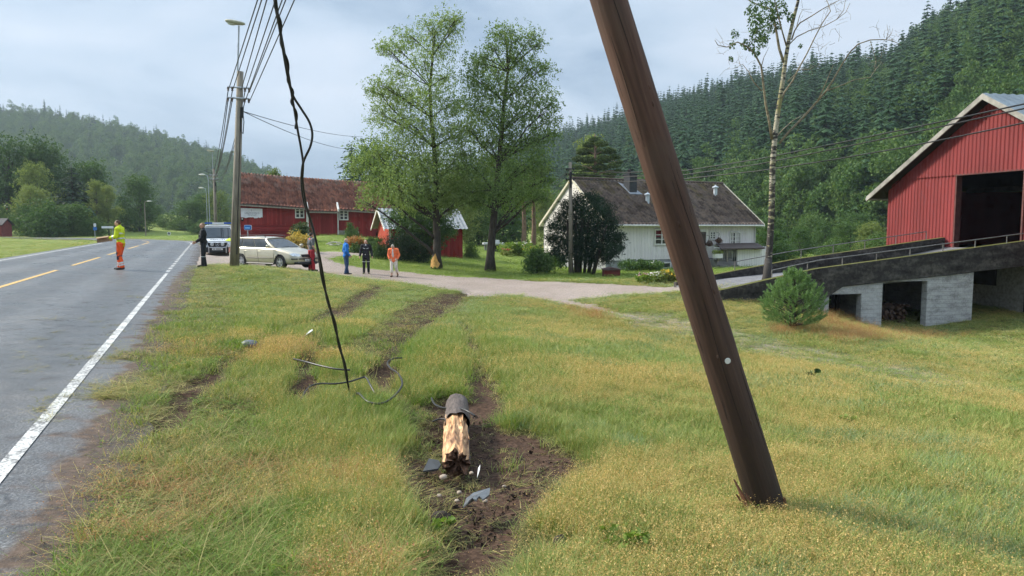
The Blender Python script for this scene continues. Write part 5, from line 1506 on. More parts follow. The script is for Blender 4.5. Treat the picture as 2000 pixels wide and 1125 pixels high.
# ---- the big red barn with its concrete ramp
RF = Fr((17.6, 33.5), (0.2, -0.98))          # s runs along the gable towards the viewer, n into the barn
def big_barn():
    fr = RF; T = lambda a, n, z: fr(a, n, z)
    sL, sC, sR = -1.15, 4.5, 10.15; z0 = .80; za = 6.62; sl = .57; D = 20.0
    fr.n = -fr.n if fr.n[0] < 0 else fr.n
    top = lambda s: za - sl * abs(s - sC) - .12
    t = thing('big_red_barn', 'big red barn clad in ribbed sheet with a wide dark doorway', 'barn', fr(sC, 0, -1.8))
    MR = mat('red_ribbed_sheet', (0.20, 0.029, 0.029), 0.75, 0.3, 0.9, stretch=(1, 1, 0.3), bmp=0.04, spec=0.35)
    d0, d1, zd = 2.88, 6.1, 3.74
    lo, up, lo2 = MB(), MB(), MB()
    ribbed(lo, fr, sL, d0, lambda s: z0 - .35, lambda s: min(zd + .06, top(s)), 0.0); ribbed(lo2, fr, d1, sR, lambda s: z0 - .35, lambda s: min(zd + .06, top(s)), 0.0)
    lo.box((sL + .03, .02, z0 - .3), (d0, .14, min(zd, top(sL))), fr); lo2.box((d1, .02, z0 - .3), (sR - .03, .14, top(sR)), fr)
    ribbed(up, fr, sL + .25, sR - .25, lambda s: zd, top, -.05)
    up.prism([(sL + .2, zd + .06), (sR - .2, zd + .06), (sR - .2, max(zd + .07, top(sR - .2))), (sC, za - .2), (sL + .2, max(zd + .07, top(sL + .2)))], .0, .12, fr)
    lo.build('lower_cladding', MR, t); lo2.build('lower_cladding', MR, t); up.build('upper_cladding', MR, t)
    sd_ = MB()
    Ts = lambda s, n, z: fr(n, s, z)
    sd_.box((sL - .0, .14, z0 - .35), (sL + .12, D, top(sL)), fr); sd_.box((sR - .12, .14, z0 - .35), (sR, D, top(sR)), fr); sd_.box((sL, D - .12, z0), (sR, D, 3.4), fr)
    sd_.prism([(sL, 3.4), (sR, 3.4), (sC, za - .2)], D - .12, D, fr)
    sd_.build('side_wall', MR, t)
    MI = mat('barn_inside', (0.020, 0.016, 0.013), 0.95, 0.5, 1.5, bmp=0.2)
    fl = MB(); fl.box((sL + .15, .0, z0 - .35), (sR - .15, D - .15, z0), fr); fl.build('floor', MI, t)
    # door frame and a beam or two seen in the dark
    fb = MB(); fb.box((d0 - .02, -.06, z0 - .1), (d0 + .05, .2, zd), fr); fb.box((d1 - .05, -.06, z0 - .1), (d1 + .02, .2, zd), fr)
    fb.box((d0 - .1, -.075, zd - .03), (d1 + .1, .2, zd + .03), fr); fb.build('door_frame', mat('rusty_edge', (0.10, 0.035, 0.03), 0.7, 0.4, 5), t)
    bm = MB()
    for n in (4, 8, 12): bm.box((sL + .2, n, 3.2), (sR - .2, n + .2, 3.4), fr); bm.box((d0 - .8, n, z0), (d0 - .6, n + .2, 3.2), fr); bm.box((d1 + .8, n, z0), (d1 + 1.0, n + .2, 3.2), fr)
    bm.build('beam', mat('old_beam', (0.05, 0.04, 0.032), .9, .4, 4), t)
    # roof, ribs running down the slope
    MRF = mat('roof_sheet_grey', (0.13, 0.165, 0.19), 0.6, 0.2, 0.8, metal=0.1, bmp=0.03)
    for sg in (-1, 1):
        v, f = [], []; K = int((D + .9) / .10); se = 6.4
        for i in range(K + 1):
            n = -.52 + i * .10; h = .03 if (i % 4) in (1, 2) else 0
            v += [fr(sC, n, za + .10 + h), fr(sC + sg * se, n, za + .10 - sl * se + h)]
        for i in range(K): f.append((2 * i, 2 * i + 1, 2 * i + 3, 2 * i + 2))
        MB().add(v, f).build('roof', MRF, t)
    un = MB()
    for sg in (-1, 1):
        se = 6.35
        c = [fr(sC, -.5, za - .06), fr(sC + sg * se, -.5, za - .06 - sl * se), fr(sC + sg * se, D + .3, za - .06 - sl * se), fr(sC, D + .3, za - .06)]
        un.hexa([tuple(q) for q in c] + [(q[0], q[1], q[2] + .09) for q in c])
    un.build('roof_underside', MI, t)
    vb = MB()
    for sg in (-1, 1):
        se = 6.45
        for (n, w0, w1) in ((-.55, -.12, .10),):
            c = [fr(sC, n, za + w0), fr(sC + sg * se, n, za + w0 - sl * se), fr(sC + sg * se, n + .05, za + w0 - sl * se), fr(sC, n + .05, za + w0)]
            vb.hexa([tuple(q) for q in c] + [(q[0], q[1], q[2] + (w1 - w0)) for q in c])
    vb.build('verge_board', mat('grey_verge', (0.30, 0.285, 0.255), .9, .45, 2.5, bmp=.3), t)
    g = MB(); g.tube([fr(sC - 6.5, -.5, za - sl * 6.5 + .02), fr(sC - 6.5, D, za - sl * 6.5 + .02)], .07, 8); g.build('gutter', M_ZINC, t)
    # lower storey
    MP = mat('rough_plaster', (0.30, 0.285, 0.25), 0.95, 0.45, 9, bmp=0.8, bdist=0.03)
    lw = MB(); lw.box((sL + .1, .08, -3.0), (sR - .1, .3, z0 - .36), fr); lw.box((sR - .3, .3, -3), (sR - .1, D, z0 - .36), fr); lw.box((sL + .1, .3, -3), (sL + .3, D, z0 - .36), fr)
    lw.box((sL, .04, -3), (sR, .08, -1.52), fr)
    lw.build('lower_wall', MP, t)
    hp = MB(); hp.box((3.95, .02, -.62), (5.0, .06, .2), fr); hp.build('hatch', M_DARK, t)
    sj = MB(); sj.box((6.25, .055, -2.5), (6.29, .079, .4), fr); sj.build('wall_joint', M_DARK, t)
    # something pale stacked deep in the doorway
    return t
big_barn()
def barn_ramp():
    fr = RF; T = lambda t_, n, z: fr(n, -t_, z)          # t_ runs down the ramp away from the barn, n is s along the gable
    t = thing('barn_ramp', 'mossy dark concrete ramp with parapets leading up to the big red barn', 'ramp', fr(4.6, -6, -2))
    m, tt, b = newmat('dark_mossy_concrete')
    n1 = noise(tt, 1.2, 6, stretch=(1, 1, 3)); n2 = noise(tt, 9, 5); geo = tt.nodes.new('ShaderNodeNewGeometry'); sp = tt.nodes.new('ShaderNodeSeparateXYZ'); tt.links.new(geo.outputs['True Normal'], sp.inputs[0])
    f = math_(tt, 'ADD', math_(tt, 'MULTIPLY', n1, 0.65), math_(tt, 'MULTIPLY', n2, 0.4))
    c = ramp_(tt, f)
    c = mixc(tt, math_(tt, 'MULTIPLY', ramp3(tt, sp.outputs['Z']), 0.85), c, (0.10, 0.10, 0.025))
    tt.links.new(c, b.inputs['Base Color']); b.inputs['Roughness'].default_value = 0.95; b.inputs['Specular IOR Level'].default_value = 0.1; bump(tt, b, n2, 0.6, 0.03)
    top = lambda q: 1.24 - .109 * q if q < 9 else 1.24 - .109 * 9 - .19 * (q - 9)
    bot = lambda q: .32 - .0825 * q
    tn = [0, 2, 4, 6, 8, 9, 10, 11, 12.5]
    near = [(q, top(q)) for q in tn] + [(q, min(bot(q), top(q) - .3) if q < 9 else top(q) - 1.2) for q in tn[::-1]]
    pb = MB(); 
    for i in range(len(tn) - 1):
        a, c_ = tn[i], tn[i + 1]
        lo = lambda q: bot(q) if q < 9 else top(q) - 1.2
        pb.prism([(a, lo(a)), (c_, lo(c_)), (c_, top(c_)), (a, top(a))], 6.80, 7.05, T)
    pb.build('near_parapet', m, t)
    pf = MB(); ft = lambda q: 1.21 - .124 * q if q < 7 else 1.21 - .124 * 7 - .165 * (q - 7)
    tf = [0.1, 2, 4, 6, 7, 8, 9, 10, 11, 12]
    for i in range(len(tf) - 1):
        a, c_ = tf[i], tf[i + 1]; pf.prism([(a, ft(a) - 1.6), (c_, ft(c_) - 1.6), (c_, ft(c_)), (a, ft(a))], 2.25, 2.5, T)
    pf.build('far_parapet', m, t)
    dk = MB(); zd = lambda q: float(np.interp(q, [0, 1, 2, 4, 6, 8, 10, 12], [.80, .66, .44, .14, -.04, -.20, -.37, -.62]))
    for i in range(len(tf) - 1):
        a, c_ = tf[i] - .1, tf[i + 1]; dk.prism([(a, zd(a) - .25), (c_, zd(c_) - .25), (c_, zd(c_)), (a, zd(a))], 2.5, 6.8, T)
    dk.build('deck', mat('ramp_asphalt', (0.16, 0.16, 0.165), 0.85, 0.3, 4, bmp=0.3), t)
    # the pale concrete store under the ramp
    m2, t2, b2 = newmat('board_marked_concrete')
    n1 = noise(t2, 2.5, 6, stretch=(1, 1, 2)); n2 = noise(t2, 16, 5)
    tc = t2.nodes.new('ShaderNodeTexCoord'); s3 = t2.nodes.new('ShaderNodeSeparateXYZ'); t2.links.new(tc.outputs['Object'], s3.inputs[0])
    fr2 = math_(t2, 'FRACT', math_(t2, 'DIVIDE', s3.outputs['Z'], 0.14)); ln = ramp(t2, math_(t2, 'ABSOLUTE', math_(t2, 'SUBTRACT', fr2, 0.5)), [(0.42, 0.0), (0.5, 1.0)])
    c2 = ramp(t2, math_(t2, 'ADD', math_(t2, 'MULTIPLY', n1, .6), math_(t2, 'MULTIPLY', n2, .4)), [(0.32, (0.17, 0.17, 0.165)), (0.5, (0.36, 0.365, 0.365)), (0.7, (0.50, 0.51, 0.51))])
    c2 = mixc(t2, math_(t2, 'MULTIPLY', math_(t2, 'MULTIPLY', ln, n2), 0.9), c2, (0.13, 0.13, 0.125))
    t2.links.new(c2, b2.inputs['Base Color']); b2.inputs['Roughness'].default_value = 0.9; bump(t2, b2, math_(t2, 'SUBTRACT', n2, ln), 0.5, 0.02)
    lo = lambda q: .29 - .0825 * q
    w_ = MB(); g0 = -3.0
    for a, c_, zt0, zb0 in ((2.85, 4.70, None, g0), (4.70, 6.46, None, -.22), (6.46, 7.26, None, g0), (7.26, 8.50, None, -.62), (8.50, 8.85, None, g0)):
        w_.prism([(a, zb0), (c_, zb0), (c_, lo(c_)), (a, lo(a))], 6.72, 6.98, T)
    w_.prism([(2.85, g0), (3.1, g0), (3.1, lo(3.1)), (2.85, lo(2.85))], 2.5, 6.72, T)
    w_.prism([(6.6, g0), (6.85, g0), (6.85, lo(6.85)), (6.6, lo(6.6))], 4.6, 6.72, T)
    w_.build('store_wall', m2, t)
    bk = MB(); bk.prism([(3.1, g0), (9, g0), (9, -.5), (3.1, .0)], 2.6, 2.8, T)
    for i in range(5): bk.prism([(7.35 + i * .24, g0), (7.5 + i * .24, g0), (7.5 + i * .24, -.62), (7.35 + i * .24, -.62)], 5.9, 5.95, T)
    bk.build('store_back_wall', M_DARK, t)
    def railing(off, tops, t0, t1, h, lab):
        r_ = MB(); k = int((t1 - t0) / 1.25)
        r_.tube([T(t0 + (t1 - t0) * i / 12, off, tops(t0 + (t1 - t0) * i / 12) + h) for i in range(13)], .020, 6)
        for i in range(k + 1):
            q = t0 + (t1 - t0) * i / k; r_.tube([T(q, off, tops(q) - .05), T(q, off, tops(q) + h)], .018, 6)
        r_.build('railing', mat('rail_steel', (0.20, 0.19, 0.18), 0.6, 0.4, 8, metal=0.4), t)
    railing(6.92, top, .2, 10.6, .26, '')
    railing(2.38, ft, .9, 9.5, .34, '')
    # firewood heaped in the store
    fw = MB(); r = np.random.default_rng(5); wp = []
    for i in range(260):
        q = r.uniform(4.75, 6.55); z = -2.3 + 1.15 * r.uniform(0, 1) ** 0.9; n = 5.9 + r.uniform(-.25, .35) - .25 * (z + 2.0)
        a = r.normal(0, .35); L = .18; rr = r.uniform(.045, .08)
        p0 = np.array(T(q - L * math.sin(a), n - L, z)); p1 = np.array(T(q + L * math.sin(a), n + L, z + r.normal(0, .04)))
        fw.tube([p0, p1], rr, 5)
    o = fw.build('firewood', mat('firewood_bark', (0.09, 0.055, 0.04), 0.95, 0.6, 4, bmp=0.3)); tag(o, 'split firewood heaped in the dark store under the ramp', None, None, 'stuff')
def ramp_(t, f): return ramp(t, f, [(0.34, (0.016, 0.015, 0.015)), (0.52, (0.048, 0.045, 0.042)), (0.72, (0.13, 0.12, 0.105))])
def ramp3(t, z): return ramp(t, z, [(0.5, 0.0), (0.9, 1.0)])
barn_ramp()

# ---- small far things: the red hut at the left border, pale shelter behind the lawn
def hut(name, label, px, base_py, Y, wd, h, dep, roofm, wallm, rot=0.25, roof_over=.25):
    x, _, z = P(px, base_py, Y); z = min(z, Hs(x, Y)) if False else z
    fr = Fr((x - wd / 2, Y), (math.cos(rot), math.sin(rot)))
    t = thing(name, label, 'hut', (x, Y, z))
    b = MB(); b.box((0, 0, z - .5), (wd, dep, z + h * .6), fr); T = lambda a, n, zz: fr(n, a, zz)
    b.prism([(0, z + h * .6), (dep, z + h * .6), (dep / 2, z + h - .05)], 0, wd, T); b.build('wall', wallm, t)
    r = MB()
    for n0 in (-roof_over, dep + roof_over):
        k = h * .4 / (dep / 2); ze_ = z + h * .6 - k * roof_over
        c = [fr(-.25, n0, ze_), fr(wd + .25, n0, ze_), fr(wd + .25, dep / 2, z + h), fr(-.25, dep / 2, z + h)]
        r.hexa(c + [(q[0], q[1], q[2] + .1) for q in c])
    r.build('roof', roofm, t)
    return fr, t, z
M_HUTR = mat('hut_red', (0.22, 0.05, 0.04), 0.8, 0.25, 4)
hut('red_hut', 'little red hut with a dark roof at the left border of the field', -14, 455, 96, 2.0, 1.8, 2.4, mat('hut_roof', (0.05, 0.045, 0.045), 0.8, 0.3, 3), M_HUTR, 0.1)
fr, t, z = hut('red_cabin', 'tiny red cabin with a pale roof up the slope at far left', 22, 413, 132, 1.9, 1.3, 1.6, mat('pale_roof', (0.5, 0.5, 0.5), 0.6, 0.2, 3), mat('cabin_red', (0.45, 0.07, 0.05), 0.7, 0.2, 4), 0.2)
def shelter():
    Y = 66.0; b = P(964, 489, Y); x0, x1 = P(945, 489, Y)[0], P(984, 489, Y)[0]; z = b[2]
    t = thing('garden_shelter', 'pale grey makeshift garden shelter with a covered roof behind the big tree', 'shelter', (b[0], Y, z))
    w_ = x1 - x0; fr = Fr((x0, Y), (1, .12))
    mb = MB(); mb.box((.1, 0, z - .6), (w_ - .1, .9, z + .55), fr); mb.build('wall', mat('shelter_grey', (0.42, 0.43, 0.43), 0.8, 0.3, 3), t)
    mb = MB(); mb.box((-.05, -.25, z + .52), (w_ + .05, 1.1, z + .66), fr); mb.box((w_ * .55, -.1, z + .66), (w_ * .78, .5, z + .9), fr); mb.build('roof', mat('shelter_sheet', (0.55, 0.57, 0.58), 0.6, 0.2, 3), t)
    mb = MB()
    for s in (.05, w_ * .45, w_ * .85): mb.box((s, -.08, z - .6), (s + .08, -.001, z + .52), fr)
    mb.build('post', mat('shelter_post', (0.12, 0.12, 0.13), 0.8, 0.2, 3), t)
    mb = MB(); mb.box((w_ * .5, -.06, z - .5), (w_ * .8, -.003, z + .40), fr); mb.build('opening', M_DARK, t)
shelter()
# ------------------------------------------------------------------ poles, lamps, wires, signs
M_POLE = mat('grey_pole_wood', (0.24, 0.21, 0.165), 0.9, 0.45, 5, stretch=(3, 3, 0.3), bmp=0.5, bdist=0.02)
M_BLACK = mat('black_rubber', (0.012, 0.012, 0.013), 0.5, 0.3, 20, bmp=0.05)
M_GALV = mat('galvanised_steel', (0.38, 0.41, 0.44), 0.5, 0.25, 6, metal=0.6, bmp=0.05)
M_LAMPH = mat('lamp_housing', (0.36, 0.35, 0.26), 0.6, 0.3, 6, bmp=0.05)
M_LENS = mat('lamp_lens', (0.55, 0.56, 0.52), 0.3, 0.1, 4, bmp=0)
def line_pole(label, h, r0, r1, lamp=True, name='utility_pole'):
    t = thing(name, label, 'pole', (0, 0, 0))
    b = MB(); b.tube([(0, 0, -.5), (0, 0, h * .4), (0, 0, h)], [r0, (r0 + r1) / 2, r1], 14, jit=.02); b.build('pole', M_POLE, t, True)
    a = MB()
    for z in (h - .62, h - 1.02): a.tube([(-.42, -.12, z), (.42, -.12, z)], .035, 6)
    a.build('crossarm', M_GALV, t)
    for z in (h - .62, h - 1.02):
        for x in (-.40, -.24, .24, .40):
            q = MB(); q.lathe([(.01, .0), (.045, .01), (.05, -.05), (.03, -.07), (.05, -.10), (.012, -.14)], lambda x_, y_, zz, x=x, z=z: (x + x_, -.12 + y_, z + zz - .02), 8); q.build('insulator', mat('insulator_brown', (0.10, 0.07, 0.055), 0.3, 0.2, 9, bmp=0) if 'insulator_brown' not in bpy.data.materials else bpy.data.materials['insulator_brown'], t)
    c = MB(); c.box((.10, -.16, h - 1.75), (.20, -.06, h - 1.35)); c.tube([(.15, -.11, h - 1.3), (.24, -.12, h - 1.9), (.22, -.12, h - 2.35), (.13, -.12, h - 2.25), (.12, -.12, h - 1.8)], .018, 6); c.build('cable_box', M_BLACK, t)
    g = MB(); g.tube([(r0 * .7, -r0 * .7, .3), (r1 * .7, -r1 * .7, h - 1.6)], .018, 5); g.build('conduit', M_BLACK, t)
    if lamp:
        m = MB(); m.tube([(-.10, 0, h - 1.1), (-.11, 0, h + 1.70)], .032, 8); m.build('lamp_mast', M_GALV, t)
        hd = MB(); hp = [(.10, .045, .09), (.02, .075, .10), (-.20, .10, .13), (-.42, .105, .13), (-.58, .07, .09), (-.64, .02, .03)]
        v, f = [], []; k = 10
        for x, rz, ry in hp:
            for j in range(k):
                an = 2 * math.pi * j / k; v.append((x, ry * math.cos(an), h + 1.80 - x * .10 + rz * math.sin(an) * (1.0 if math.sin(an) < 0 else .7)))
        for i in range(len(hp) - 1):
            for j in range(k): f.append((i * k + j, i * k + (j + 1) % k, (i + 1) * k + (j + 1) % k, (i + 1) * k + j))
        f += [tuple(range(k))[::-1], tuple(range((len(hp) - 1) * k, len(hp) * k))]
        hd.add(v, f); ho = hd.build('lamp_head', M_LAMPH, t, True)
        ln = MB(); ln.ell((-.36, 0, h + 1.78), (.20, .095, .085), 10, 6); ln.build('lens', M_LENS, ho, True)
    return t
Yp = 29.0
pb = P(458, 511, Yp); pt_ = P(469.5, 139, Yp)
PH = pt_[2] - pb[2]
pole1 = line_pole('weathered grey roadside pole with a lamp, standing before the silver car', PH, .185, .115)
pole1.location = pb.tolist(); pole1.rotation_euler = (0, math.atan2(pt_[0] - pb[0], PH), 0)
def far_pole(px, top_py, Y, label):
    x = (px - 1000) / FPX * Y; z = P(px, top_py, Y)[2] - PH
    return dup(pole1, (x, Y, z), 0.0, 1.0, label)
P2 = far_pole(423.5, 330, 76.0, 'distant wooden line pole with a lamp behind the police van')
P2.rotation_euler = (0, 0, 0)
def street_lamp(label, px, top, base, Y, left=True, wood=False):
    b = P(px, base, Y); h = P(px, top, Y)[2] - b[2]
    t = thing('street_lamp', label, 'street lamp', b, 'street lamps along the road')
    m = MB(); r = .10 if wood else .07
    m.tube([b + (0, 0, -.4), b + (0, 0, h * .9), b + (-.1, 0, h * .99)] if left else [b + (0, 0, -.4), b + (0, 0, h * .93), b + (.1, 0, h * .99)], [r, r * .7, r * .5], 8)
    s = -1 if left else 1
    m.tube([b + (s * .1, 0, h * .985), b + (s * .5, 0, h)], r * .5, 6)
    m.build('pole', M_POLE if wood else M_GALV, t)
    q = MB(); q.ell(b + (s * .75, 0, h), (.42, .16, .10), 10, 6); q.build('lamp_head', M_TRIM, t, True)
street_lamp('second distant street lamp, tall thin mast left of the far line pole', 411, 341, 470, 92)
street_lamp('farthest street lamp on a thin mast, the lowest one left of the far line pole', 406, 367, 466, 112)
street_lamp('wooden lamp post standing at the inner side of the road bend', 285, 393, 463, 118, False, True)

# ---- wires
def wire(pts, rad, label, group, sag=0.0, name='overhead_wire', m=None, cat='wire'):
    a = [np.array(p, float) for p in pts]
    if sag and len(a) == 2:
        a = [a[0] + (a[1] - a[0]) * u - np.array([0, 0, sag * 4 * u * (1 - u)]) for u in np.linspace(0, 1, 17)]
    b = MB(); b.tube(a, rad, 6); o = b.build(name, m or M_BLACK, None, True)
    return tag(o, label, cat, group)
def pole_pt(x, z):                    # point on the near pole's hardware
    v = Matrix.Rotation(pole1.rotation_euler[1], 4, 'Y') @ Vector((x, -.12, PH + z)); return np.array(pole1.location) + np.array(v)
near_w = [(-.40, -.78, 503), (-.24, -.78, 511), (.10, -.70, 521), (.24, -.78, 538), (.24, -1.18, 551), (.40, -.78, 558), (.40, -1.18, 575)]
for x, z, px in near_w:
    a = pole_pt(x, z); q = P(px, 0, 18.6); e_ = a + (q - a) * ((Yp - 5.2) / (Yp - 18.6))
    wire([a, e_], .016, 'black overhead wire running from the lamp pole towards the viewer', 'overhead wires of the near span', .0)
for i, (x, z) in enumerate([(-.40, -.78), (-.24, -.78), (-.40, -1.18), (-.24, -1.18), (.24, -1.18), (.24, -.78)]):
    b_ = np.array(P2.location) + np.array([x, -.12, PH + z])
    wire([pole_pt(x, z), b_], .017, 'black overhead wire sagging along the road to the far pole', 'overhead wires of the far span', .9 + .18 * (i % 3))
wire([pole_pt(.18, -1.5), P(708, 267, 66)], .014, 'thin wire from the lamp pole to the trees, the upper of two', None, .25)
wire([pole_pt(.18, -1.5), P(676, 291, 60)], .014, 'thin wire from the lamp pole to the trees, the lower of two', None, .25)
# pole by the yew and its lines
Yq = 40.5; qb = P(1114, 540, Yq); qb[2] = Hs(qb[0], Yq) - .1; qt = P(1113.5, 317, Yq)
def yew_pole():
    h = qt[2] - qb[2]
    t = thing('utility_pole', 'slim grey pole standing against the dark yew before the white house', 'pole', qb)
    b = MB(); b.tube([qb, qb + (0, 0, h * .5), qt], [.115, .10, .085], 12, jit=.02); b.build('pole', M_POLE, t, True)
    c = MB()
    for py in (330, 340, 350):
        p = P(1113.5, py, Yq); c.tube([p + (-.18, -.09, 0), p + (.16, -.09, 0)], .03, 6); c.ell(p + (-.2, -.09, -.02), (.05, .05, .07), 8, 5); c.ell(p + (.18, -.09, -.02), (.05, .05, .07), 8, 5)
    c.box(P(1113.5, 356, Yq) + (-.03, -.16, -.3), P(1113.5, 336, Yq) + (.09, -.09, 0)); c.build('bracket', M_BLACK, t)
    d = MB(); d.lathe([(.098, 0), (.10, .02), (.10, .05), (.095, .07)], lambda x, y, z: (P(1113.5, 353, Yq)[0] + x, Yq + y, P(1113.5, 358, Yq)[2] + z), 12); d.build('tag_band', mat('tag_yellow', (0.5, 0.36, 0.05), 0.5, 0.1, 4), t)
yew_pole()
for k, (py, pts) in enumerate([(334, [(1220, 337), (1340, 333), (1480, 311), (1620, 283), (1760, 254), (1880, 229), (2000, 203), (2120, 176), (2500, 92), (2900, 4)]),
                               (341, [(1220, 345), (1340, 341), (1480, 321), (1620, 293), (1760, 264), (1880, 238), (2000, 212), (2120, 186), (2500, 102), (2900, 14)]),
                               (349, [(1220, 355), (1340, 349), (1480, 334), (1620, 313), (1760, 289), (1880, 265), (2000, 240), (2120, 215), (2500, 138), (2900, 60)])]):
    n = len(pts); L = [P(1116, py, Yq - .1)] + [P(x, y, Yq + (16 - Yq) * min(1.35, ((x - 1116) / (2120 - 1116)) ** .8)) for x, y in pts]
    wire(L, .022, ['topmost', 'middle', 'lowest'][k] + ' of the three black lines crossing the big red barn', None)
for k, py in enumerate((333, 341, 351)):
    wire([P(1111, py, Yq - .1), P(1058, py + 34 + 3 * k, 58)], .014, 'black line running from the slim pole back into the trees', 'lines behind the slim pole', .15)

# ---- the leaning pole, snapped off at the ground
def leaning_pole():
    m, t, b = newmat('brown_pole_wood')
    n1 = noise(t, 2.0, 7, stretch=(4, 4, 0.35)); n2 = noise(t, 9, 6, stretch=(5, 5, 0.25)); n3 = noise(t, 0.6, 4)
    tc = t.nodes.new('ShaderNodeTexCoord'); sp = t.nodes.new('ShaderNodeSeparateXYZ'); t.links.new(tc.outputs['Object'], sp.inputs[0])
    f = math_(t, 'ADD', math_(t, 'MULTIPLY', n1, .55), math_(t, 'MULTIPLY', n2, .45))
    c = ramp(t, f, [(0.30, (0.034, 0.018, 0.012)), (0.50, (0.085, 0.043, 0.029)), (0.72, (0.15, 0.085, 0.060))])
    c = mixc(t, ramp(t, noise(t, 3.0, 5, stretch=(1.2, 1.2, .5)), [(0.52, 0.0), (0.66, .65)]), c, (0.085, 0.055, 0.04))
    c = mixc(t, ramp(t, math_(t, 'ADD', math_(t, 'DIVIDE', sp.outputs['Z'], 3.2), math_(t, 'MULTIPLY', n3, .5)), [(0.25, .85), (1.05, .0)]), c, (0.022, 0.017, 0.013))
    crack = ramp(t, noise(t, 7, 3, stretch=(6, 6, 0.3)), [(0.68, 0.0), (0.71, 1.0)])
    c = mixc(t, math_(t, 'MULTIPLY', crack, .75), c, (0.02, 0.013, 0.01))
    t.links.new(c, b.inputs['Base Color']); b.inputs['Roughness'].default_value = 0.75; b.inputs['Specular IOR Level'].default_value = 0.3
    bump(t, b, math_(t, 'SUBTRACT', f, crack), 0.7, 0.012)
    A = P(1497, 988, 4.62); B = P(1189, 0, 4.52); d = B - A; L = np.linalg.norm(d); d = d / L; LEN = 8.6
    t_ = thing('utility_pole', 'leaning brown wooden pole snapped at its foot, with a small white tag', 'pole')
    mb = MB(); v, f_ = [], []; n = 30; rows = 46; r = np.random.default_rng(2)
    lump = r.normal(0, 1, (6, 3))
    for i in range(rows):
        z = -.05 + LEN * (i / (rows - 1)) ** 1.25; rad = .1160 - .0034 * z
        for j in range(n):
            a = 2 * math.pi * j / n; k = rad * (1 + .012 * math.sin(2 * a + z * .8) + .008 * math.sin(5 * a + z * 2.1) + .006 * r.normal())
            zz = z
            if i == 0: zz += -.03 + .10 * (.5 + .5 * math.sin(3 * a + 1)) * r.uniform(.3, 1)
            v.append((k * math.cos(a), k * math.sin(a), zz))
    for i in range(rows - 1):
        for j in range(n): f_.append((i * n + j, i * n + (j + 1) % n, (i + 1) * n + (j + 1) % n, (i + 1) * n + j))
    f_ += [tuple(range(n))[::-1], tuple(range((rows - 1) * n, rows * n))]
    mb.add(v, f_)
    for (zz, an) in ((2.62, -1.1), (2.72, -1.0), (1.45, -.95), (1.05, -1.9), (1.9, -1.75), (3.5, -1.3), (.6, -1.2)):
        rad = .114 - .0034 * zz; mb.ell((rad * .93 * math.cos(an), rad * .93 * math.sin(an), zz), (.014, .014, .028), 8, 5)
    mb.build('pole', m, t_, True)
    ck = MB()
    for an, z0, z1 in ((-1.75, .5, 1.5), (-1.15, 1.3, 2.3), (-2.3, 2.4, 3.2), (-.7, .3, 1.0), (-1.5, 2.9, 3.5)):
        zs = np.linspace(z0, z1, 14)
        ck.tube([((.1155 - .0034 * z) * math.cos(an + .05 * math.sin(z * 5)), (.1155 - .0034 * z) * math.sin(an + .05 * math.sin(z * 5)), z) for z in zs], [.0004 + .0014 * math.sin(math.pi * i / 13) for i in range(14)], 5)
    ck.build('drying_cracks', M_DARK, t_)
    s = MB()
    for k, (an, h, w0, lean) in enumerate(((-2.75, .27, .042, .055), (-2.5, .17, .034, .03), (-3.0, .15, .03, .05), (-2.2, .07, .03, .015), (-.6, .06, .03, .012))):
        c_, s_ = math.cos(an), math.sin(an); R0 = .122; px_, py_ = -s_ * w0, c_ * w0
        p = [(R0 * c_ - px_, R0 * s_ - py_, -.06), (R0 * c_ + px_, R0 * s_ + py_, -.06), ((R0 + lean) * c_ + px_ * .1, (R0 + lean) * s_, h), ((R0 - .02) * c_ - px_, (R0 - .02) * s_ - py_, -.06), ((R0 - .02) * c_ + px_, (R0 - .02) * s_ + py_, -.06), ((R0 + lean - .012) * c_, (R0 + lean - .012) * s_, h * .97)]
        s.add(p, [(0, 1, 2), (5, 4, 3), (0, 2, 5, 3), (1, 4, 5, 2), (0, 3, 4, 1)])
    s.build('splinter', mat('splintered_wood', (0.17, 0.075, 0.045), 0.9, 0.4, 12, stretch=(3, 3, .4), bmp=.3), t_)
    ca = MB(); ca.tube([(-.7, -.15, LEN - .5), (.7, -.15, LEN - .5)], .05, 6); ca.build('crossarm', M_GALV, t_)
    tg = MB(); hgt = np.linalg.norm(P(1420, 694, 4.6) - A); an = -math.pi / 2 + .12
    R0 = .1115
    tg.lathe([(0, .004), (.017, .004), (.019, 0), (.019, -.01)], lambda x, y, z: (R0 * math.cos(an) + x, R0 * math.sin(an) - z * 1.0, hgt + y), 14)
    tg.build('tag', mat('tag_white', (0.62, 0.62, 0.58), 0.5, 0.1, 30, bmp=0), t_)
    q = Vector(d).to_track_quat('Z', 'Y')
    # keep local -Y towards the camera: build the basis by hand
    zax = Vector(d); yax = Vector((0, 1, 0)); yax = (yax - zax * yax.dot(zax)).normalized(); xax = yax.cross(zax)
    Mx = Matrix((xax, yax, zax)).transposed()
    t_.rotation_euler = Mx.to_euler(); t_.location = A.tolist()
leaning_pole()

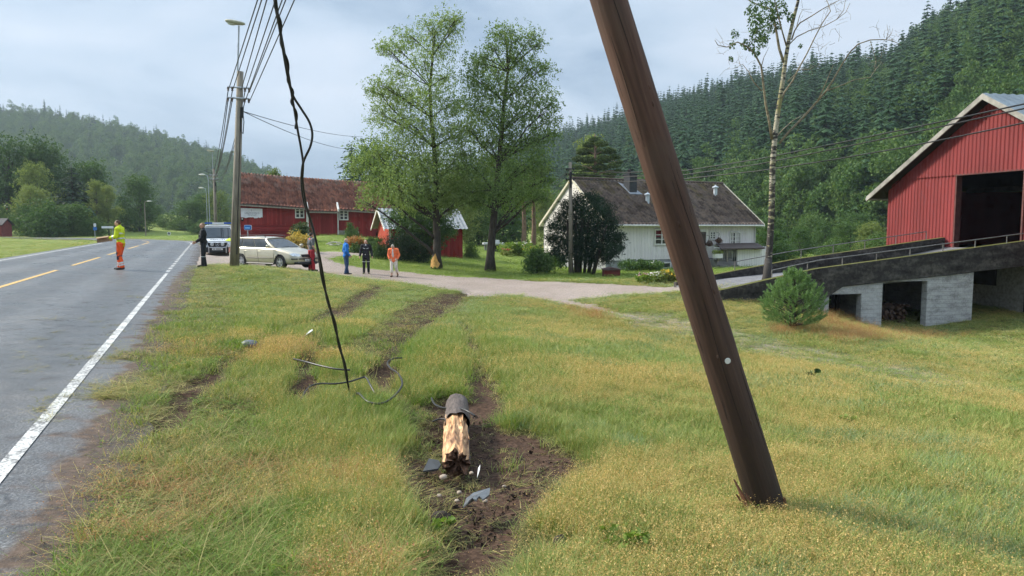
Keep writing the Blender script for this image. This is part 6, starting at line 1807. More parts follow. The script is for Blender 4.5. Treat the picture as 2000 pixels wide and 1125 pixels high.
# ---- the torn twisted cable and the pieces on the grass
M_CABLE = mat('black_cable', (0.016, 0.015, 0.015), 0.42, 0.3, 25, bmp=0.05, spec=.5)
def smooth_path(p, n=6):
    p = np.array(p, float); out = []
    for i in range(len(p) - 1):
        p0, p1, p2, p3 = p[max(i - 1, 0)], p[i], p[i + 1], p[min(i + 2, len(p) - 1)]
        for k in range(n):
            t = k / n; out.append(.5 * ((2 * p1) + (-p0 + p2) * t + (2 * p0 - 5 * p1 + 4 * p2 - p3) * t * t + (-p0 + 3 * p1 - 3 * p2 + p3) * t ** 3))
    out.append(p[-1]); return out
def torn_cable():
    t = thing('torn_cable', 'torn black twisted cable hanging from the wires down to the grass', 'cable', gp(690, 778))
    Yb = gp(690, 778)[1]
    def Yof(py): return 6.6 + (Yb - 6.6) * np.clip((py + 60) / 838, 0, 1)
    s1 = [(531, -220), (533, -60), (539, 0), (546, 50), (556, 105), (565, 155), (570, 186), (575, 215), (581, 252), (588, 290), (592, 320), (591, 352), (597, 395), (609, 440), (617, 470), (623, 505), (629, 545), (642, 590), (653, 636), (663, 672), (672, 712), (679, 748), (687, 775)]
    s2 = [(531, -220), (532, -60), (536, 0), (545, 50), (554, 105), (563, 155), (572, 186), (588, 212), (604, 238), (610, 262), (606, 286), (595, 310), (590, 330), (589, 360), (594, 395), (603, 420), (611, 445), (617, 470), (626, 510), (633, 550), (640, 590), (655, 632), (661, 672), (674, 712), (679, 748)]
    a = [P(x, y, Yof(y)) for x, y in s1]
    a += [gp(700, 791, .13), gp(718, 804, .11), gp(745, 808, .11), gp(770, 795, .12), gp(786, 772, .13), gp(778, 750, .13), gp(764, 738, .12), gp(757, 726, .12), gp(768, 717, .12), gp(785, 714, .11)]
    b = [P(x, y, Yof(y) + .03 * math.sin(i)) for i, (x, y) in enumerate(s2)]
    m1 = MB(); m1.tube(smooth_path(a), .0115, 8); m1.build('strand', M_CABLE, t, True)
    m2 = MB(); m2.tube(smooth_path(b), .012, 8); m2.build('strand', M_CABLE, t, True)
    # two more thin strands twined round in the upper part
    c = []
    for i, p in enumerate(smooth_path(a[:9], 8)): c.append(p + np.array([.018 * math.cos(i * .55), .018 * math.sin(i * .55), 0]))
    m3 = MB(); m3.tube(c, .009, 6); m3.build('strand', M_CABLE, t, True)
torn_cable()
def grass_cable(pts, label, r=.011):
    a = smooth_path([gp(x, y, dz) for x, y, dz in pts]); b = MB(); b.tube(a, r, 7)
    tag(b.build('cable_piece', M_CABLE, None, True), label, 'cable')
grass_cable([(574, 720, .13), (596, 729, .15), (622, 738, .16), (655, 747, .17), (684, 751, .18)], 'grey torn cable end lying on the grass, upper left of the hanging cable', .012)
grass_cable([(587, 796, .08), (604, 783, .15), (625, 777, .16), (655, 779, .17), (684, 776, .18), (706, 770, .19), (716, 770, .19), (724, 780, .16), (733, 788, .11)], 'black torn cable end bent over the grass under the hanging cable', .010)
grass_cable([(843, 795, .10), (850, 812, .12), (868, 827, .16), (890, 842, .24), (912, 852, .25), (928, 857, .22)], 'dark thin cable draped over the splintered log')
grass_cable([(845, 833, .05), (858, 830, .06), (874, 834, .08)], 'short grey wire beside the splintered log', .008)

# ---- road signs
def sign_post(name, label, px, base_py, Y, parts, r=.035):
    b = P(px, base_py, Y); t = thing(name, label, 'sign', b)
    top = max(P(px, q[3], Y)[2] for q in parts) - .05
    m = MB(); m.tube([b + (0, .05, -.5), (b[0], Y + .05, top)], r, 8); m.build('post', M_GALV, t)
    for nm, x0, x1, y0, y1, mt in [(q[0], q[1], q[2], q[3], q[4], q[5]) for q in parts]:
        p0, p1 = P(x0, y1, Y), P(x1, y0, Y); s = MB()
        if nm.startswith('round'):
            c = (p0 + p1) / 2; rr = (p1[0] - p0[0]) / 2
            s.lathe([(0.001, -.012), (rr, -.012), (rr, .012), (0.001, .012)], lambda x, y, z: (c[0] + x, Y + z, c[2] + y), 20); nm = 'plate'
        else:
            ww, hh = p1[0] - p0[0], p1[2] - p0[2]; rr = min(ww, hh) * .22; poly = []
            for cx, cz, a0 in ((p1[0] - rr, p0[2] + rr, -90), (p1[0] - rr, p1[2] - rr, 0), (p0[0] + rr, p1[2] - rr, 90), (p0[0] + rr, p0[2] + rr, 180)):
                for k in range(4): an = R(a0 + k * 30); poly.append((cx + rr * math.cos(an), cz + rr * math.sin(an)))
            lift = q_lift[0]; s.prism(poly, Y - .015 - lift, Y + .01 - lift, lambda a, n, z: (a, n, z))
        s.build(nm, mt, t); q_lift[0] += .03
    q_lift[0] = 0.0
q_lift = [0.0]
M_SBLUE = mat('sign_blue', (0.02, 0.14, 0.42), 0.45, 0.1, 4, bmp=0); M_SWHITE = mat('sign_white_face', (0.70, 0.72, 0.72), 0.45, 0.08, 4, bmp=0); M_SLB = mat('sign_light_blue', (0.22, 0.48, 0.78), 0.45, 0.1, 4, bmp=0)
sign_post('bus_stop_sign', 'blue plate sign with a pale stripe standing behind the silver car', 484, 474, 44, [('border', 477, 491.5, 439.5, 449.5, M_SWHITE), ('plate', 477.6, 490.9, 440.1, 448.9, M_SBLUE), ('stripe', 479.5, 488.8, 444, 446.4, M_SLB)])
sign_post('road_sign', 'small blue and white road sign at the edge of the left field', 185.5, 468, 88, [('plate', 182.2, 189, 443.5, 449.8, M_SBLUE), ('emblem', 183.2, 187.8, 436.3, 442.8, M_SWHITE)], .04)
sign_post('direction_board', 'long white direction board on a thin post behind the man with the box', 220.5, 464, 96, [('board', 198.5, 221.5, 441.8, 446, M_SWHITE)], .03)
sign_post('round_sign', 'little round white sign at the far bend of the road', 330, 467, 105, [('round_plate', 326.8, 333.2, 452.8, 459.4, M_SWHITE), ('round_face', 328, 332, 454, 458, mat('sign_dark', (0.12, 0.13, 0.14), 0.5, 0.1, 4, bmp=0))], .03)
# ------------------------------------------------------------------ broken stump, debris, garden things
def broken_log():
    m, t, b = newmat('old_pole_bark')
    n1 = noise(t, 5, 6, stretch=(3, .5, 3)); n2 = noise(t, 24, 5, stretch=(3, .4, 3))
    f = math_(t, 'ADD', math_(t, 'MULTIPLY', n1, .5), math_(t, 'MULTIPLY', n2, .5))
    t.links.new(ramp(t, f, [(0.34, (0.035, 0.026, 0.022)), (0.55, (0.11, 0.085, 0.072)), (0.72, (0.20, 0.165, 0.145))]), b.inputs['Base Color']); b.inputs['Roughness'].default_value = 0.85
    bump(t, b, f, .7, .015)
    w, t, b = newmat('fresh_split_wood')
    n1 = noise(t, 7, 6, stretch=(4, .35, 4)); n2 = noise(t, 3, 5)
    c = ramp(t, n1, [(0.34, (0.20, 0.10, 0.045)), (0.5, (0.50, 0.28, 0.13)), (0.66, (0.68, 0.43, 0.23))])
    c = mixc(t, ramp(t, n2, [(0.52, 0), (0.66, .7)]), c, (0.14, 0.07, 0.04))
    t.links.new(c, b.inputs['Base Color']); b.inputs['Roughness'].default_value = 0.8; bump(t, b, n1, .8, .02)
    A = gp(894, 918); B = gp(893, 818); B[2] += .02
    # far end a little above ground
    d = B - A; d[2] = 0; L = np.linalg.norm(d); d /= L; sd_ = np.array([d[1], -d[0], 0])
    r0 = .118; up = np.array([0, 0, 1.0]); zc = lambda u: A[2] + (B[2] - A[2]) * u + r0 * .62
    th = thing('broken_log', 'snapped pole stump lying in the torn earth, bark end dark and split end pale', 'log', A)
    rr = np.random.default_rng(3)
    # bark half: a cylinder with a ragged mouth
    n = 26; v, f = [], []; us = [.60, .66, .72, .80, .9, .97, 1.0]
    for i, u in enumerate(us):
        for j in range(n):
            a = 2 * math.pi * j / n; q = r0 * (1.03 + .02 * math.sin(4 * a + i) + .012 * rr.normal()) * (1.03 if abs(u - .72) < .03 else 1) * (.97 if i == len(us) - 1 else 1)
            uu = u - (.05 * abs(math.sin(a * 2.5 + .4)) * rr.uniform(.4, 1.2) if i == 0 else 0)
            p = A + d * (L * 1.10 * uu) + sd_ * q * math.cos(a); v.append((p[0], p[1], zc(uu) + q * math.sin(a) + .02))
    for i in range(len(us) - 1):
        for j in range(n): f.append((i * n + j, i * n + (j + 1) % n, (i + 1) * n + (j + 1) % n, (i + 1) * n + j))
    f.append(tuple(range((len(us) - 1) * n, len(us) * n)))
    MB().add(v, f).build('bark_end', m, th, True)
    st = MB(); pth = [A + d * (L * 1.1 * u) + sd_ * (.012 * math.sin(u * 30)) for u in np.linspace(.63, 1.0, 12)]
    st.tube([(p[0], p[1], zc(.63 + .37 * i / 11) + r0 * 1.035 + .012) for i, p in enumerate(pth)], .006, 5); st.build('crack', M_DARK, th)
    # split half: bark shell below, splintered pale wood above
    us = np.linspace(0.0, .66, 15); v, f, mi = [], [], []; n = 30
    prof = rr.normal(0, 1, n)
    for i, u in enumerate(us):
        for j in range(n):
            a = -math.pi + 2 * math.pi * j / n
            topness = smoothstep(-.15, .35, math.sin(a))
            q = r0 * (1.02 + .02 * rr.normal()) * (1 - topness * (.22 + .09 * prof[j] + .05 * rr.normal() + .18 * max(0, math.cos(a + .6)) - .10 * (u / .66)))
            uu = u + (.022 * prof[(j * 7) % n] if i == 0 else 0)
            p = A + d * (L * 1.10 * uu) + sd_ * (q * math.cos(a) - .012); v.append((p[0], p[1], zc(uu) + q * math.sin(a)))
    for i in range(len(us) - 1):
        for j in range(n):
            f.append((i * n + j, i * n + (j + 1) % n, (i + 1) * n + (j + 1) % n, (i + 1) * n + j)); a = -math.pi + 2 * math.pi * (j + .5) / n
            mi.append(0 if math.sin(a) > .02 else 1)
    prev = list(range(n))
    for sc_ in (.74, .48, .22):
        cur = []
        for j in range(n):
            q = np.array(v[j]); ce = np.array([*(A[:2]), zc(0) - .01]); p = ce + (q - ce) * (sc_ + .06 * rr.normal()) - d * rr.normal(.0, .016); p[2] += .008 * rr.normal(); cur.append(len(v)); v.append(tuple(p))
        for j in range(n): f.append((prev[j], cur[j], cur[(j + 1) % n], prev[(j + 1) % n])); mi.append(2)
        prev = cur
    f.append(tuple(prev[::-1])); mi.append(2)
    mesh_obj('split_end', np.array(v), f, [w, m, mat('rotten_core', (0.10, 0.05, 0.028), .95, .6, 22, bmp=.8, bdist=.03)], th, False, mi)
    sp = MB()
    for k in range(16):
        a = rr.uniform(.35, 2.7); u0 = rr.uniform(.05, .5); q = r0 * rr.uniform(.70, .98); l = rr.uniform(.10, .3)
        p0 = A + d * L * 1.1 * u0 + sd_ * q * math.cos(a); z0 = zc(u0) + q * math.sin(a)
        p1 = p0 + d * l + sd_ * rr.normal(0, .008); ww = rr.uniform(.006, .014)
        sp.add([p0 * (1, 1, 0) + sd_ * ww + (0, 0, z0), p0 * (1, 1, 0) - sd_ * ww + (0, 0, z0), p1 * (1, 1, 0) + (0, 0, z0 + rr.uniform(.0, .03)), p0 * (1, 1, 0) + (0, 0, z0 + .012)], [(0, 1, 2), (0, 2, 3), (1, 3, 2), (0, 3, 1)])
    sp.build('splinter', w, th)
broken_log()

M_PLAST = mat('black_plastic', (0.035, 0.037, 0.04), 0.45, 0.3, 14, bmp=.1)
M_PLASTG = mat('grey_plastic', (0.12, 0.13, 0.14), 0.4, 0.3, 14, bmp=.1)
M_SOIL = mat('clod', (0.032, 0.021, 0.015), 0.95, 0.5, 14, bmp=.6, bdist=.03)
def shard(name, label, pxs, lift, th, m, tilt=0.0, cat='debris'):
    pts = [gp(x, y, lift) for x, y in pxs]; z0 = sum(p[2] for p in pts) / len(pts)
    n = len(pts); v = [(p[0], p[1], z0 + (tilt * (i / n)) ) for i, p in enumerate(pts)]
    v += [(p[0], p[1], p[2] + th) for p in v]
    f = [tuple(range(n))[::-1], tuple(range(n, 2 * n))] + [(i, (i + 1) % n, (i + 1) % n + n, i + n) for i in range(n)]
    tag(MB().add(v, f).build(name, m), label, cat)
shard('plastic_shard', 'black plastic shard at the near end of the broken log', [(826, 927), (838, 914), (857, 917), (861, 922), (856, 929)], .035, .015, M_PLAST, .03)
shard('plastic_shard', 'jagged dark grey plastic plate lying on the bare soil', [(905, 1003), (911, 992), (925, 987), (957, 982), (956, 991), (944, 998), (936, 994), (930, 1001), (922, 999), (914, 1007)], .05, .012, M_PLASTG, .05)
shard('plastic_sliver', 'thin pale plastic sliver upright in the soil below the log', [(932, 944), (934, 934), (938, 931), (937, 941)], .05, .008, M_SWHITE, .06)
shard('plastic_sliver', 'pale curved plastic sliver lying between the wheel ruts', [(596, 667), (604, 660), (610, 657), (611, 661), (605, 666)], .10, .01, M_SWHITE, .04)
def lump(name, label, px, py, r, m, sq=.6, seed=0, cat='stone', group=None, dz=0.0):
    rr = np.random.default_rng(seed); c = gp(px, py); c[2] += dz
    bm = bmesh.new(); bmesh.ops.create_icosphere(bm, subdivisions=3, radius=1)
    off = rr.uniform(0, 50)
    for q in bm.verts:
        k = 1 + .35 * (float(fbm(np.array([q.co.x * 1.6 + off]), np.array([q.co.y * 1.6 + q.co.z * 2.1 + off]), 3)[0]) - .47) * 2
        q.co = Vector((q.co.x * r * k * rr.uniform(.98, 1.02), q.co.y * r * k * .9, q.co.z * r * k * sq))
    me = bpy.data.meshes.new(name); bm.to_mesh(me); bm.free(); me.materials.append(m)
    me.polygons.foreach_set('use_smooth', [True] * len(me.polygons))
    o = bpy.data.objects.new(name, me); C.objects.link(o); o.location = c.tolist(); o.rotation_euler = (0, 0, rr.uniform(0, 6))
    return tag(o, label, cat, group)
lump('plastic_lump', 'crumpled dark grey plastic lump in the grass left of the ruts', 487, 682, .13, M_PLASTG, .5, 2, 'debris', None, .07)
lump('soil_clod', 'dark earth clod in the grass at the right edge of the bare patch', 1092, 1072, .045, M_SOIL, 1.1, 3, 'clod', None, .03)
lump('soil_clod', 'black earth clod at the left edge of the bare patch', 860, 1015, .08, M_SOIL, .6, 4, 'clod')
for i, (x, y, r) in enumerate([(866, 932, .030), (897, 962, .02), (892, 978, .018), (912, 985, .017), (948, 979, .02), (921, 924, .02), (985, 950, .016), (858, 968, .018)]):
    lump('stone', 'small pale stone lying on the bare soil by the log', x, y, r, mat('pale_stone', (0.36, 0.29, 0.22), .8, .3, 20) if 'pale_stone' not in bpy.data.materials else bpy.data.materials['pale_stone'], .7, 20 + i, 'stone', 'stones on the bare soil')
rr = np.random.default_rng(6)
def soil_crumbs():
    vs, fs = [], []; n = 0; mb = MB()
    for i in range(5200):
        k = rr.integers(0, 3); pts, hw, _, _ = DIRT[[0, 8, 9][k] if rr.uniform() < .7 else rr.integers(0, len(DIRT) - 1)]
        j = rr.integers(0, len(pts) - 1); p = pts[j] + (pts[j + 1] - pts[j]) * rr.uniform(); x, y = p[0] + rr.normal(0, hw * .6), p[1] + rr.normal(0, hw * .6)
        if road_d(np.array([x]), np.array([y]))[0] > -1: continue
        s = .003 + .010 * rr.uniform() ** 3
        dep = dirt_mask(np.array([x]), np.array([y]))[1][0]; z = Hs(x, y) - dep * .9
        q = rr.normal(0, s, (4, 3)); q += (x, y, z + s * .4); mb.add(q, [(0, 1, 2), (0, 2, 3), (0, 3, 1), (1, 3, 2)])
    tag(mb.build('soil_crumbs', M_SOIL), 'loose dark crumbs of torn earth along the ruts', None, None, 'stuff')
soil_crumbs()

def weed(px, py, r, n, size, m, label, h=.25, name='weed', cat='plant', flowers=None, Y=None):
    c = gp(px, py) if Y is None else np.array([(px - 1000) / FPX * Y, Y, Hs((px - 1000) / FPX * Y, Y)])
    t = thing(name, label, cat, c); q = np.random.default_rng(int(px * 7 + py)); mb = MB(); cs = []
    for i in range(max(5, n // 40)):
        a = q.uniform(0, 6.28); d = r * math.sqrt(q.uniform(.05, 1)); p = c + np.array([d * math.cos(a), d * math.sin(a), h * q.uniform(.35, 1)]); cs.append(p)
        branch(mb, c + (.1 * d * math.cos(a), .1 * d * math.sin(a), 0), p, .012 * h + .002, .004 * h + .001, .05, 5, 4)
    mb.build('stem', M_GREEN, t)
    v, f = leaf_cloud(cs, [r * .42] * len(cs), n, size, q, .3, squash=.8, droop=.2); np_mesh('leaves', v, f, m, t)
    if flowers:
        fm, fn, fs = flowers; w_ = MB()
        for i in range(fn):
            a = q.uniform(0, 6.28); d = r * math.sqrt(q.uniform(0, 1)); p = c + np.array([d * math.cos(a), d * math.sin(a), h * q.uniform(.75, 1.2)]); w_.ell(p, (fs, fs, fs * .7), 6, 4)
        w_.build('flowers', fm, t)
    return t
weed(1585, 742, .10, 90, .035, M_LEAF_DARK, 'ragged dark thistle leaves in the pale grass right of the leaning pole', .18)
weed(1655, 832, .09, 70, .03, M_LUSH, 'bright green leafy weed in the grass right of the leaning pole', .10)
weed(1215, 1085, .12, 120, .028, M_LUSH, 'light green leafy weed at the lower edge, right of the bare soil', .14)
weed(860, 1030, .08, 50, .025, M_LUSH, 'small green weed sprouting on the bare soil', .06)

# ---- shrubs
def shrub(name, label, L, Y, base, n, size, m, seed, dep=.6, stem=True, cat='shrub', shell=.35, squash=.85, droop=.3, bark=None, aspect=.6):
    q = np.random.default_rng(seed); b = np.array([(base[0] - 1000) / FPX * Y, Y, 0]); b[2] = min(Hs(b[0], Y), P(base[0], base[1], Y)[2] + .3)
    t = thing(name, label, cat, b); cs, rs = [], []; mb = MB()
    for px, py, rp in L:
        c = P(px, py, Y + q.normal(0, dep)); cs.append(c); rs.append(rp / FPX * Y)
        branch(mb, b + q.normal(0, .08, 3) * (1, 1, 0), c, .03, .01, .04, 5, 5)
    mb.build('stem', bark or M_BARKD, t, True)
    v, f = leaf_sprays(cs, rs, int(n * 1.15), size, q, 6, .52, squash, .45, aspect); np_mesh('leaves', v, f, m, t)
    return t
def yew():
    Y = 41.5; b = gp(1140, 540); b[2] = Hs(b[0], Y)
    t = thing('yew_tree', 'dense dark round yew on several bare stems before the white house', 'tree', np.array([b[0], Y, b[2]]))
    mb = MB(); q = np.random.default_rng(12)
    for x0, x1, y1, w_ in ((1117, 1108, 430, 9), (1125, 1125, 410, 8), (1131, 1140, 400, 9), (1141, 1150, 420, 6), (1149, 1170, 420, 8), (1157, 1185, 440, 8)):
        yy = Y + q.normal(0, .35); a = P(x0, 538, yy); a[2] = Hs(a[0], yy) - .1; mb.tube([a, (a * .6 + P(x1, y1, yy) * .4), P(x1, y1, yy)], [w_ / FPX * Y * .55, w_ / FPX * Y * .45, .05], 8, jit=.08)
    mb.build('stem', M_BARKD, t, True)
    L = [(1130, 388, 14), (1150, 384, 14), (1110, 400, 16), (1165, 392, 14), (1095, 420, 14), (1128, 410, 22), (1155, 410, 22), (1180, 410, 18), (1080, 440, 14), (1105, 440, 22), (1135, 440, 26), (1165, 440, 26), (1192, 435, 18), (1078, 465, 14), (1100, 470, 22), (1130, 470, 26), (1160, 470, 26), (1190, 465, 22), (1208, 462, 12), (1085, 488, 12), (1110, 492, 18), (1140, 496, 20), (1170, 494, 20), (1198, 488, 16), (1213, 482, 8), (1185, 502, 12), (1155, 508, 12), (1100, 505, 9)]
    cs, rs = [], []
    for px, py, rp in L: cs.append(P(px, py, Y + q.normal(0, .8))); rs.append(rp / FPX * Y)
    v, f = leaf_sprays(cs, rs, 66000, .05, q, 6, .5, .85, .55, .38); np_mesh('crown', v, f, M_YEW, t)
yew()
shrub('shrub', 'round leafy green shrub standing alone on the lawn left of the yew', [(1050, 500, 14), (1040, 508, 13), (1062, 508, 14), (1034, 522, 11), (1050, 520, 16), (1066, 522, 11), (1052, 492, 8)], 40.5, (1050, 537), 5200, .055, M_BROAD, 31, .3)
shrub('shrub', 'dark green shrub half behind the yew, at the corner of the white house', [(1083, 502, 12), (1075, 512, 10), (1092, 512, 10), (1070, 500, 10)], 46, (1082, 520), 2600, .065, M_LEAF_DARK, 32, .4)
shrub('juniper_bush', 'wide dark evergreen bush in front of the red shed', [(770, 472, 16), (790, 468, 18), (812, 470, 18), (760, 490, 20), (785, 492, 24), (812, 490, 24), (830, 484, 14), (835, 500, 10), (770, 508, 16), (795, 510, 18), (818, 508, 14)], 45.5, (790, 521), 17000, .06, M_YEW, 33, .7, aspect=.3)
shrub('cone_bush', 'dark cone shaped evergreen left of the wide bush, before the red shed', [(741, 470, 7), (739, 482, 10), (737, 495, 13), (738, 506, 13), (745, 490, 11)], 45, (739, 515), 5200, .05, mat_y if False else M_LEAF_DARK, 34, .3, aspect=.35)
shrub('thuja', 'slim dark pointed thuja against the stone foot of the red barn', [(683, 438, 4), (683, 446, 6), (684, 455, 8), (693, 450, 5), (694, 459, 7), (686, 462, 8)], 57, (688, 470), 3200, .06, M_LEAF_DARK, 35, .25, aspect=.35)
shrub('spirea_bush', 'yellow flowering bush at the front of the silver car', [(570, 468, 9), (582, 463, 10), (595, 466, 9), (575, 478, 9), (590, 478, 10), (566, 476, 6)], 47, (582, 490), 3600, .06, mat('x', (0, 0, 0)) if False else leafmat('spirea_yellow', [(0.1, (0.22, 0.20, 0.04)), (0.5, (0.62, 0.45, 0.12)), (0.9, (0.80, 0.62, 0.25))], .3), 36, .4)
shrub('shrub', 'dark green shrub under the yellow flowering bush', [(580, 486, 9), (594, 487, 9), (568, 484, 7)], 46.4, (582, 494), 2600, .06, M_LEAF_DARK, 37, .4)
shrub('rose_bush', 'green shrub with pale blossoms at the window of the red barn', [(580, 447, 8), (590, 443, 8), (598, 448, 7), (586, 455, 9), (577, 455, 6)], 56, (588, 466), 2600, .075, leafmat('rose_leaves', [(0.1, (0.03, 0.06, 0.025)), (0.55, (0.09, 0.13, 0.05)), (0.92, (0.40, 0.34, 0.28))], .25), 38, .3)
shrub('spirea_bush', 'orange brown flowering bush beside the man in the blue jacket', [(690, 470, 7), (700, 472, 8), (708, 476, 6), (684, 474, 5), (695, 478, 8)], 49, (697, 486), 2600, .06, leafmat('spirea_rust', [(0.1, (0.16, 0.08, 0.03)), (0.5, (0.36, 0.18, 0.06)), (0.9, (0.50, 0.28, 0.12))], .3), 39, .3)
shrub('shrub', 'low dark shrub under the orange brown bush', [(690, 488, 8), (702, 488, 8), (696, 484, 8)], 48.6, (697, 498), 2200, .06, M_LEAF_DARK, 40, .3)
shrub('shrub', 'small round dark shrub by the archway of the red barn', [(724, 470, 6), (722, 477, 7), (727, 477, 6)], 53, (724, 486), 1500, .06, M_LEAF_DARK, 41, .25)
clump_tree('small_tree', 'low dark leafy tree leaning over the roof of the red shed', np.array([(826 - 1000) / FPX * 47, 47, Hs((826 - 1000) / FPX * 47, 47)]),
           [(lambda a: np.array([(a[0] - 1000) / FPX * 47, 47, P(a[0], a[1], 47)[2]]))(a) for a in ((826, 520), (826, 480), (824, 440), (820, 410))],
           [(P(x, y, 47 + (i % 5 - 2) * .5), r_ / FPX * 47) for i, (x, y, r_) in enumerate([(790, 405, 18), (815, 398, 20), (845, 402, 18), (770, 425, 16), (800, 425, 22), (830, 425, 24), (860, 425, 18), (785, 448, 14), (815, 450, 20), (845, 450, 20), (870, 446, 14), (800, 468, 12), (830, 470, 14), (858, 468, 12), (880, 452, 10)])],
           22000, .06, M_LEAF_DARK, M_BARKD, 50, .10)
# ---- flower bed and garden by the house
M_FW = mat('flower_white', (0.72, 0.68, 0.62), .8, .15, 9, bmp=0); M_FY = mat('flower_yellow', (0.62, 0.40, 0.03), .8, .2, 9, bmp=0); M_FP = mat('flower_pink', (0.55, 0.26, 0.30), .8, .2, 9, bmp=0); M_FR = mat('flower_red', (0.40, 0.05, 0.04), .8, .2, 9, bmp=0)
weed(1311, 556, .42, 700, .055, M_YGREEN, 'bed plants with yellow flowers right beside the leaning pole', .5, 'flowering_plant', 'plant', (M_FY, 34, .04), 31.5)
weed(1284, 557, .40, 700, .055, M_GREEN, 'bed plants with small white flowers in the middle of the flower bed', .45, 'flowering_plant', 'plant', (M_FW, 40, .03), 31.5)
weed(1262, 556, .36, 600, .05, M_LUSH, 'bed plants with pale pink flowers at the left end of the flower bed', .42, 'flowering_plant', 'plant', (M_FP, 26, .03), 31.8)
weed(1248, 548, .30, 500, .05, M_LEAF_DARK, 'dark leafy bed plant by the left end of the flower bed', .40, 'flowering_plant', 'plant', (M_FW, 10, .025), 33)
weed(1234, 532, .75, 1500, .07, M_LEAF_DARK, 'low dark shrub below the left basement window of the white house', .65, 'shrub', 'shrub', None, 47.5)
weed(1270, 534, .75, 1500, .07, M_BROAD, 'low shrub with pale blossoms below the right basement window', .6, 'shrub', 'shrub', (M_FW, 18, .04), 47.5)
for i, (x, Y, r_, h, fm, lb) in enumerate([(996, 64, .9, .9, None, 'leafy green garden plant right of the grey shelter'), (1018, 64, 1.0, 1.0, M_FW, 'garden plants with white flowers before the pine trunks'), (1040, 63, .9, .8, M_FY, 'garden plants with yellow flowers below the right pine trunk'), (990, 62, .4, .5, M_FR, 'small red flowering garden plant beside the big tree'), (1063, 60, .8, .9, None, 'leafy garden plant left of the dark corner shrub')]):
    weed(x, 500, r_, 1500, .09, M_LUSH if i != 3 else M_GREEN, lb, h, 'garden_plant', 'plant', (fm, 26, .06) if fm else None, Y)
def planter_box():
    Y = 38.5; p0, p1 = P(1179.5, 545, Y), P(1211.5, 526, Y); t = thing('planter_box', 'dark red wooden well box with a lid on the lawn right of the yew', 'box', ((p0[0] + p1[0]) / 2, Y, p0[2]))
    m = boards('box_red', (0.13, 0.03, 0.025), (1, 0), .12, True, .2, .6); b = MB(); b.box((p0[0], Y, p0[2] - .2), (p1[0], Y + .8, p1[2] - .05)); b.build('body', m, t)
    l = MB(); T = lambda a, n, z: (a, n, z); l.prism([(p0[0] - .04, p1[2] - .05), (p1[0] + .04, p1[2] - .05), (p1[0] + .04, p1[2]), ((p0[0] + p1[0]) / 2, p1[2] + .09), (p0[0] - .04, p1[2])], Y - .05, Y + .85, T); l.build('lid', mat('box_lid', (0.085, 0.05, 0.045), .85, .3, 5), t)
planter_box()
fr = HF
def basket(px, py, lab):
    a = fr.spx(px, -.4); p = np.array(fr(a, -.4, fr.zpx(px, py, -.4))); t = thing('hanging_basket', lab, 'flower basket', p)
    b = MB(); b.lathe([(.01, -.20), (.12, -.16), (.19, 0), (.19, .03)], lambda x, y, z: (p[0] + x, p[1] + y, p[2] + z), 12); b.build('pot', mat('pot_brown', (0.09, 0.05, 0.04), .8, .2, 6) if 'pot_brown' not in bpy.data.materials else bpy.data.materials['pot_brown'], t)
    w_ = MB()
    for k in range(3): w_.tube([p + (.18 * math.cos(k * 2.1), .18 * math.sin(k * 2.1), .03), p + (0, 0, .55)], .008, 4)
    w_.tube([p + (0, 0, .55), fr(a, -.02, p[2] + .62)], .012, 4); w_.build('hanger', M_BLACK, t)
    v, f = leaf_cloud([p + (0, 0, .08), p + (.1, 0, -.02), p + (-.1, 0, .0)], [.22, .2, .2], 700, .035, np.random.default_rng(int(px)), .3, droop=.4); np_mesh('flowers', v, f, leafmat('basket_flowers', [(0.1, (0.03, 0.03, 0.012)), (0.5, (0.10, 0.07, 0.03)), (0.9, (0.26, 0.09, 0.07))], .2) if 'basket_flowers' not in bpy.data.materials else bpy.data.materials['basket_flowers'], t)
basket(1385, 476, 'brown hanging flower basket by the little window, the lower left one'); basket(1403.5, 470, 'brown hanging flower basket by the little window, the upper right one')
def planter():
    a0, a1 = fr.spx(1392, -1.6), fr.spx(1407, -1.6); z0, z1 = fr.zpx(1399, 504, -1.6), fr.zpx(1399, 495.5, -1.6); p = np.array(fr((a0 + a1) / 2, -1.6, z0)); t = thing('flower_box', 'white flower box with green plants on the landing railing', 'planter', p)
    b = MB(); b.box((a0, -1.85, z0), (a1, -1.56, z1), fr); b.build('trough', M_TRIM, t)
    v, f = leaf_cloud([np.array(fr(a0 + (a1 - a0) * u, -1.7, z1 + .1)) for u in (.1, .35, .6, .9)], [.2] * 4, 700, .04, np.random.default_rng(4), .3); np_mesh('plants', v, f, M_GREEN, t)
planter()
for i, (x, y) in enumerate([(643, 477), (648, 474.5), (655, 473.8), (661, 475), (664, 477.5), (657, 479), (649, 479)]):
    lump('flat_stone', 'grey flat stone of the little stone ring on the grass bank', x, y, .26, M_STONE, .35, 60 + i, 'stone', 'stone ring on the bank')

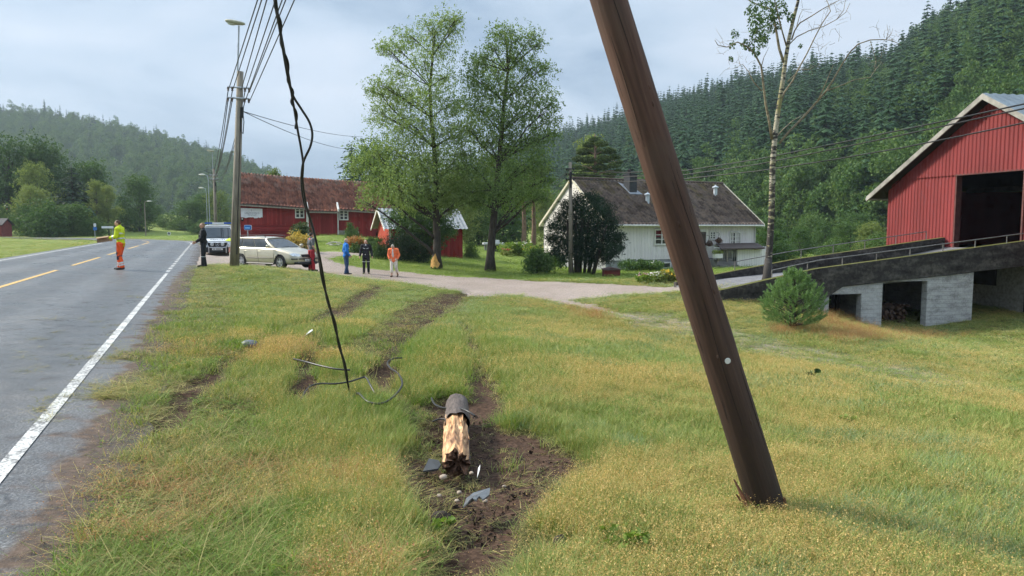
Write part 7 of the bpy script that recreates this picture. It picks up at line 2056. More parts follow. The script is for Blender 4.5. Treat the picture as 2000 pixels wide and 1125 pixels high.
# ---- young pine by the ramp
def young_pine():
    Y = 20.2; b = np.array([(1553 - 1000) / FPX * Y, Y, 0]); b[2] = Hs(b[0], Y)
    t = thing('young_pine', 'bushy young pine with upright light shoots in front of the ramp', 'tree', b); q = np.random.default_rng(15); mb = MB(); V_, F_ = [], []; o = 0
    H_ = P(1553, 522, Y)[2] - b[2]; mb.tube([b + (0, 0, -.2), b + (0, 0, H_ * .9)], [.05, .012], 8)
    for k in range(620):
        u = q.uniform(.0, 1) ** 1.15; a = q.uniform(0, 6.28); env = .88 * math.sin(math.pi * (.22 + .76 * u)) ** .75 * (1 - .25 * u)
        L = env * q.uniform(.45, 1.0); p = b + np.array([L * math.cos(a), L * math.sin(a), H_ * (.07 + .79 * u) + .10 * L - .22 * L * max(0, .35 - u)])
        if k < 110: branch(mb, b + (0, 0, max(.05, p[2] - b[2] - .45 * L)), p, .014, .005, .02, 5, 4)
        d = np.array([math.cos(a) * .75 * (1 - .6 * u), math.sin(a) * .75 * (1 - .6 * u), .55 + .7 * u]) + q.normal(0, .18, 3); d /= np.linalg.norm(d); ln = q.uniform(.14, .26)
        if k == 0: p = b + (0, 0, H_ * .82); d = np.array([0, 0, 1.]); ln = H_ * .2
        for s in range(46):
            w_ = q.uniform(); c = p + d * ln * w_; e_ = q.normal(0, 1, 3); e_ -= d * e_.dot(d); e_ /= np.linalg.norm(e_); nd = d * .8 + e_ * .75; nl = .085 * (1 - .35 * w_); si = np.cross(nd, q.normal(0, 1, 3)); si /= np.linalg.norm(si)
            V_ += [c - si * .0055, c + si * .0055, c + nd * nl]; F_.append((o, o + 1, o + 2)); o += 3
    mb.build('trunk', M_BARKD, t, True)
    np_mesh('crown', np.array(V_), np.array(F_), leafmat('young_pine_needles', [(0.1, (0.08, 0.16, 0.055)), (0.5, (0.18, 0.30, 0.11)), (0.9, (0.34, 0.46, 0.21))], .35), t)
young_pine()
# rust coloured dry grass beside the pine and along the ramp
def rust_grass():
    q = np.random.default_rng(16); pts = []
    for (px, py, sx, sy, n) in ((1640, 640, 26, 14, 260), (1600, 628, 20, 10, 120), (1680, 655, 30, 8, 160), (1530, 650, 16, 6, 60), (1750, 660, 60, 6, 160), (1140, 612, 22, 4, 70), (1165, 622, 18, 3, 40), (1620, 610, 8, 8, 50)):
        for i in range(int(n * .55)): pts.append(gp(px + q.normal(0, sx * 1.15), py + q.normal(0, sy)))
    p = np.array(pts); n = len(p); p[:, 2] = H(p[:, 0], p[:, 1]) - .02; s = q.uniform(.8, 1.3, n)
    scatter('dry_grass', GCOL, p, np.stack([q.normal(0, .15, n), q.normal(0, .15, n), q.uniform(0, 6.28, n)], 1), np.stack([s, s, s * .75], 1), 21 + q.integers(0, 2, n), label='rust coloured dry grass by the young pine')
rust_grass()
# mown grass clumps dragged onto the asphalt
def road_litter():
    q = np.random.default_rng(17); pts = []
    for (px, py, sx, sy, n, ) in ((255, 690, 16, 4, 26), (285, 692, 22, 5, 34), (225, 700, 30, 2, 26), (270, 752, 44, 8, 120), (240, 765, 30, 7, 80), (205, 772, 14, 3, 40), (265, 582, 10, 1.5, 12), (310, 735, 26, 10, 90), (110, 790, 30, 20, 20), (60, 700, 40, 30, 16), (240, 660, 30, 25, 18), (300, 790, 12, 16, 60), (180, 650, 60, 30, 20), (310, 640, 16, 20, 22)):
        for i in range(n):
            c = P(px + q.normal(0, sx), py + q.normal(0, sy), 8.0); d = c - np.array([0, 0, EYE]); k = (.04 - EYE) / d[2]; c = np.array([0, 0, EYE]) + d * k; pts.append(c)
    p = np.array(pts); dd = road_d(p[:, 0], p[:, 1]); p[:, 2] = np.where(dd > -.8, road_z(dd), H(p[:, 0], p[:, 1])) + .002; n = len(p); s = q.uniform(.5, 1.1, n)
    scatter('grass_litter', GCOL, p, np.stack([q.normal(0, .1, n), q.normal(0, .1, n), q.uniform(0, 6.28, n)], 1), np.stack([s, s, s * .22], 1), np.where(q.uniform(0, 1, n) < .6, 15, 17) + q.integers(0, 2, n), label='torn grass and mud strewn over the road edge')
road_litter()
# ------------------------------------------------------------------ vehicles
M_TYRE = mat('tyre_rubber', (0.018, 0.018, 0.019), 0.85, 0.4, 12, bmp=.2)
M_ALLOY = mat('alloy', (0.55, 0.56, 0.58), 0.3, 0.1, 8, metal=.85, bmp=0)
M_BLKPL = mat('black_trim', (0.020, 0.020, 0.021), 0.5, 0.3, 12, bmp=.03)
M_CARGLASS = mat('car_glass', (0.02, 0.024, 0.026), 0.04, 0.2, 2, bmp=0, spec=.9)
M_LAMPG = mat('headlamp_glass', (0.50, 0.53, 0.55), 0.12, 0.35, 14, metal=.4, bmp=0, coat=.8)
M_CHAMP = mat('champagne_paint', (0.50, 0.455, 0.34), 0.30, 0.06, 3, metal=.35, bmp=0, coat=.8)
M_VANW = mat('van_white', (0.70, 0.72, 0.73), 0.32, 0.04, 3, bmp=0, coat=.6)
M_HIVIS = mat('hivis_film', (0.56, 0.66, 0.03), 0.5, 0.08, 6, bmp=0)
M_BLUEL = mat('blue_lens', (0.01, 0.07, 0.35), 0.15, 0.2, 8, bmp=0, coat=.8)
M_REDL = mat('red_lens', (0.28, 0.012, 0.012), 0.2, 0.2, 8, bmp=0, coat=.8)
M_PLATE = mat('plate_white', (0.66, 0.66, 0.64), 0.5, 0.08, 20, bmp=0)
def text_mesh(body, size, ext=.003):
    cu = bpy.data.curves.new('txt', 'FONT'); cu.body = body; cu.size = size; cu.extrude = ext; cu.align_x = 'CENTER'; cu.align_y = 'CENTER'
    o = bpy.data.objects.new('txt', cu); C.objects.link(o); dg = bpy.context.evaluated_depsgraph_get()
    me = bpy.data.meshes.new_from_object(o.evaluated_get(dg)); v = np.array([q.co for q in me.vertices]); f = [tuple(p.vertices) for p in me.polygons]
    bpy.data.objects.remove(o); bpy.data.curves.remove(cu); bpy.data.meshes.remove(me)
    return v, f
def wheel(root, x, side, y, r, wd, alloy=True):
    t = MB(); prof = [(r * .64, wd * .5), (r * .78, wd * .52), (r * .95, wd * .46), (r, wd * .3), (r, -wd * .3), (r * .95, -wd * .46), (r * .64, -wd * .5)]
    Tm = lambda a, b, h: (x + a, side * (y - wd * .5) + side * h, r + b)
    o = None
    t.lathe(prof, Tm, 28); w_ = t.build('wheel', M_TYRE, root, True)
    q = MB(); q.lathe([(r * .66, wd * .50), (r * .60, wd * .49), (r * .58, wd * .36)], Tm, 28); q.lathe([(0.001, wd * .30), (r * .62, wd * .24)], Tm, 20)
    for k in range(5):
        a = k * 2 * math.pi / 5 + .3
        for da in (-.13, .13):
            c = []
            for (rr, ha) in ((.07, .55), (r * .60, .28)):
                pass
        ca, sa = math.cos(a), math.sin(a); pts = []
        for rr_, hw in ((r * .10, r * .11), (r * .60, r * .085)):
            for s_ in (-1, 1): pts.append((rr_ * ca - s_ * hw * sa, rr_ * sa + s_ * hw * ca))
        v = [Tm(p[0], p[1], wd * .47) for p in pts] + [Tm(p[0], p[1], wd * .34) for p in pts]
        q.add(v, [(0, 1, 3, 2), (4, 6, 7, 5), (0, 4, 5, 1), (2, 3, 7, 6), (0, 2, 6, 4), (1, 5, 7, 3)])
    q.lathe([(0.001, wd * .50), (r * .13, wd * .49), (r * .14, wd * .36)], Tm, 12)
    q.build('rim', [M_ALLOY], w_, False)
    return w_
def vehicle(name, label, cat, prof, roofp, wheels, r, paint, wd_w=.205):
    """prof: stations (x, z bottom, z top, half width); roofp: greenhouse corner stations"""
    t = thing(name, label, cat, (0, 0, 0))
    pr = np.array(prof, float); X = np.arange(pr[0, 0], pr[-1, 0] + .001, .04); X = np.append(X, pr[-1, 0]) if X[-1] < pr[-1, 0] - .005 else X
    def sm(col):
        y = np.interp(X, pr[:, 0], pr[:, col]); k = np.ones(5) / 5
        return np.convolve(np.pad(y, 2, mode='edge'), k, 'valid')
    zb, zt, w_ = sm(1), sm(2), sm(3)
    half = [(0.0, 'b', 0), (.86, 'b', 0), (.965, 'b', .07), (.985, 'f', .18), (.995, 'f', .30), (1.0, 'f', .42), (1.0, 'f', .55), (.99, 'f', .68), (.975, 'f', .82), (.95, 'f', .92), (.90, 't', 0), (.60, 't', .018), (0, 't', .028)]
    def pt(i, h):
        k, m, a = h
        z = zb[i] + a if m == 'b' else (zb[i] + (zt[i] - zb[i]) * a if m == 'f' else zt[i] + a)
        return k * w_[i], z
    n = len(half); rows = []
    for i in range(len(X)):
        p = [pt(i, h) for h in half]; rows.append([(X[i], y, z) for y, z in p] + [(X[i], -y, z) for y, z in p[-2:0:-1]])
    k = len(rows[0]); V_ = [q for r_ in rows for q in r_]; F_ = []
    for i in range(len(X) - 1):
        for j in range(k):
            c = np.mean([V_[i * k + j], V_[i * k + (j + 1) % k], V_[(i + 1) * k + j]], axis=0)
            if any(math.hypot(c[0] - wx, c[2] - r) < r * 1.15 and abs(c[1]) > .5 * w_[i] and c[2] < r * 2.1 for wx in wheels): continue
            F_.append((i * k + j, (i + 1) * k + j, (i + 1) * k + (j + 1) % k, i * k + (j + 1) % k))
    F_ += [tuple(range(k)), tuple(range((len(X) - 1) * k, len(X) * k))[::-1]]
    body = mesh_obj('body', np.array(V_), F_, paint, t, True)
    wid = lambda x: float(np.interp(x, X, w_)); top = lambda x: float(np.interp(x, X, zt)); bt = lambda x: float(np.interp(x, X, zb))
    ar = MB()
    for wx in wheels:
        for s in (-1, 1):
            y = wid(wx) * s; a = np.linspace(-.25, math.pi + .25, 21)
            ar.tube([(wx + r * 1.15 * math.cos(q), y * .985, r + r * 1.15 * math.sin(q)) for q in a], .022, 6)
            v = []; f = []
            for q in a: v += [(wx + r * 1.17 * math.cos(q), y * .98, r + r * 1.17 * math.sin(q)), (wx + r * 1.17 * math.cos(q), y * .55, r + r * 1.17 * math.sin(q))]
            for i in range(20): f.append((2 * i, 2 * i + 1, 2 * i + 3, 2 * i + 2))
            f.append(tuple(range(1, 42, 2)))
            ar.add(v, f)
    ar.build('wheel_arch', M_BLKPL, t)
    # greenhouse
    xr0, xr1, xf0, xf1, zr, yb, yt = roofp       # rear bottom, rear top, front bottom, front top, roof height, half widths
    def gh(side, u, v, off=0.0):
        xb = xr0 + (xf0 - xr0) * u; xt = xr1 + (xf1 - xr1) * u
        zb_ = top(xb) - .01; z = zb_ + (zr - .05 - .06 * (2 * u - 1) ** 4 - zb_) * v; x = xb + (xt - xb) * v
        y = (yb + (yt - yb) * v + .03 * math.sin(math.pi * v)) * (1 - .05 * (2 * u - 1) ** 4) + off
        return (x, side * y, z)
    U = np.linspace(0, 1, 25); Vv = np.linspace(0, 1, 7)
    g, gf = [], []
    cols = []
    for u in U:
        c = [gh(1, u, v) for v in Vv]; e_ = c[-1]; c += [(e_[0], e_[1] * .85, e_[2] + .035), (e_[0], e_[1] * .45, e_[2] + .055), (e_[0], 0, e_[2] + .06)]
        c += [(q[0], -q[1], q[2]) for q in c[-2::-1]]; cols.append(c)
    m = len(cols[0]); g = [q for c in cols for q in c]
    for i in range(24):
        for j in range(m - 1): gf.append((i * m + j, (i + 1) * m + j, (i + 1) * m + j + 1, i * m + j + 1))
    gf += [tuple(range(m))[::-1], tuple(range(24 * m, 25 * m))]
    mesh_obj('cabin', np.array(g), gf, paint, t, True)
    def pane(nm, side, u0, u1, v0, v1, mt, off=.006, nu=8, nv=5, par=None, slant=0.0):
        v, f = [], []
        for i in range(nu + 1):
            for j in range(nv + 1):
                vv = v0 + (v1 - v0) * j / nv; v.append(gh(side, u0 + (u1 - u0) * i / nu + slant * (j / nv), vv, off))
        for i in range(nu):
            for j in range(nv):
                q = (i * (nv + 1) + j, (i + 1) * (nv + 1) + j, (i + 1) * (nv + 1) + j + 1, i * (nv + 1) + j + 1); f.append(q if side < 0 else q[::-1])
        return mesh_obj(nm, np.array(v), f, mt, par or t, True)
    def screen(nm, front, v0, v1, half_w, mt=M_CARGLASS, off=.008):
        u = 1 if front else 0; v, f = [], []; N_ = 8
        for j in range(6):
            vv = v0 + (v1 - v0) * j / 5; a = gh(1, u, vv)
            for i in range(N_ + 1):
                s = -1 + 2 * i / N_; v.append((a[0] + (off if front else -off) + (.03 if front else -.02) * (1 - s * s), a[1] * s * half_w, a[2] + (.03 * (1 - s * s) if vv > .9 else 0)))
        for j in range(5):
            for i in range(N_):
                q = (j * (N_ + 1) + i, j * (N_ + 1) + i + 1, (j + 1) * (N_ + 1) + i + 1, (j + 1) * (N_ + 1) + i); f.append(q if front else q[::-1])
        return mesh_obj(nm, np.array(v), f, mt, t, True)
    for wx in wheels:
        for s in (-1, 1): wheel(t, wx, s, wid(wx) * .985, r, wd_w)
    return t, wid, top, bt, gh, pane, screen
def silver_wagon():
    prof = [(-2.34, .42, .90, .70), (-2.26, .30, .96, .80), (-2.0, .24, .985, .85), (-1.3, .22, .985, .872), (0, .20, .975, .875), (.7, .20, .965, .87), (1.05, .20, .95, .865), (1.5, .21, .87, .855), (2.0, .21, .76, .81), (2.2, .22, .69, .74), (2.30, .26, .63, .66), (2.36, .34, .56, .56)]
    t, wid, top, bt, gh, pane, screen = vehicle('estate_car', 'champagne coloured estate car with roof rails parked beside the lamp pole', 'car', prof, (-2.27, -2.0, 1.08, .20, 1.47, .79, .60), (-1.30, 1.40), .315, M_CHAMP)
    for s in (-1, 1):
        for u0, u1, sl in ((.035, .27, .0), (.30, .585, .0), (.61, .93, -.0)): pane('side_window', s, u0, u1, .10, .90, M_CARGLASS)
        tr = MB()
        for u in (.285, .597): tr.tube([gh(s, u, v, .012) for v in np.linspace(.06, .94, 6)], .012, 5)
        tr.tube([gh(s, u, .07, .012) for u in np.linspace(.03, .95, 14)], .008, 5); tr.tube([gh(s, u, .93, .012) for u in np.linspace(.04, .95, 14)], .008, 5)
        tr.build('window_trim', M_BLKPL, t)
        mo = MB(); mo.tube([(x, s * (wid(x) + .006), .50 + .01 * x) for x in np.linspace(-.90, .98, 12)], .014, 6)
        mo.tube([(x, s * (wid(x) * .985), .235) for x in np.linspace(-.88, 1.0, 12)], .045, 6); mo.build('side_moulding', M_BLKPL, t)
        gp_ = MB()
        for x, z1 in ((1.02, .94), (-.02, .96), (-.95, .96)):
            gp_.tube([(x - (.0 if x > 0 else .02 * k), s * (wid(x) + .002), z) for k, z in enumerate(np.linspace(.27, z1, 6))], .005, 4)
        gp_.build('door_gap', M_DARK, t)
        for x in (.12, -.88):
            h = MB(); h.tube([(x, s * (wid(x) * .975 + .012), .80), (x - .17, s * (wid(x) * .975 + .012), .805)], .016, 6); h.build('door_handle', M_CHAMP, t)
        mi = MB(); mi.ell((.80, s * .99, 1.05), (.07, .11, .075), 10, 7); mi.tube([(.84, s * .86, 1.0), (.82, s * .95, 1.03)], .025, 5); mi.build('wing_mirror', M_CHAMP, t, True)
        ra = MB(); ra.tube([(-1.95, s * .57, 1.44), (-1.85, s * .57, 1.515), (-.8, s * .575, 1.545), (.05, s * .575, 1.515), (.15, s * .575, 1.45)], .018, 6); ra.build('roof_rail', M_BLKPL, t)
        hl = MB(); v = [(2.19, s * .75, .60), (2.345, s * .50, .575), (2.30, s * .46, .69), (2.12, s * .66, .735), (1.98, s * .80, .70)]; o_ = [(x + .02, y + s * .015, z + .01) for x, y, z in v]
        hl.add(o_, [(0, 1, 2, 3, 4) if s > 0 else (4, 3, 2, 1, 0)]); hl.build('headlight', M_LAMPG, t)
        fo = MB(); fo.ell((2.33, s * .52, .34), (.03, .09, .05), 8, 5); fo.build('fog_lamp', M_LAMPG, t)
        rl = MB(); rl.add([(-2.28, s * .80, .72), (-2.10, s * .862, .72), (-2.14, s * .85, .97), (-2.29, s * .78, .95)], [(0, 1, 2, 3) if s < 0 else (3, 2, 1, 0)]); rl.build('rear_light', M_REDL, t)
    screen('windscreen', True, .06, .93, .93); screen('rear_window', False, .12, .9, .9)
    gr = MB(); gr.add([(2.39, -.40, .56), (2.39, .40, .56), (2.335, .42, .68), (2.335, -.42, .68)], [(0, 1, 2, 3)]); gr.build('grille', M_BLKPL, t)
    bp = MB(); bp.tube([(2.12, -.80, .48), (2.30, -.66, .48), (2.40, -.40, .48), (2.42, 0, .48), (2.40, .40, .48), (2.30, .66, .48), (2.12, .80, .48)], .028, 6); bp.tube([(2.2, -.70, .30), (2.36, -.45, .28), (2.40, 0, .27), (2.36, .45, .28), (2.2, .70, .30)], .065, 8); bp.build('bumper_strip', M_BLKPL, t)
    pl = MB(); pl.box((2.425, -.26, .36), (2.44, .26, .47)); po = pl.build('number_plate', M_PLATE, t)
    pm = MB(); 
    for i in range(6): pm.box((2.441, -.19 + .065 * i + (.03 if i > 1 else 0), .385), (2.443, -.15 + .065 * i + (.03 if i > 1 else 0), .445))
    pm.build('plate_marks', M_BLKPL, po)
    wi = MB(); wi.tube([(1.10, -.50, .985), (.98, .1, 1.02)], .010, 5); wi.tube([(1.12, .05, .99), (.98, .60, 1.02)], .010, 5); wi.build('wiper', M_BLKPL, t)
    an = MB(); an.tube([(-1.8, 0, 1.50), (-2.0, 0, 1.72)], .006, 4); an.build('aerial', M_BLKPL, t)
    Yf, Yr = 34.0, 35.45; xf, xr = (548 - 1000) / FPX * Yf, (473.5 - 1000) / FPX * Yr
    hd = math.atan2(Yf - Yr, xf - xr); k = (.05, ) ; mid = ((xf + xr) / 2, (Yf + Yr) / 2)
    # the near side wheels stand where the photo shows them; the middle of the car is half a track further off
    rx, ry = math.sin(hd), -math.cos(hd); cx, cy = mid[0] - rx * .78 - math.cos(hd) * .05, mid[1] - ry * .78 - math.sin(hd) * .05
    t.location = (cx, cy, Hs(cx, cy) - .0); t.rotation_euler = (0, 0, hd)
silver_wagon()
def police_van():
    prof = [(-2.5, .40, 1.05, .90), (-2.4, .32, 1.10, .95), (0, .28, 1.10, .965), (1.0, .28, 1.10, .96), (1.6, .28, 1.10, .955), (1.85, .28, 1.06, .945), (2.15, .28, .98, .92), (2.32, .29, .90, .88), (2.40, .33, .82, .83), (2.44, .40, .72, .78)]
    t, wid, top, bt, gh, pane, screen = vehicle('police_van', 'white police van with blue lights and chrome front bar, parked facing the viewer', 'van', prof, (-2.46, -2.36, 1.86, 1.08, 1.93, .90, .78), (-1.55, 1.55), .34, M_VANW, .22)
    screen('windscreen', True, .05, .90, .95)
    for s in (-1, 1):
        pane('side_window', s, .74, .955, .10, .85, M_CARGLASS); pane('side_window', s, .40, .70, .10, .85, M_CARGLASS); pane('side_window', s, .06, .36, .10, .85, M_CARGLASS)
        st = MB(); st.add([(2.34, s * .42, .935), (2.36, s * .78, .905), (1.95, s * .925, 1.035), (1.88, s * .66, 1.085)], [(0, 1, 2, 3) if s > 0 else (3, 2, 1, 0)])
        v = [(q[0] + .01, q[1], q[2] + .022) for q in st.v]; st2 = MB(); st2.add(v, [(0, 1, 2, 3) if s > 0 else (3, 2, 1, 0)])
        if s > 0: st2.build('hivis_stripe', M_HIVIS, t)
        sd_ = MB(); sd_.add([(-2.3, s * .98, .55), (1.1, s * .98, .55), (1.1, s * .978, .85), (-2.3, s * .978, .85)], [(0, 1, 2, 3) if s < 0 else (3, 2, 1, 0)]); sd_.build('hivis_stripe', M_HIVIS, t)
        hl = MB(); hl.add([(2.47, s * .60, .66), (2.40, s * .82, .68), (2.30, s * .90, .86), (2.41, s * .66, .82)], [(0, 1, 2, 3) if s > 0 else (3, 2, 1, 0)]); hl.build('headlight', M_LAMPG, t)
        mi = MB(); mi.box((1.70, s * 1.0 - .1, 1.05), (1.80, s * 1.0 + .1, 1.32)); mi.build('wing_mirror', M_BLKPL, t)
    bm = MB()
    bm.box((2.30, -.86, .26), (2.50, .86, .56)); bm.box((2.36, -.56, .56), (2.475, .56, .84)); bm.box((2.20, -.90, .24), (2.36, .90, .50)); bm.build('front_bumper', M_BLKPL, t)
    ch = MB(); ch.tube(smooth_path([(2.52, -.50, .20), (2.56, -.50, .55), (2.55, -.58, .72), (2.50, -.52, .90), (2.50, 0, .92), (2.50, .52, .90), (2.55, .58, .72), (2.56, .50, .55), (2.52, .50, .20)]), .034, 8); ch.tube([(2.56, -.50, .55), (2.58, 0, .54), (2.56, .50, .55)], .028, 8); ch.build('front_bar', M_ALLOY, t)
    Tn = lambda yc, zc: (lambda x, y, h: (2.50 + h, yc + x, zc + y))
    for s in (-1, 1):
        sp = MB(); sp.lathe([(.001, .06), (.10, .055), (.115, .02), (.10, -.02)], Tn(s * .30, .73), 16); sp.build('spot_lamp', M_LAMPG, t)
    em = MB(); T0 = Tn(0, .73)
    em.tube([T0(.105 * math.cos(a), .105 * math.sin(a), .03) for a in np.linspace(0, 2 * math.pi, 25)], .010, 6)
    for k in range(3):
        a = math.pi / 2 + k * 2 * math.pi / 3; em.add([T0(.10 * math.cos(a), .10 * math.sin(a), .03), T0(.022 * math.cos(a + 1.05), .022 * math.sin(a + 1.05), .03), T0(0, 0, .05), T0(.022 * math.cos(a - 1.05), .022 * math.sin(a - 1.05), .03)], [(0, 1, 2, 3)])
    em.build('emblem', M_ALLOY, t)
    pl = MB(); pl.box((2.575, -.30, .385), (2.59, .30, .50)); po = pl.build('number_plate', M_PLATE, t)
    pm = MB()
    for i in range(7): pm.box((2.591, -.235 + .062 * i + (.04 if i > 1 else 0), .41), (2.593, -.195 + .062 * i + (.04 if i > 1 else 0), .475))
    pm.build('plate_marks', M_BLKPL, po)
    v, f = text_mesh('POLITI', .235); v2 = []
    for x, y, z in v:
        x *= 1.25; xx = 2.12 - y * .92; v2.append((xx, x, top(xx) + .038 + z))
    mesh_obj('lettering', np.array(v2), f, mat('van_ink', (0.05, 0.06, 0.09), .6, .1, 9, bmp=0), t)
    lb = MB(); lb.box((.55, -.34, 1.985), (.82, .34, 2.06)); lo = lb.build('light_bar', M_VANW, t)
    for s in (-1, 1):
        q = MB(); q.box((.55, min(s * .34, s * .78), 1.98), (.82, max(s * .34, s * .78), 2.075)); q.build('blue_light', M_BLUEL, lo)
    wi = MB(); wi.tube([(1.90, -.5, 1.13), (1.78, .2, 1.22)], .012, 5); wi.tube([(1.90, .1, 1.13), (1.78, .75, 1.22)], .012, 5); wi.build('wiper', M_BLKPL, t)
    pp = MB(); pp.ell((1.45, .38, 1.22), (.10, .18, .14), 8, 6); pp.build('dashboard_item', M_TRIM, t)
    x, y = (425.5 - 1000) / FPX * 45.5, 45.5; hd = math.atan2(-1.0, .34)
    c, s = math.cos(hd), math.sin(hd)
    t.location = (x - 2.4 * c, y - 2.4 * s, P(425, 501, 45.2)[2]); t.rotation_euler = (0, 0, hd)
police_van()
# ------------------------------------------------------------------ people
M_SKIN = mat('skin', (0.52, 0.30, 0.21), 0.6, 0.12, 14, bmp=0.03)
def remeshed(mb, vox, smooth_it=2, subdiv=False):
    me = bpy.data.meshes.new('tmp'); me.from_pydata(mb.v, [], mb.f); me.update()
    o = bpy.data.objects.new('tmp', me); C.objects.link(o)
    bm = bmesh.new(); bm.from_mesh(me); bmesh.ops.recalc_face_normals(bm, faces=bm.faces); bm.to_mesh(me); bm.free()
    r = o.modifiers.new('r', 'REMESH'); r.mode = 'VOXEL'; r.voxel_size = vox
    s = o.modifiers.new('s', 'SMOOTH'); s.iterations = smooth_it; s.factor = .5
    dg = bpy.context.evaluated_depsgraph_get(); out = bpy.data.meshes.new_from_object(o.evaluated_get(dg))
    bpy.data.objects.remove(o); bpy.data.meshes.remove(me)
    v = np.array([q.co for q in out.vertices]); f = [tuple(p.vertices) for p in out.polygons]; bpy.data.meshes.remove(out)
    return v, f
def taper(mb, a, b, r0, r1, n=12):
    """a limb piece with round ends"""
    a, b = np.array(a, float), np.array(b, float); d = b - a; L = np.linalg.norm(d); d /= L
    pts, rad = [], []
    for q in (-1, -.8, -.45): pts.append(a + d * r0 * q * .98); rad.append(r0 * math.sqrt(max(.02, 1 - q * q)))
    for q in (0, .5, 1): pts.append(a + d * L * q); rad.append(r0 + (r1 - r0) * q)
    for q in (.45, .8, 1): pts.append(b + d * r1 * q * .98); rad.append(r1 * math.sqrt(max(.02, 1 - q * q)))
    mb.tube(pts, rad, n)
def mid(a, b, t=.5): return np.array(a, float) * (1 - t) + np.array(b, float) * t
def person(label, foot_px, Y, heading, J, outfit, height=1.8, z=None, bulk=1.0, group=None):
    """J: joints in metres for a 1.8 m figure that looks along its own +Y"""
    b = P(foot_px[0], foot_px[1], Y); zz = b[2] if z is None else z
    t = thing('person', label, 'person', (0, 0, 0), group)
    D = dict(pelvis=(0, 0, .95), waist=(0, 0, 1.10), chest=(0, .005, 1.32), neck=(0, 0, 1.50), head=(0, .02, 1.655),
             shL=(-.185, 0, 1.44), elL=(-.235, -.03, 1.15), wrL=(-.235, .05, .90), shR=(.185, 0, 1.44), elR=(.235, -.03, 1.15), wrR=(.235, .05, .90),
             hipL=(-.095, 0, .92), knL=(-.10, .025, .50), anL=(-.10, -.02, .09), toL=(-.12, .16, .03), hipR=(.095, 0, .92), knR=(.10, .025, .50), anR=(.10, -.02, .09), toR=(.12, .16, .03))
    D.update(J); D = {k: np.array(v, float) for k, v in D.items()}
    bk = bulk
    up = D['neck'] - D['pelvis']; lean = math.atan2(up[1], up[2]); rt = Euler((-lean, 0, 0)).to_matrix()
    hd = J.get('head_tilt', 0); ht = J.get('head_turn', 0); hr = Euler((-hd, 0, ht)).to_matrix()
    def torso(m, g=0.0, low=True):
        m.ell(D['pelvis'], (.155 * bk + g, .112 * bk + g, .13 + g), 16, 10, rt); m.ell(mid(D['pelvis'], D['chest'], .42), (.142 * bk + g, .105 * bk + g, .19 + g), 16, 10, rt)
        m.ell(D['chest'], (.165 * bk + g, .118 * bk + g, .185 + g), 16, 10, rt)
        for s in 'LR': taper(m, mid(D['neck'], D['sh' + s], .35) - (0, 0, .03), D['sh' + s], .06 + g, .068 + g)
    def arm(m, s, g=0.0, stop=1.0):
        taper(m, D['sh' + s], D['el' + s], .058 + g, .045 + g); taper(m, D['el' + s], mid(D['el' + s], D['wr' + s], stop), .045 + g, .032 + g * .8)
    def leg(m, s, g=0.0, stop=1.0, flare=0.0):
        taper(m, D['hip' + s], D['kn' + s], .088 * bk + g, .062 + g); taper(m, D['kn' + s], mid(D['kn' + s], D['an' + s], stop), .060 + g, .043 + g + flare)
    # body: one skin
    m = MB(); torso(m)
    for s in 'LR': arm(m, s); leg(m, s); taper(m, D['an' + s] - (0, .02, .035), D['to' + s], .042, .032)
    taper(m, D['neck'] - (0, 0, .05), mid(D['neck'], D['head'], .7), .058, .054)
    hc = D['head']; Hd = lambda x, y, z_: tuple(hc + np.array(hr @ Vector((x, y, z_))))
    m.ell(hc, (.074, .094, .112), 16, 12, hr); m.ell(Hd(0, .025, -.055), (.055, .068, .06), 12, 8, hr); m.ell(Hd(0, .102, -.012), (.015, .022, .026), 8, 6, hr)
    for s in (-1, 1): m.ell(Hd(s * .076, -.005, -.01), (.012, .024, .034), 8, 6, hr)
    m.ell(Hd(0, .088, .03), (.05, .016, .012), 10, 6, hr)
    hands = {}
    for s, sg in (('L', -1), ('R', 1)):
        fd = D['wr' + s] - D['el' + s]; fd /= np.linalg.norm(fd); hands[s] = J.get('hand' + s, fd); hands[s] = np.array(hands[s], float) / np.linalg.norm(hands[s])
        side = np.array([0, 1.0, 0]) - hands[s] * hands[s][1]; side /= np.linalg.norm(side); nrm = np.cross(hands[s], side)
        taper(m, D['wr' + s], D['wr' + s] + hands[s] * .085, .030, .034); hands[s] = (hands[s], side, nrm)
    v, f = remeshed(m, .0095, 3)
    fm = MB()
    for s, sg in (('L', -1), ('R', 1)):
        d, side, nrm = hands[s]; nn = nrm * (-sg if nrm[0] * sg > 0 else sg) ; nn = nrm * (1 if (nrm[0] * sg) < 0 else -1)
        base = D['wr' + s] + d * .085
        for k, ln in enumerate((.072, .080, .075, .060)):
            o = side * (.030 - .020 * k); p0 = base + o; p1 = p0 + d * ln * .45 + nn * .006; p2 = p1 + d * ln * .33 + nn * .018; p3 = p2 + d * ln * .22 + nn * .022
            fm.tube([p0 - d * .02, p0, p1, p2, p3], [.0095, .0095, .009, .008, .005], 7)
        p0 = D['wr' + s] + d * .03 + side * .028; fm.tube([p0 - side * .012, p0 + side * .022 + d * .025, p0 + side * .030 + d * .055 + nn * .01, p0 + side * .026 + d * .078 + nn * .02], [.013, .012, .010, .006], 7)
    o = len(v); v = np.concatenate([v, np.array(fm.v)]); f = f + [tuple(i + o for i in q) for q in fm.f]
    body = mesh_obj('body', v, f, outfit.get('skin', M_SKIN), t, True)
    ey = MB()
    for s in (-1, 1): ey.ell(Hd(s * .031, .084, .008), (.013, .010, .008), 8, 5, hr)
    ey.build('eyes', mat('eye_dark', (0.03, 0.022, 0.02), .3, .2, 30, bmp=0) if 'eye_dark' not in bpy.data.materials else bpy.data.materials['eye_dark'], t, True)
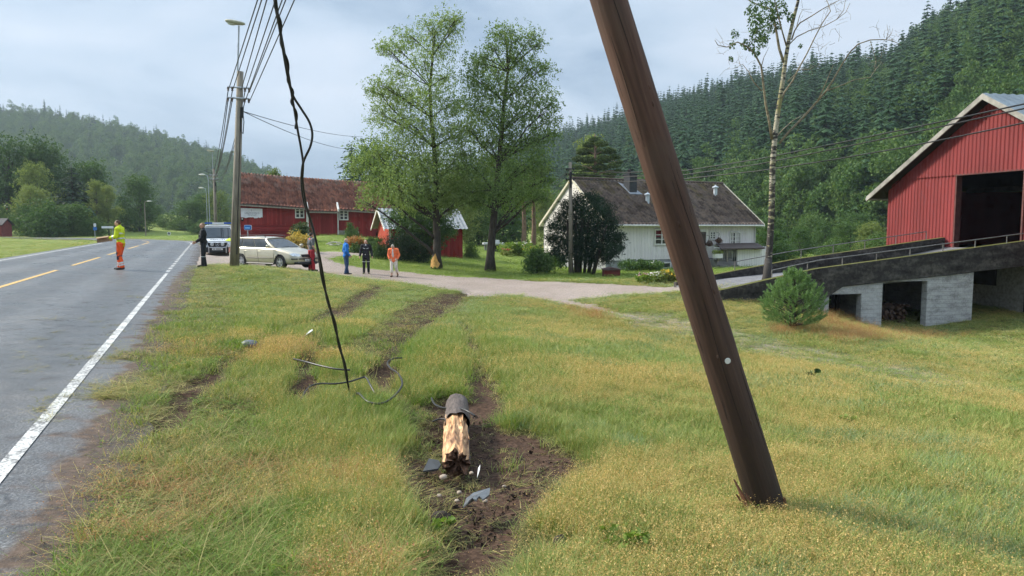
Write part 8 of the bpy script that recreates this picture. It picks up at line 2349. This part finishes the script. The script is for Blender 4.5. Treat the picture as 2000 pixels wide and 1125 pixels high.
    mo = MB(); mo.ell(Hd(0, .088, -.062), (.024, .008, .007), 8, 5, hr); mo.build('mouth', mat('lips', (0.32, 0.13, 0.11), .6, .1, 30, bmp=0) if 'lips' not in bpy.data.materials else bpy.data.materials['lips'], t, True)
    if 'hair' in outfit:
        h = MB(); hm, kind = outfit['hair']
        if kind == 'short': h.ell(Hd(0, -.014, .022), (.079, .092, .102), 18, 12, hr); cut = lambda q: q[1] < .045 and not (q[2] < -.03 and q[1] > -.05) or q[2] > .062
        elif kind == 'crop': h.ell(Hd(0, -.012, .012), (.078, .094, .106), 18, 12, hr); cut = lambda q: (q[1] < .02 and q[2] > -.06 and not (q[2] < .0 and q[1] > -.03)) or q[2] > .075
        elif kind == 'bald': h.ell(Hd(0, -.010, 0), (.0765, .094, .108), 18, 12, hr); cut = lambda q: q[1] < .0 and -.07 < q[2] < .03
        else: h.ell(Hd(0, -.02, .015), (.085, .098, .112), 18, 12, hr); h.ell(Hd(0, -.07, -.06), (.07, .05, .09), 14, 9, hr); cut = lambda q: q[1] < .035 or q[2] > .06
        inv = hr.inverted(); keep = []
        for fc in h.f:
            c = np.mean([h.v[i] for i in fc], axis=0) - hc; q = inv @ Vector(c)
            if cut(q): keep.append(fc)
        h.f = keep; h.m = [0] * len(keep); h.build('hair', hm, t, True)
    def cloth(name, fill, mt, vox=.014, par=None, smooth_it=3):
        m = MB(); fill(m); v, f = remeshed(m, vox, smooth_it); return mesh_obj(name, v, f, mt, par or t, True)
    top_len = outfit.get('top_len', 0)
    def topf(m):
        g = outfit.get('top_g', .018)
        torso(m, g)
        if top_len: m.ell(D['pelvis'] - (0, 0, top_len), (.165 * bk + g, .125 * bk + g, .13), 16, 10)
        for s in 'LR': arm(m, s, g * .9, outfit.get('sleeve', .93)) if outfit.get('sleeve', .93) > 0 else taper(m, D['sh' + s], mid(D['sh' + s], D['el' + s], .75), .068 + g * .5, .060 + g * .5)
        taper(m, D['neck'] - (0, .005, .04), D['neck'] + (0, -.008, .035), .062 + g * .6, .058 + g * .6)
    jk = cloth(outfit.get('top_name', 'jacket'), topf, outfit['top'])
    def legsf(m):
        g = outfit.get('leg_g', .016); m.ell(D['pelvis'] - (0, 0, .02), (.158 * bk + g, .116 * bk + g, .11), 16, 10, rt)
        for s in 'LR': leg(m, s, g, outfit.get('leg_stop', .93), outfit.get('flare', .006))
    tr = cloth('trousers', legsf, outfit['legs'])
    def shoes(s):
        def fn(m):
            taper(m, D['an' + s] - (0, .035, .03), D['to' + s] + (0, 0, .005), .050, .040)
            if outfit.get('boot', True): taper(m, D['an' + s] - (0, 0, .02), mid(D['an' + s], D['kn' + s], .22), .052, .055)
        return fn
    for s in 'LR': cloth('shoe', shoes(s), outfit['shoe'], .011)
    def ring(at, axis_, rx, ry, hgt, nm, mt, par):
        ax = np.array(axis_, float); ax /= np.linalg.norm(ax); a = np.array([1., 0, 0]); a -= ax * a.dot(ax); a /= np.linalg.norm(a); b_ = np.cross(ax, a); m = MB(); n = 20
        v = [np.array(at) + a * rx * math.cos(2 * math.pi * j / n) + b_ * ry * math.sin(2 * math.pi * j / n) + ax * k * hgt for k in (-.5, .5) for j in range(n)]
        m.add(v, [(j, (j + 1) % n, n + (j + 1) % n, n + j) for j in range(n)]); m.build(nm, mt, par, True)
    for bd in outfit.get('bands', []):
        where, r_, hgt, mt = bd[0], bd[1], bd[2], bd[3]; par = jk if bd[4] == 'top' else tr
        if where[0] == 'torso': at = mid(D['pelvis'], D['neck'], where[1]); ring(at, up, r_, r_ * .74, hgt, bd[5], mt, par)
        else: a, b_ = D[where[0]], D[where[1]]; ring(mid(a, b_, where[2]), b_ - a, r_, r_, hgt, bd[5], mt, par)
    for ex in outfit.get('extra', []): ex(t, D, Hd, hr, cloth)
    t.scale = (height / 1.8,) * 3; t.location = (b[0], b[1], zz); t.rotation_euler = (0, 0, heading)
    return t, D
cl = lambda n, c, r=.85, **k: mat(n, c, r, .22, 9, bmp=.25, bdist=.01, **k)
M_YELJ = cl('hivis_yellow', (0.60, 0.70, 0.02)); M_ORA = cl('hivis_orange', (0.85, 0.10, 0.015)); M_NAVY = cl('navy_patch', (0.025, 0.035, 0.06)); M_REFL = mat('reflective_band', (0.62, 0.64, 0.62), .4, .1, 9, metal=.3, bmp=0)
M_BLKC = cl('black_cloth', (0.014, 0.015, 0.018)); M_BOOT = cl('black_boot', (0.02, 0.019, 0.018), .6); M_BLUEJ = cl('blue_jacket', (0.01, 0.16, 0.52)); M_JEANS = cl('jeans', (0.025, 0.06, 0.13))
M_GREYT = cl('grey_shirt', (0.12, 0.125, 0.135)); M_REDT = cl('red_trousers', (0.34, 0.02, 0.03)); M_ORJ = cl('orange_jacket', (0.85, 0.19, 0.07)); M_CREAM = cl('cream_cloth', (0.66, 0.61, 0.52)); M_WHTOP = cl('pale_top', (0.62, 0.58, 0.56))
M_HBR = mat('brown_hair', (0.10, 0.055, 0.03), .7, .4, 30, bmp=.3); M_HDK = mat('dark_hair', (0.035, 0.022, 0.018), .7, .4, 30, bmp=.3); M_HGR = mat('grey_hair', (0.40, 0.36, 0.31), .7, .3, 30, bmp=.3); M_HFAIR = mat('fair_hair', (0.24, 0.15, 0.08), .7, .3, 30, bmp=.3)
def head_to(dx, dy): return math.atan2(-dx, dy)          # heading so that local +Y looks along (dx, dy)
gz = lambda px, Y: Hs((px - 1000) / FPX * Y, Y)

# 1 roadworker with a box
def patch(names, r, l0, l1, mt, nm):
    def ex(t, D, Hd, hr, cloth):
        for s in 'LR':
            a, b_ = D[names[0] + s], D[names[1] + s]; m = MB(); taper(m, mid(a, b_, l0) + (0, .018, 0), mid(a, b_, l1) + (0, .018, 0), r, r * .9); mesh_obj(nm, np.array(m.v), m.f, mt, t, True)
    return ex
def knee_patch(mt, r=.078):
    def ex(t, D, Hd, hr, cloth):
        for s in 'LR':
            m = MB(); taper(m, mid(D['hip' + s], D['kn' + s], .72) + (0, .014, 0), mid(D['kn' + s], D['an' + s], .28) + (0, .014, 0), r, r * .92); mesh_obj('knee_patch', np.array(m.v), m.f, mt, t, True)
    return ex
Yh = 27.0
man, D1 = person('man in yellow hi-vis jacket and orange trousers carrying a cardboard box across the road', (238, 523), Yh, head_to(-1, -.12),
    dict(anL=(-.11, -.06, .09), toL=(-.15, .12, .03), knL=(-.11, .03, .50), anR=(.10, .10, .09), toR=(.11, .28, .03), knR=(.10, .10, .50), shL=(-.19, .02, 1.44), elL=(-.25, .06, 1.17), wrL=(-.15, .31, 1.13), shR=(.19, .02, 1.44), elR=(.25, .06, 1.17), wrR=(.15, .31, 1.13), handL=(.2, .9, -.1), handR=(-.2, .9, -.1), chest=(0, .01, 1.32), neck=(0, .03, 1.50), head=(0, .075, 1.65), head_tilt=.15),
    dict(hair=(M_HBR, 'crop'), top=M_YELJ, legs=M_ORA, shoe=M_BOOT, top_g=.030, leg_g=.026, flare=.016, top_len=.0,
         bands=[(('torso', .30), .192, .05, M_REFL, 'top', 'reflective_band'), (('torso', .62), .205, .05, M_REFL, 'top', 'reflective_band'), (('elL', 'wrL', .35), .073, .045, M_REFL, 'top', 'reflective_band'), (('elR', 'wrR', .35), .073, .045, M_REFL, 'top', 'reflective_band'), (('knL', 'anL', .62), .086, .06, M_REFL, 'legs', 'reflective_band'), (('knR', 'anR', .62), .086, .06, M_REFL, 'legs', 'reflective_band'), (('knL', 'anL', .80), .086, .05, M_REFL, 'legs', 'reflective_band'), (('knR', 'anR', .80), .086, .05, M_REFL, 'legs', 'reflective_band')],
         extra=[knee_patch(M_NAVY, .092)]), 1.83, z=float(road_z(road_d(np.array([(238 - 1000) / FPX * Yh]), np.array([Yh])))[0]) + .0)
def carton():
    h = man.rotation_euler[2]; s = man.scale[0]; c_, s_ = math.cos(h), math.sin(h); L = lambda x, y, z: (man.location.x + s * (x * c_ - y * s_), man.location.y + s * (x * s_ + y * c_), man.location.z + s * z)
    t = thing('cardboard_box', 'open brown cardboard box held in front of the man in yellow', 'box', L(0, .48, 1.08))
    m = mat('cardboard', (0.34, 0.22, 0.13), .9, .2, 7, bmp=.1); b = MB(); x0, x1, y0, y1, z0, z1, w_ = -.145, .145, .33, .74, 1.0, 1.18, .008
    tl = lambda x, y, z: L(x, y, z - (y - .5) * .15)
    b.box((x0, y0, z0), (x1, y1, z0 + w_), tl); b.box((x0, y0, z0 + w_), (x0 + w_, y1, z1), tl); b.box((x1 - w_, y0, z0 + w_), (x1, y1, z1), tl); b.box((x0 + w_, y0, z0 + w_), (x1 - w_, y0 + w_, z1), tl); b.box((x0 + w_, y1 - w_, z0 + w_), (x1 - w_, y1, z1), tl); b.build('body', m, t)
    for a in ((x0 - .09, y0, x0, y1), (x1, y0, x1 + .09, y1)):
        f = MB(); f.box((a[0], a[1], z1 + .0), (a[2], a[3], z1 + w_), lambda x, y, z: tl(x, y, z - .5 * abs(abs(x) - .145))); f.build('flap', m, t)
carton()
# 2 policeman
def belt(mt, r=.172):
    def ex(t, D, Hd, hr, cloth):
        m = MB(); c = D['pelvis'] + (0, 0, .09); n = 20; v = [c + (r * math.cos(2 * math.pi * j / n), r * .76 * math.sin(2 * math.pi * j / n), k) for k in (-.03, .03) for j in range(n)]; m.add(v, [(j, (j + 1) % n, n + (j + 1) % n, n + j) for j in range(n)])
        for a in (.2, 1.0, 2.4, 3.4, 5.2): m.ell(c + (r * 1.06 * math.cos(a), r * .82 * math.sin(a), -.02), (.035, .03, .06), 8, 6)
        m.build('belt', mt, t, True)
    return ex
def badge(mt, where, sz):
    def ex(t, D, Hd, hr, cloth):
        m = MB(); m.ell(where, sz, 8, 5); m.build('badge', mt, t, True)
    return ex
Yc = 30.6
cop, D2 = person('policeman in black uniform with papers in his hand at the road edge', (399, 521), Yc, head_to(-1, -.35),
    dict(wrL=(-.06, .27, 1.02), elL=(-.26, .06, 1.16), wrR=(.05, .28, 1.0), elR=(.26, .03, 1.15), handL=(.3, .8, -.4), handR=(-.2, .75, -.55), anL=(-.12, .04, .09), toL=(-.16, .22, .03), anR=(.10, -.03, .09), toR=(.13, .15, .03), head_turn=.25),
    dict(hair=(M_HFAIR, 'crop'), top=M_BLKC, legs=M_BLKC, shoe=M_BOOT, top_g=.022, leg_g=.020, flare=.012, bands=[(('knL', 'anL', .22), .088, .022, M_REFL, 'legs', 'reflective_band'), (('knR', 'anR', .22), .088, .022, M_REFL, 'legs', 'reflective_band')],
         extra=[belt(M_BOOT), badge(mat('badge_gold', (0.5, 0.38, 0.12), .5, .2, 20, bmp=0), (-.262, .01, 1.36), (.008, .03, .035)), badge(mat('badge_green', (0.45, 0.6, 0.3), .5, .2, 20, bmp=0), (.07, .14, 1.30), (.04, .012, .03))]), 1.83)
def papers():
    h = cop.rotation_euler[2]; s = cop.scale[0]; c_, s_ = math.cos(h), math.sin(h); L = lambda x, y, z: (cop.location.x + s * (x * c_ - y * s_), cop.location.y + s * (x * s_ + y * c_), cop.location.z + s * z)
    t = MB(); v = []; 
    for k in (0, .004):
        v += [L(-.12 + k, .30, .93 + k), L(.12 + k, .30, .93 + k), L(.12 + k, .50, .70 + k), L(-.12 + k, .50, .70 + k)]
    t.hexa(v); tag(t.build('papers', mat('paper', (0.72, 0.73, 0.75), .8, .05, 9, bmp=0)), 'white sheets of paper held low by the policeman', 'papers')
papers()
# 3 man in grey and red by the car
person('man in grey shirt and red work trousers standing at the car bonnet', (609, 529.5), 34.2, head_to(.75, .70),
    dict(anL=(-.13, -.02, .09), toL=(-.18, .15, .03), anR=(.14, .02, .09), toR=(.22, .17, .03), hipL=(-.10, 0, .92), wrL=(-.23, .04, .90), wrR=(.24, .10, .92), head=(0, .03, 1.65), head_turn=-.15),
    dict(hair=(M_HDK, 'short'), top=M_GREYT, top_name='shirt', sleeve=-1, legs=M_REDT, shoe=M_BOOT, top_g=.018, leg_g=.024, flare=.016, extra=[knee_patch(M_BLKC, .088), lambda t, D, Hd, hr, cloth: (lambda m: (m.tube([np.array(D['neck']) + (.085 * math.cos(a), .075 * math.sin(a), -.015 + .02 * math.sin(a)) for a in np.linspace(0, 2 * math.pi, 17)], .028, 8), m.build('collar', M_ORA, t, True)))(MB())],
         bands=[(('knL', 'anL', .85), .078, .05, M_BLKC, 'legs', 'cuff'), (('knR', 'anR', .85), .078, .05, M_BLKC, 'legs', 'cuff')]), 1.80)
# 4 man in blue
person('bald man in bright blue jacket and jeans standing in the driveway', (676.5, 537), 36, head_to(.85, .45),
    dict(wrL=(-.20, .12, .95), elL=(-.26, -.05, 1.16), wrR=(.20, .12, .95), elR=(.26, -.05, 1.16), anL=(-.10, .10, .09), toL=(-.12, .27, .03), anR=(.10, -.08, .09), toR=(.12, .10, .03)),
    dict(hair=(M_HGR, 'bald'), top=M_BLUEJ, legs=M_JEANS, shoe=M_BOOT, top_g=.026, top_len=.03, extra=[badge(M_REFL, (.20, .10, 1.28), (.02, .02, .02))]), 1.80)
# 5 officer in black
person('woman in black jacket and black trousers facing the viewer in the driveway', (715.5, 534.5), 37, head_to(.15, -1),
    dict(wrL=(-.31, .04, .92), elL=(-.27, -.03, 1.17), wrR=(.31, .04, .92), elR=(.27, -.03, 1.17), anL=(-.12, 0, .09), anR=(.12, 0, .09), toL=(-.15, .17, .03), toR=(.15, .17, .03), knL=(-.11, .02, .5), knR=(.11, .02, .5)),
    dict(hair=(M_HBR, 'long'), top=M_BLKC, legs=M_BLKC, shoe=M_BOOT, top_g=.034, top_len=.10, leg_g=.018, bands=[(('hipL', 'knL', .70), .098, .022, M_REFL, 'legs', 'reflective_band'), (('hipR', 'knR', .70), .098, .022, M_REFL, 'legs', 'reflective_band')],
         extra=[lambda t, D, Hd, hr, cloth: (lambda m: (m.tube([(-.13, .155, 1.33), (-.03, .165, 1.30)], .012, 6), m.tube([(.03, .165, 1.30), (.13, .155, 1.33)], .012, 6), m.build('reflective_band', M_REFL, t, True)))(MB()), badge(M_TRIM, (.03, .165, 1.0), (.018, .012, .03)), badge(M_SWHITE, (0, .10, 1.49), (.03, .02, .035))]), 1.72)
# 6 woman in orange
person('woman in orange jacket and cream trousers walking with bowed head', (769.5, 541), 36.2, head_to(-.12, -1),
    dict(pelvis=(0, -.02, .95), chest=(0, .04, 1.30), neck=(0, .09, 1.47), head=(0, .17, 1.58), head_tilt=.75, shL=(-.19, .05, 1.41), shR=(.19, .05, 1.41), elL=(-.27, -.02, 1.15), elR=(.27, -.02, 1.15), wrL=(-.22, .10, .97), wrR=(.20, .10, .96), anL=(-.13, -.24, .13), toL=(-.15, -.08, .03), knL=(-.12, .02, .50), anR=(.09, .10, .09), toR=(.10, .27, .03), knR=(.10, .08, .50)),
    dict(hair=(M_HGR, 'short'), top=M_ORJ, legs=M_CREAM, shoe=M_HBR, boot=False, top_g=.036, top_len=.08, leg_g=.022, leg_stop=.52, flare=.026,
         extra=[lambda t, D, Hd, hr, cloth: (lambda m: (m.ell((0, .115, 1.24), (.07, .085, .24), 14, 10, Euler((-.12, 0, 0)).to_matrix()), m.ell((0, .15, 1.40), (.05, .05, .08), 10, 8), m.build('top', M_WHTOP, t, True)))(MB())]), 1.68)
# ------------------------------------------------------------------ air
def haze_box():
    b = MB(); b.box((-1000, -60, -14), (1000, 1000, 300))
    m = bpy.data.materials.new('haze'); m.use_nodes = True; t = m.node_tree; t.nodes.clear()
    o = t.nodes.new('ShaderNodeOutputMaterial'); pv = t.nodes.new('ShaderNodeVolumePrincipled')
    pv.inputs['Density'].default_value = HAZE
    pv.inputs['Color'].default_value = (0.72, 0.85, 1.0, 1); pv.inputs['Anisotropy'].default_value = 0.2
    t.links.new(pv.outputs['Volume'], o.inputs['Volume'])
    tag(b.build('haze', m), kind='stuff')
if HAZE > 0: haze_box()
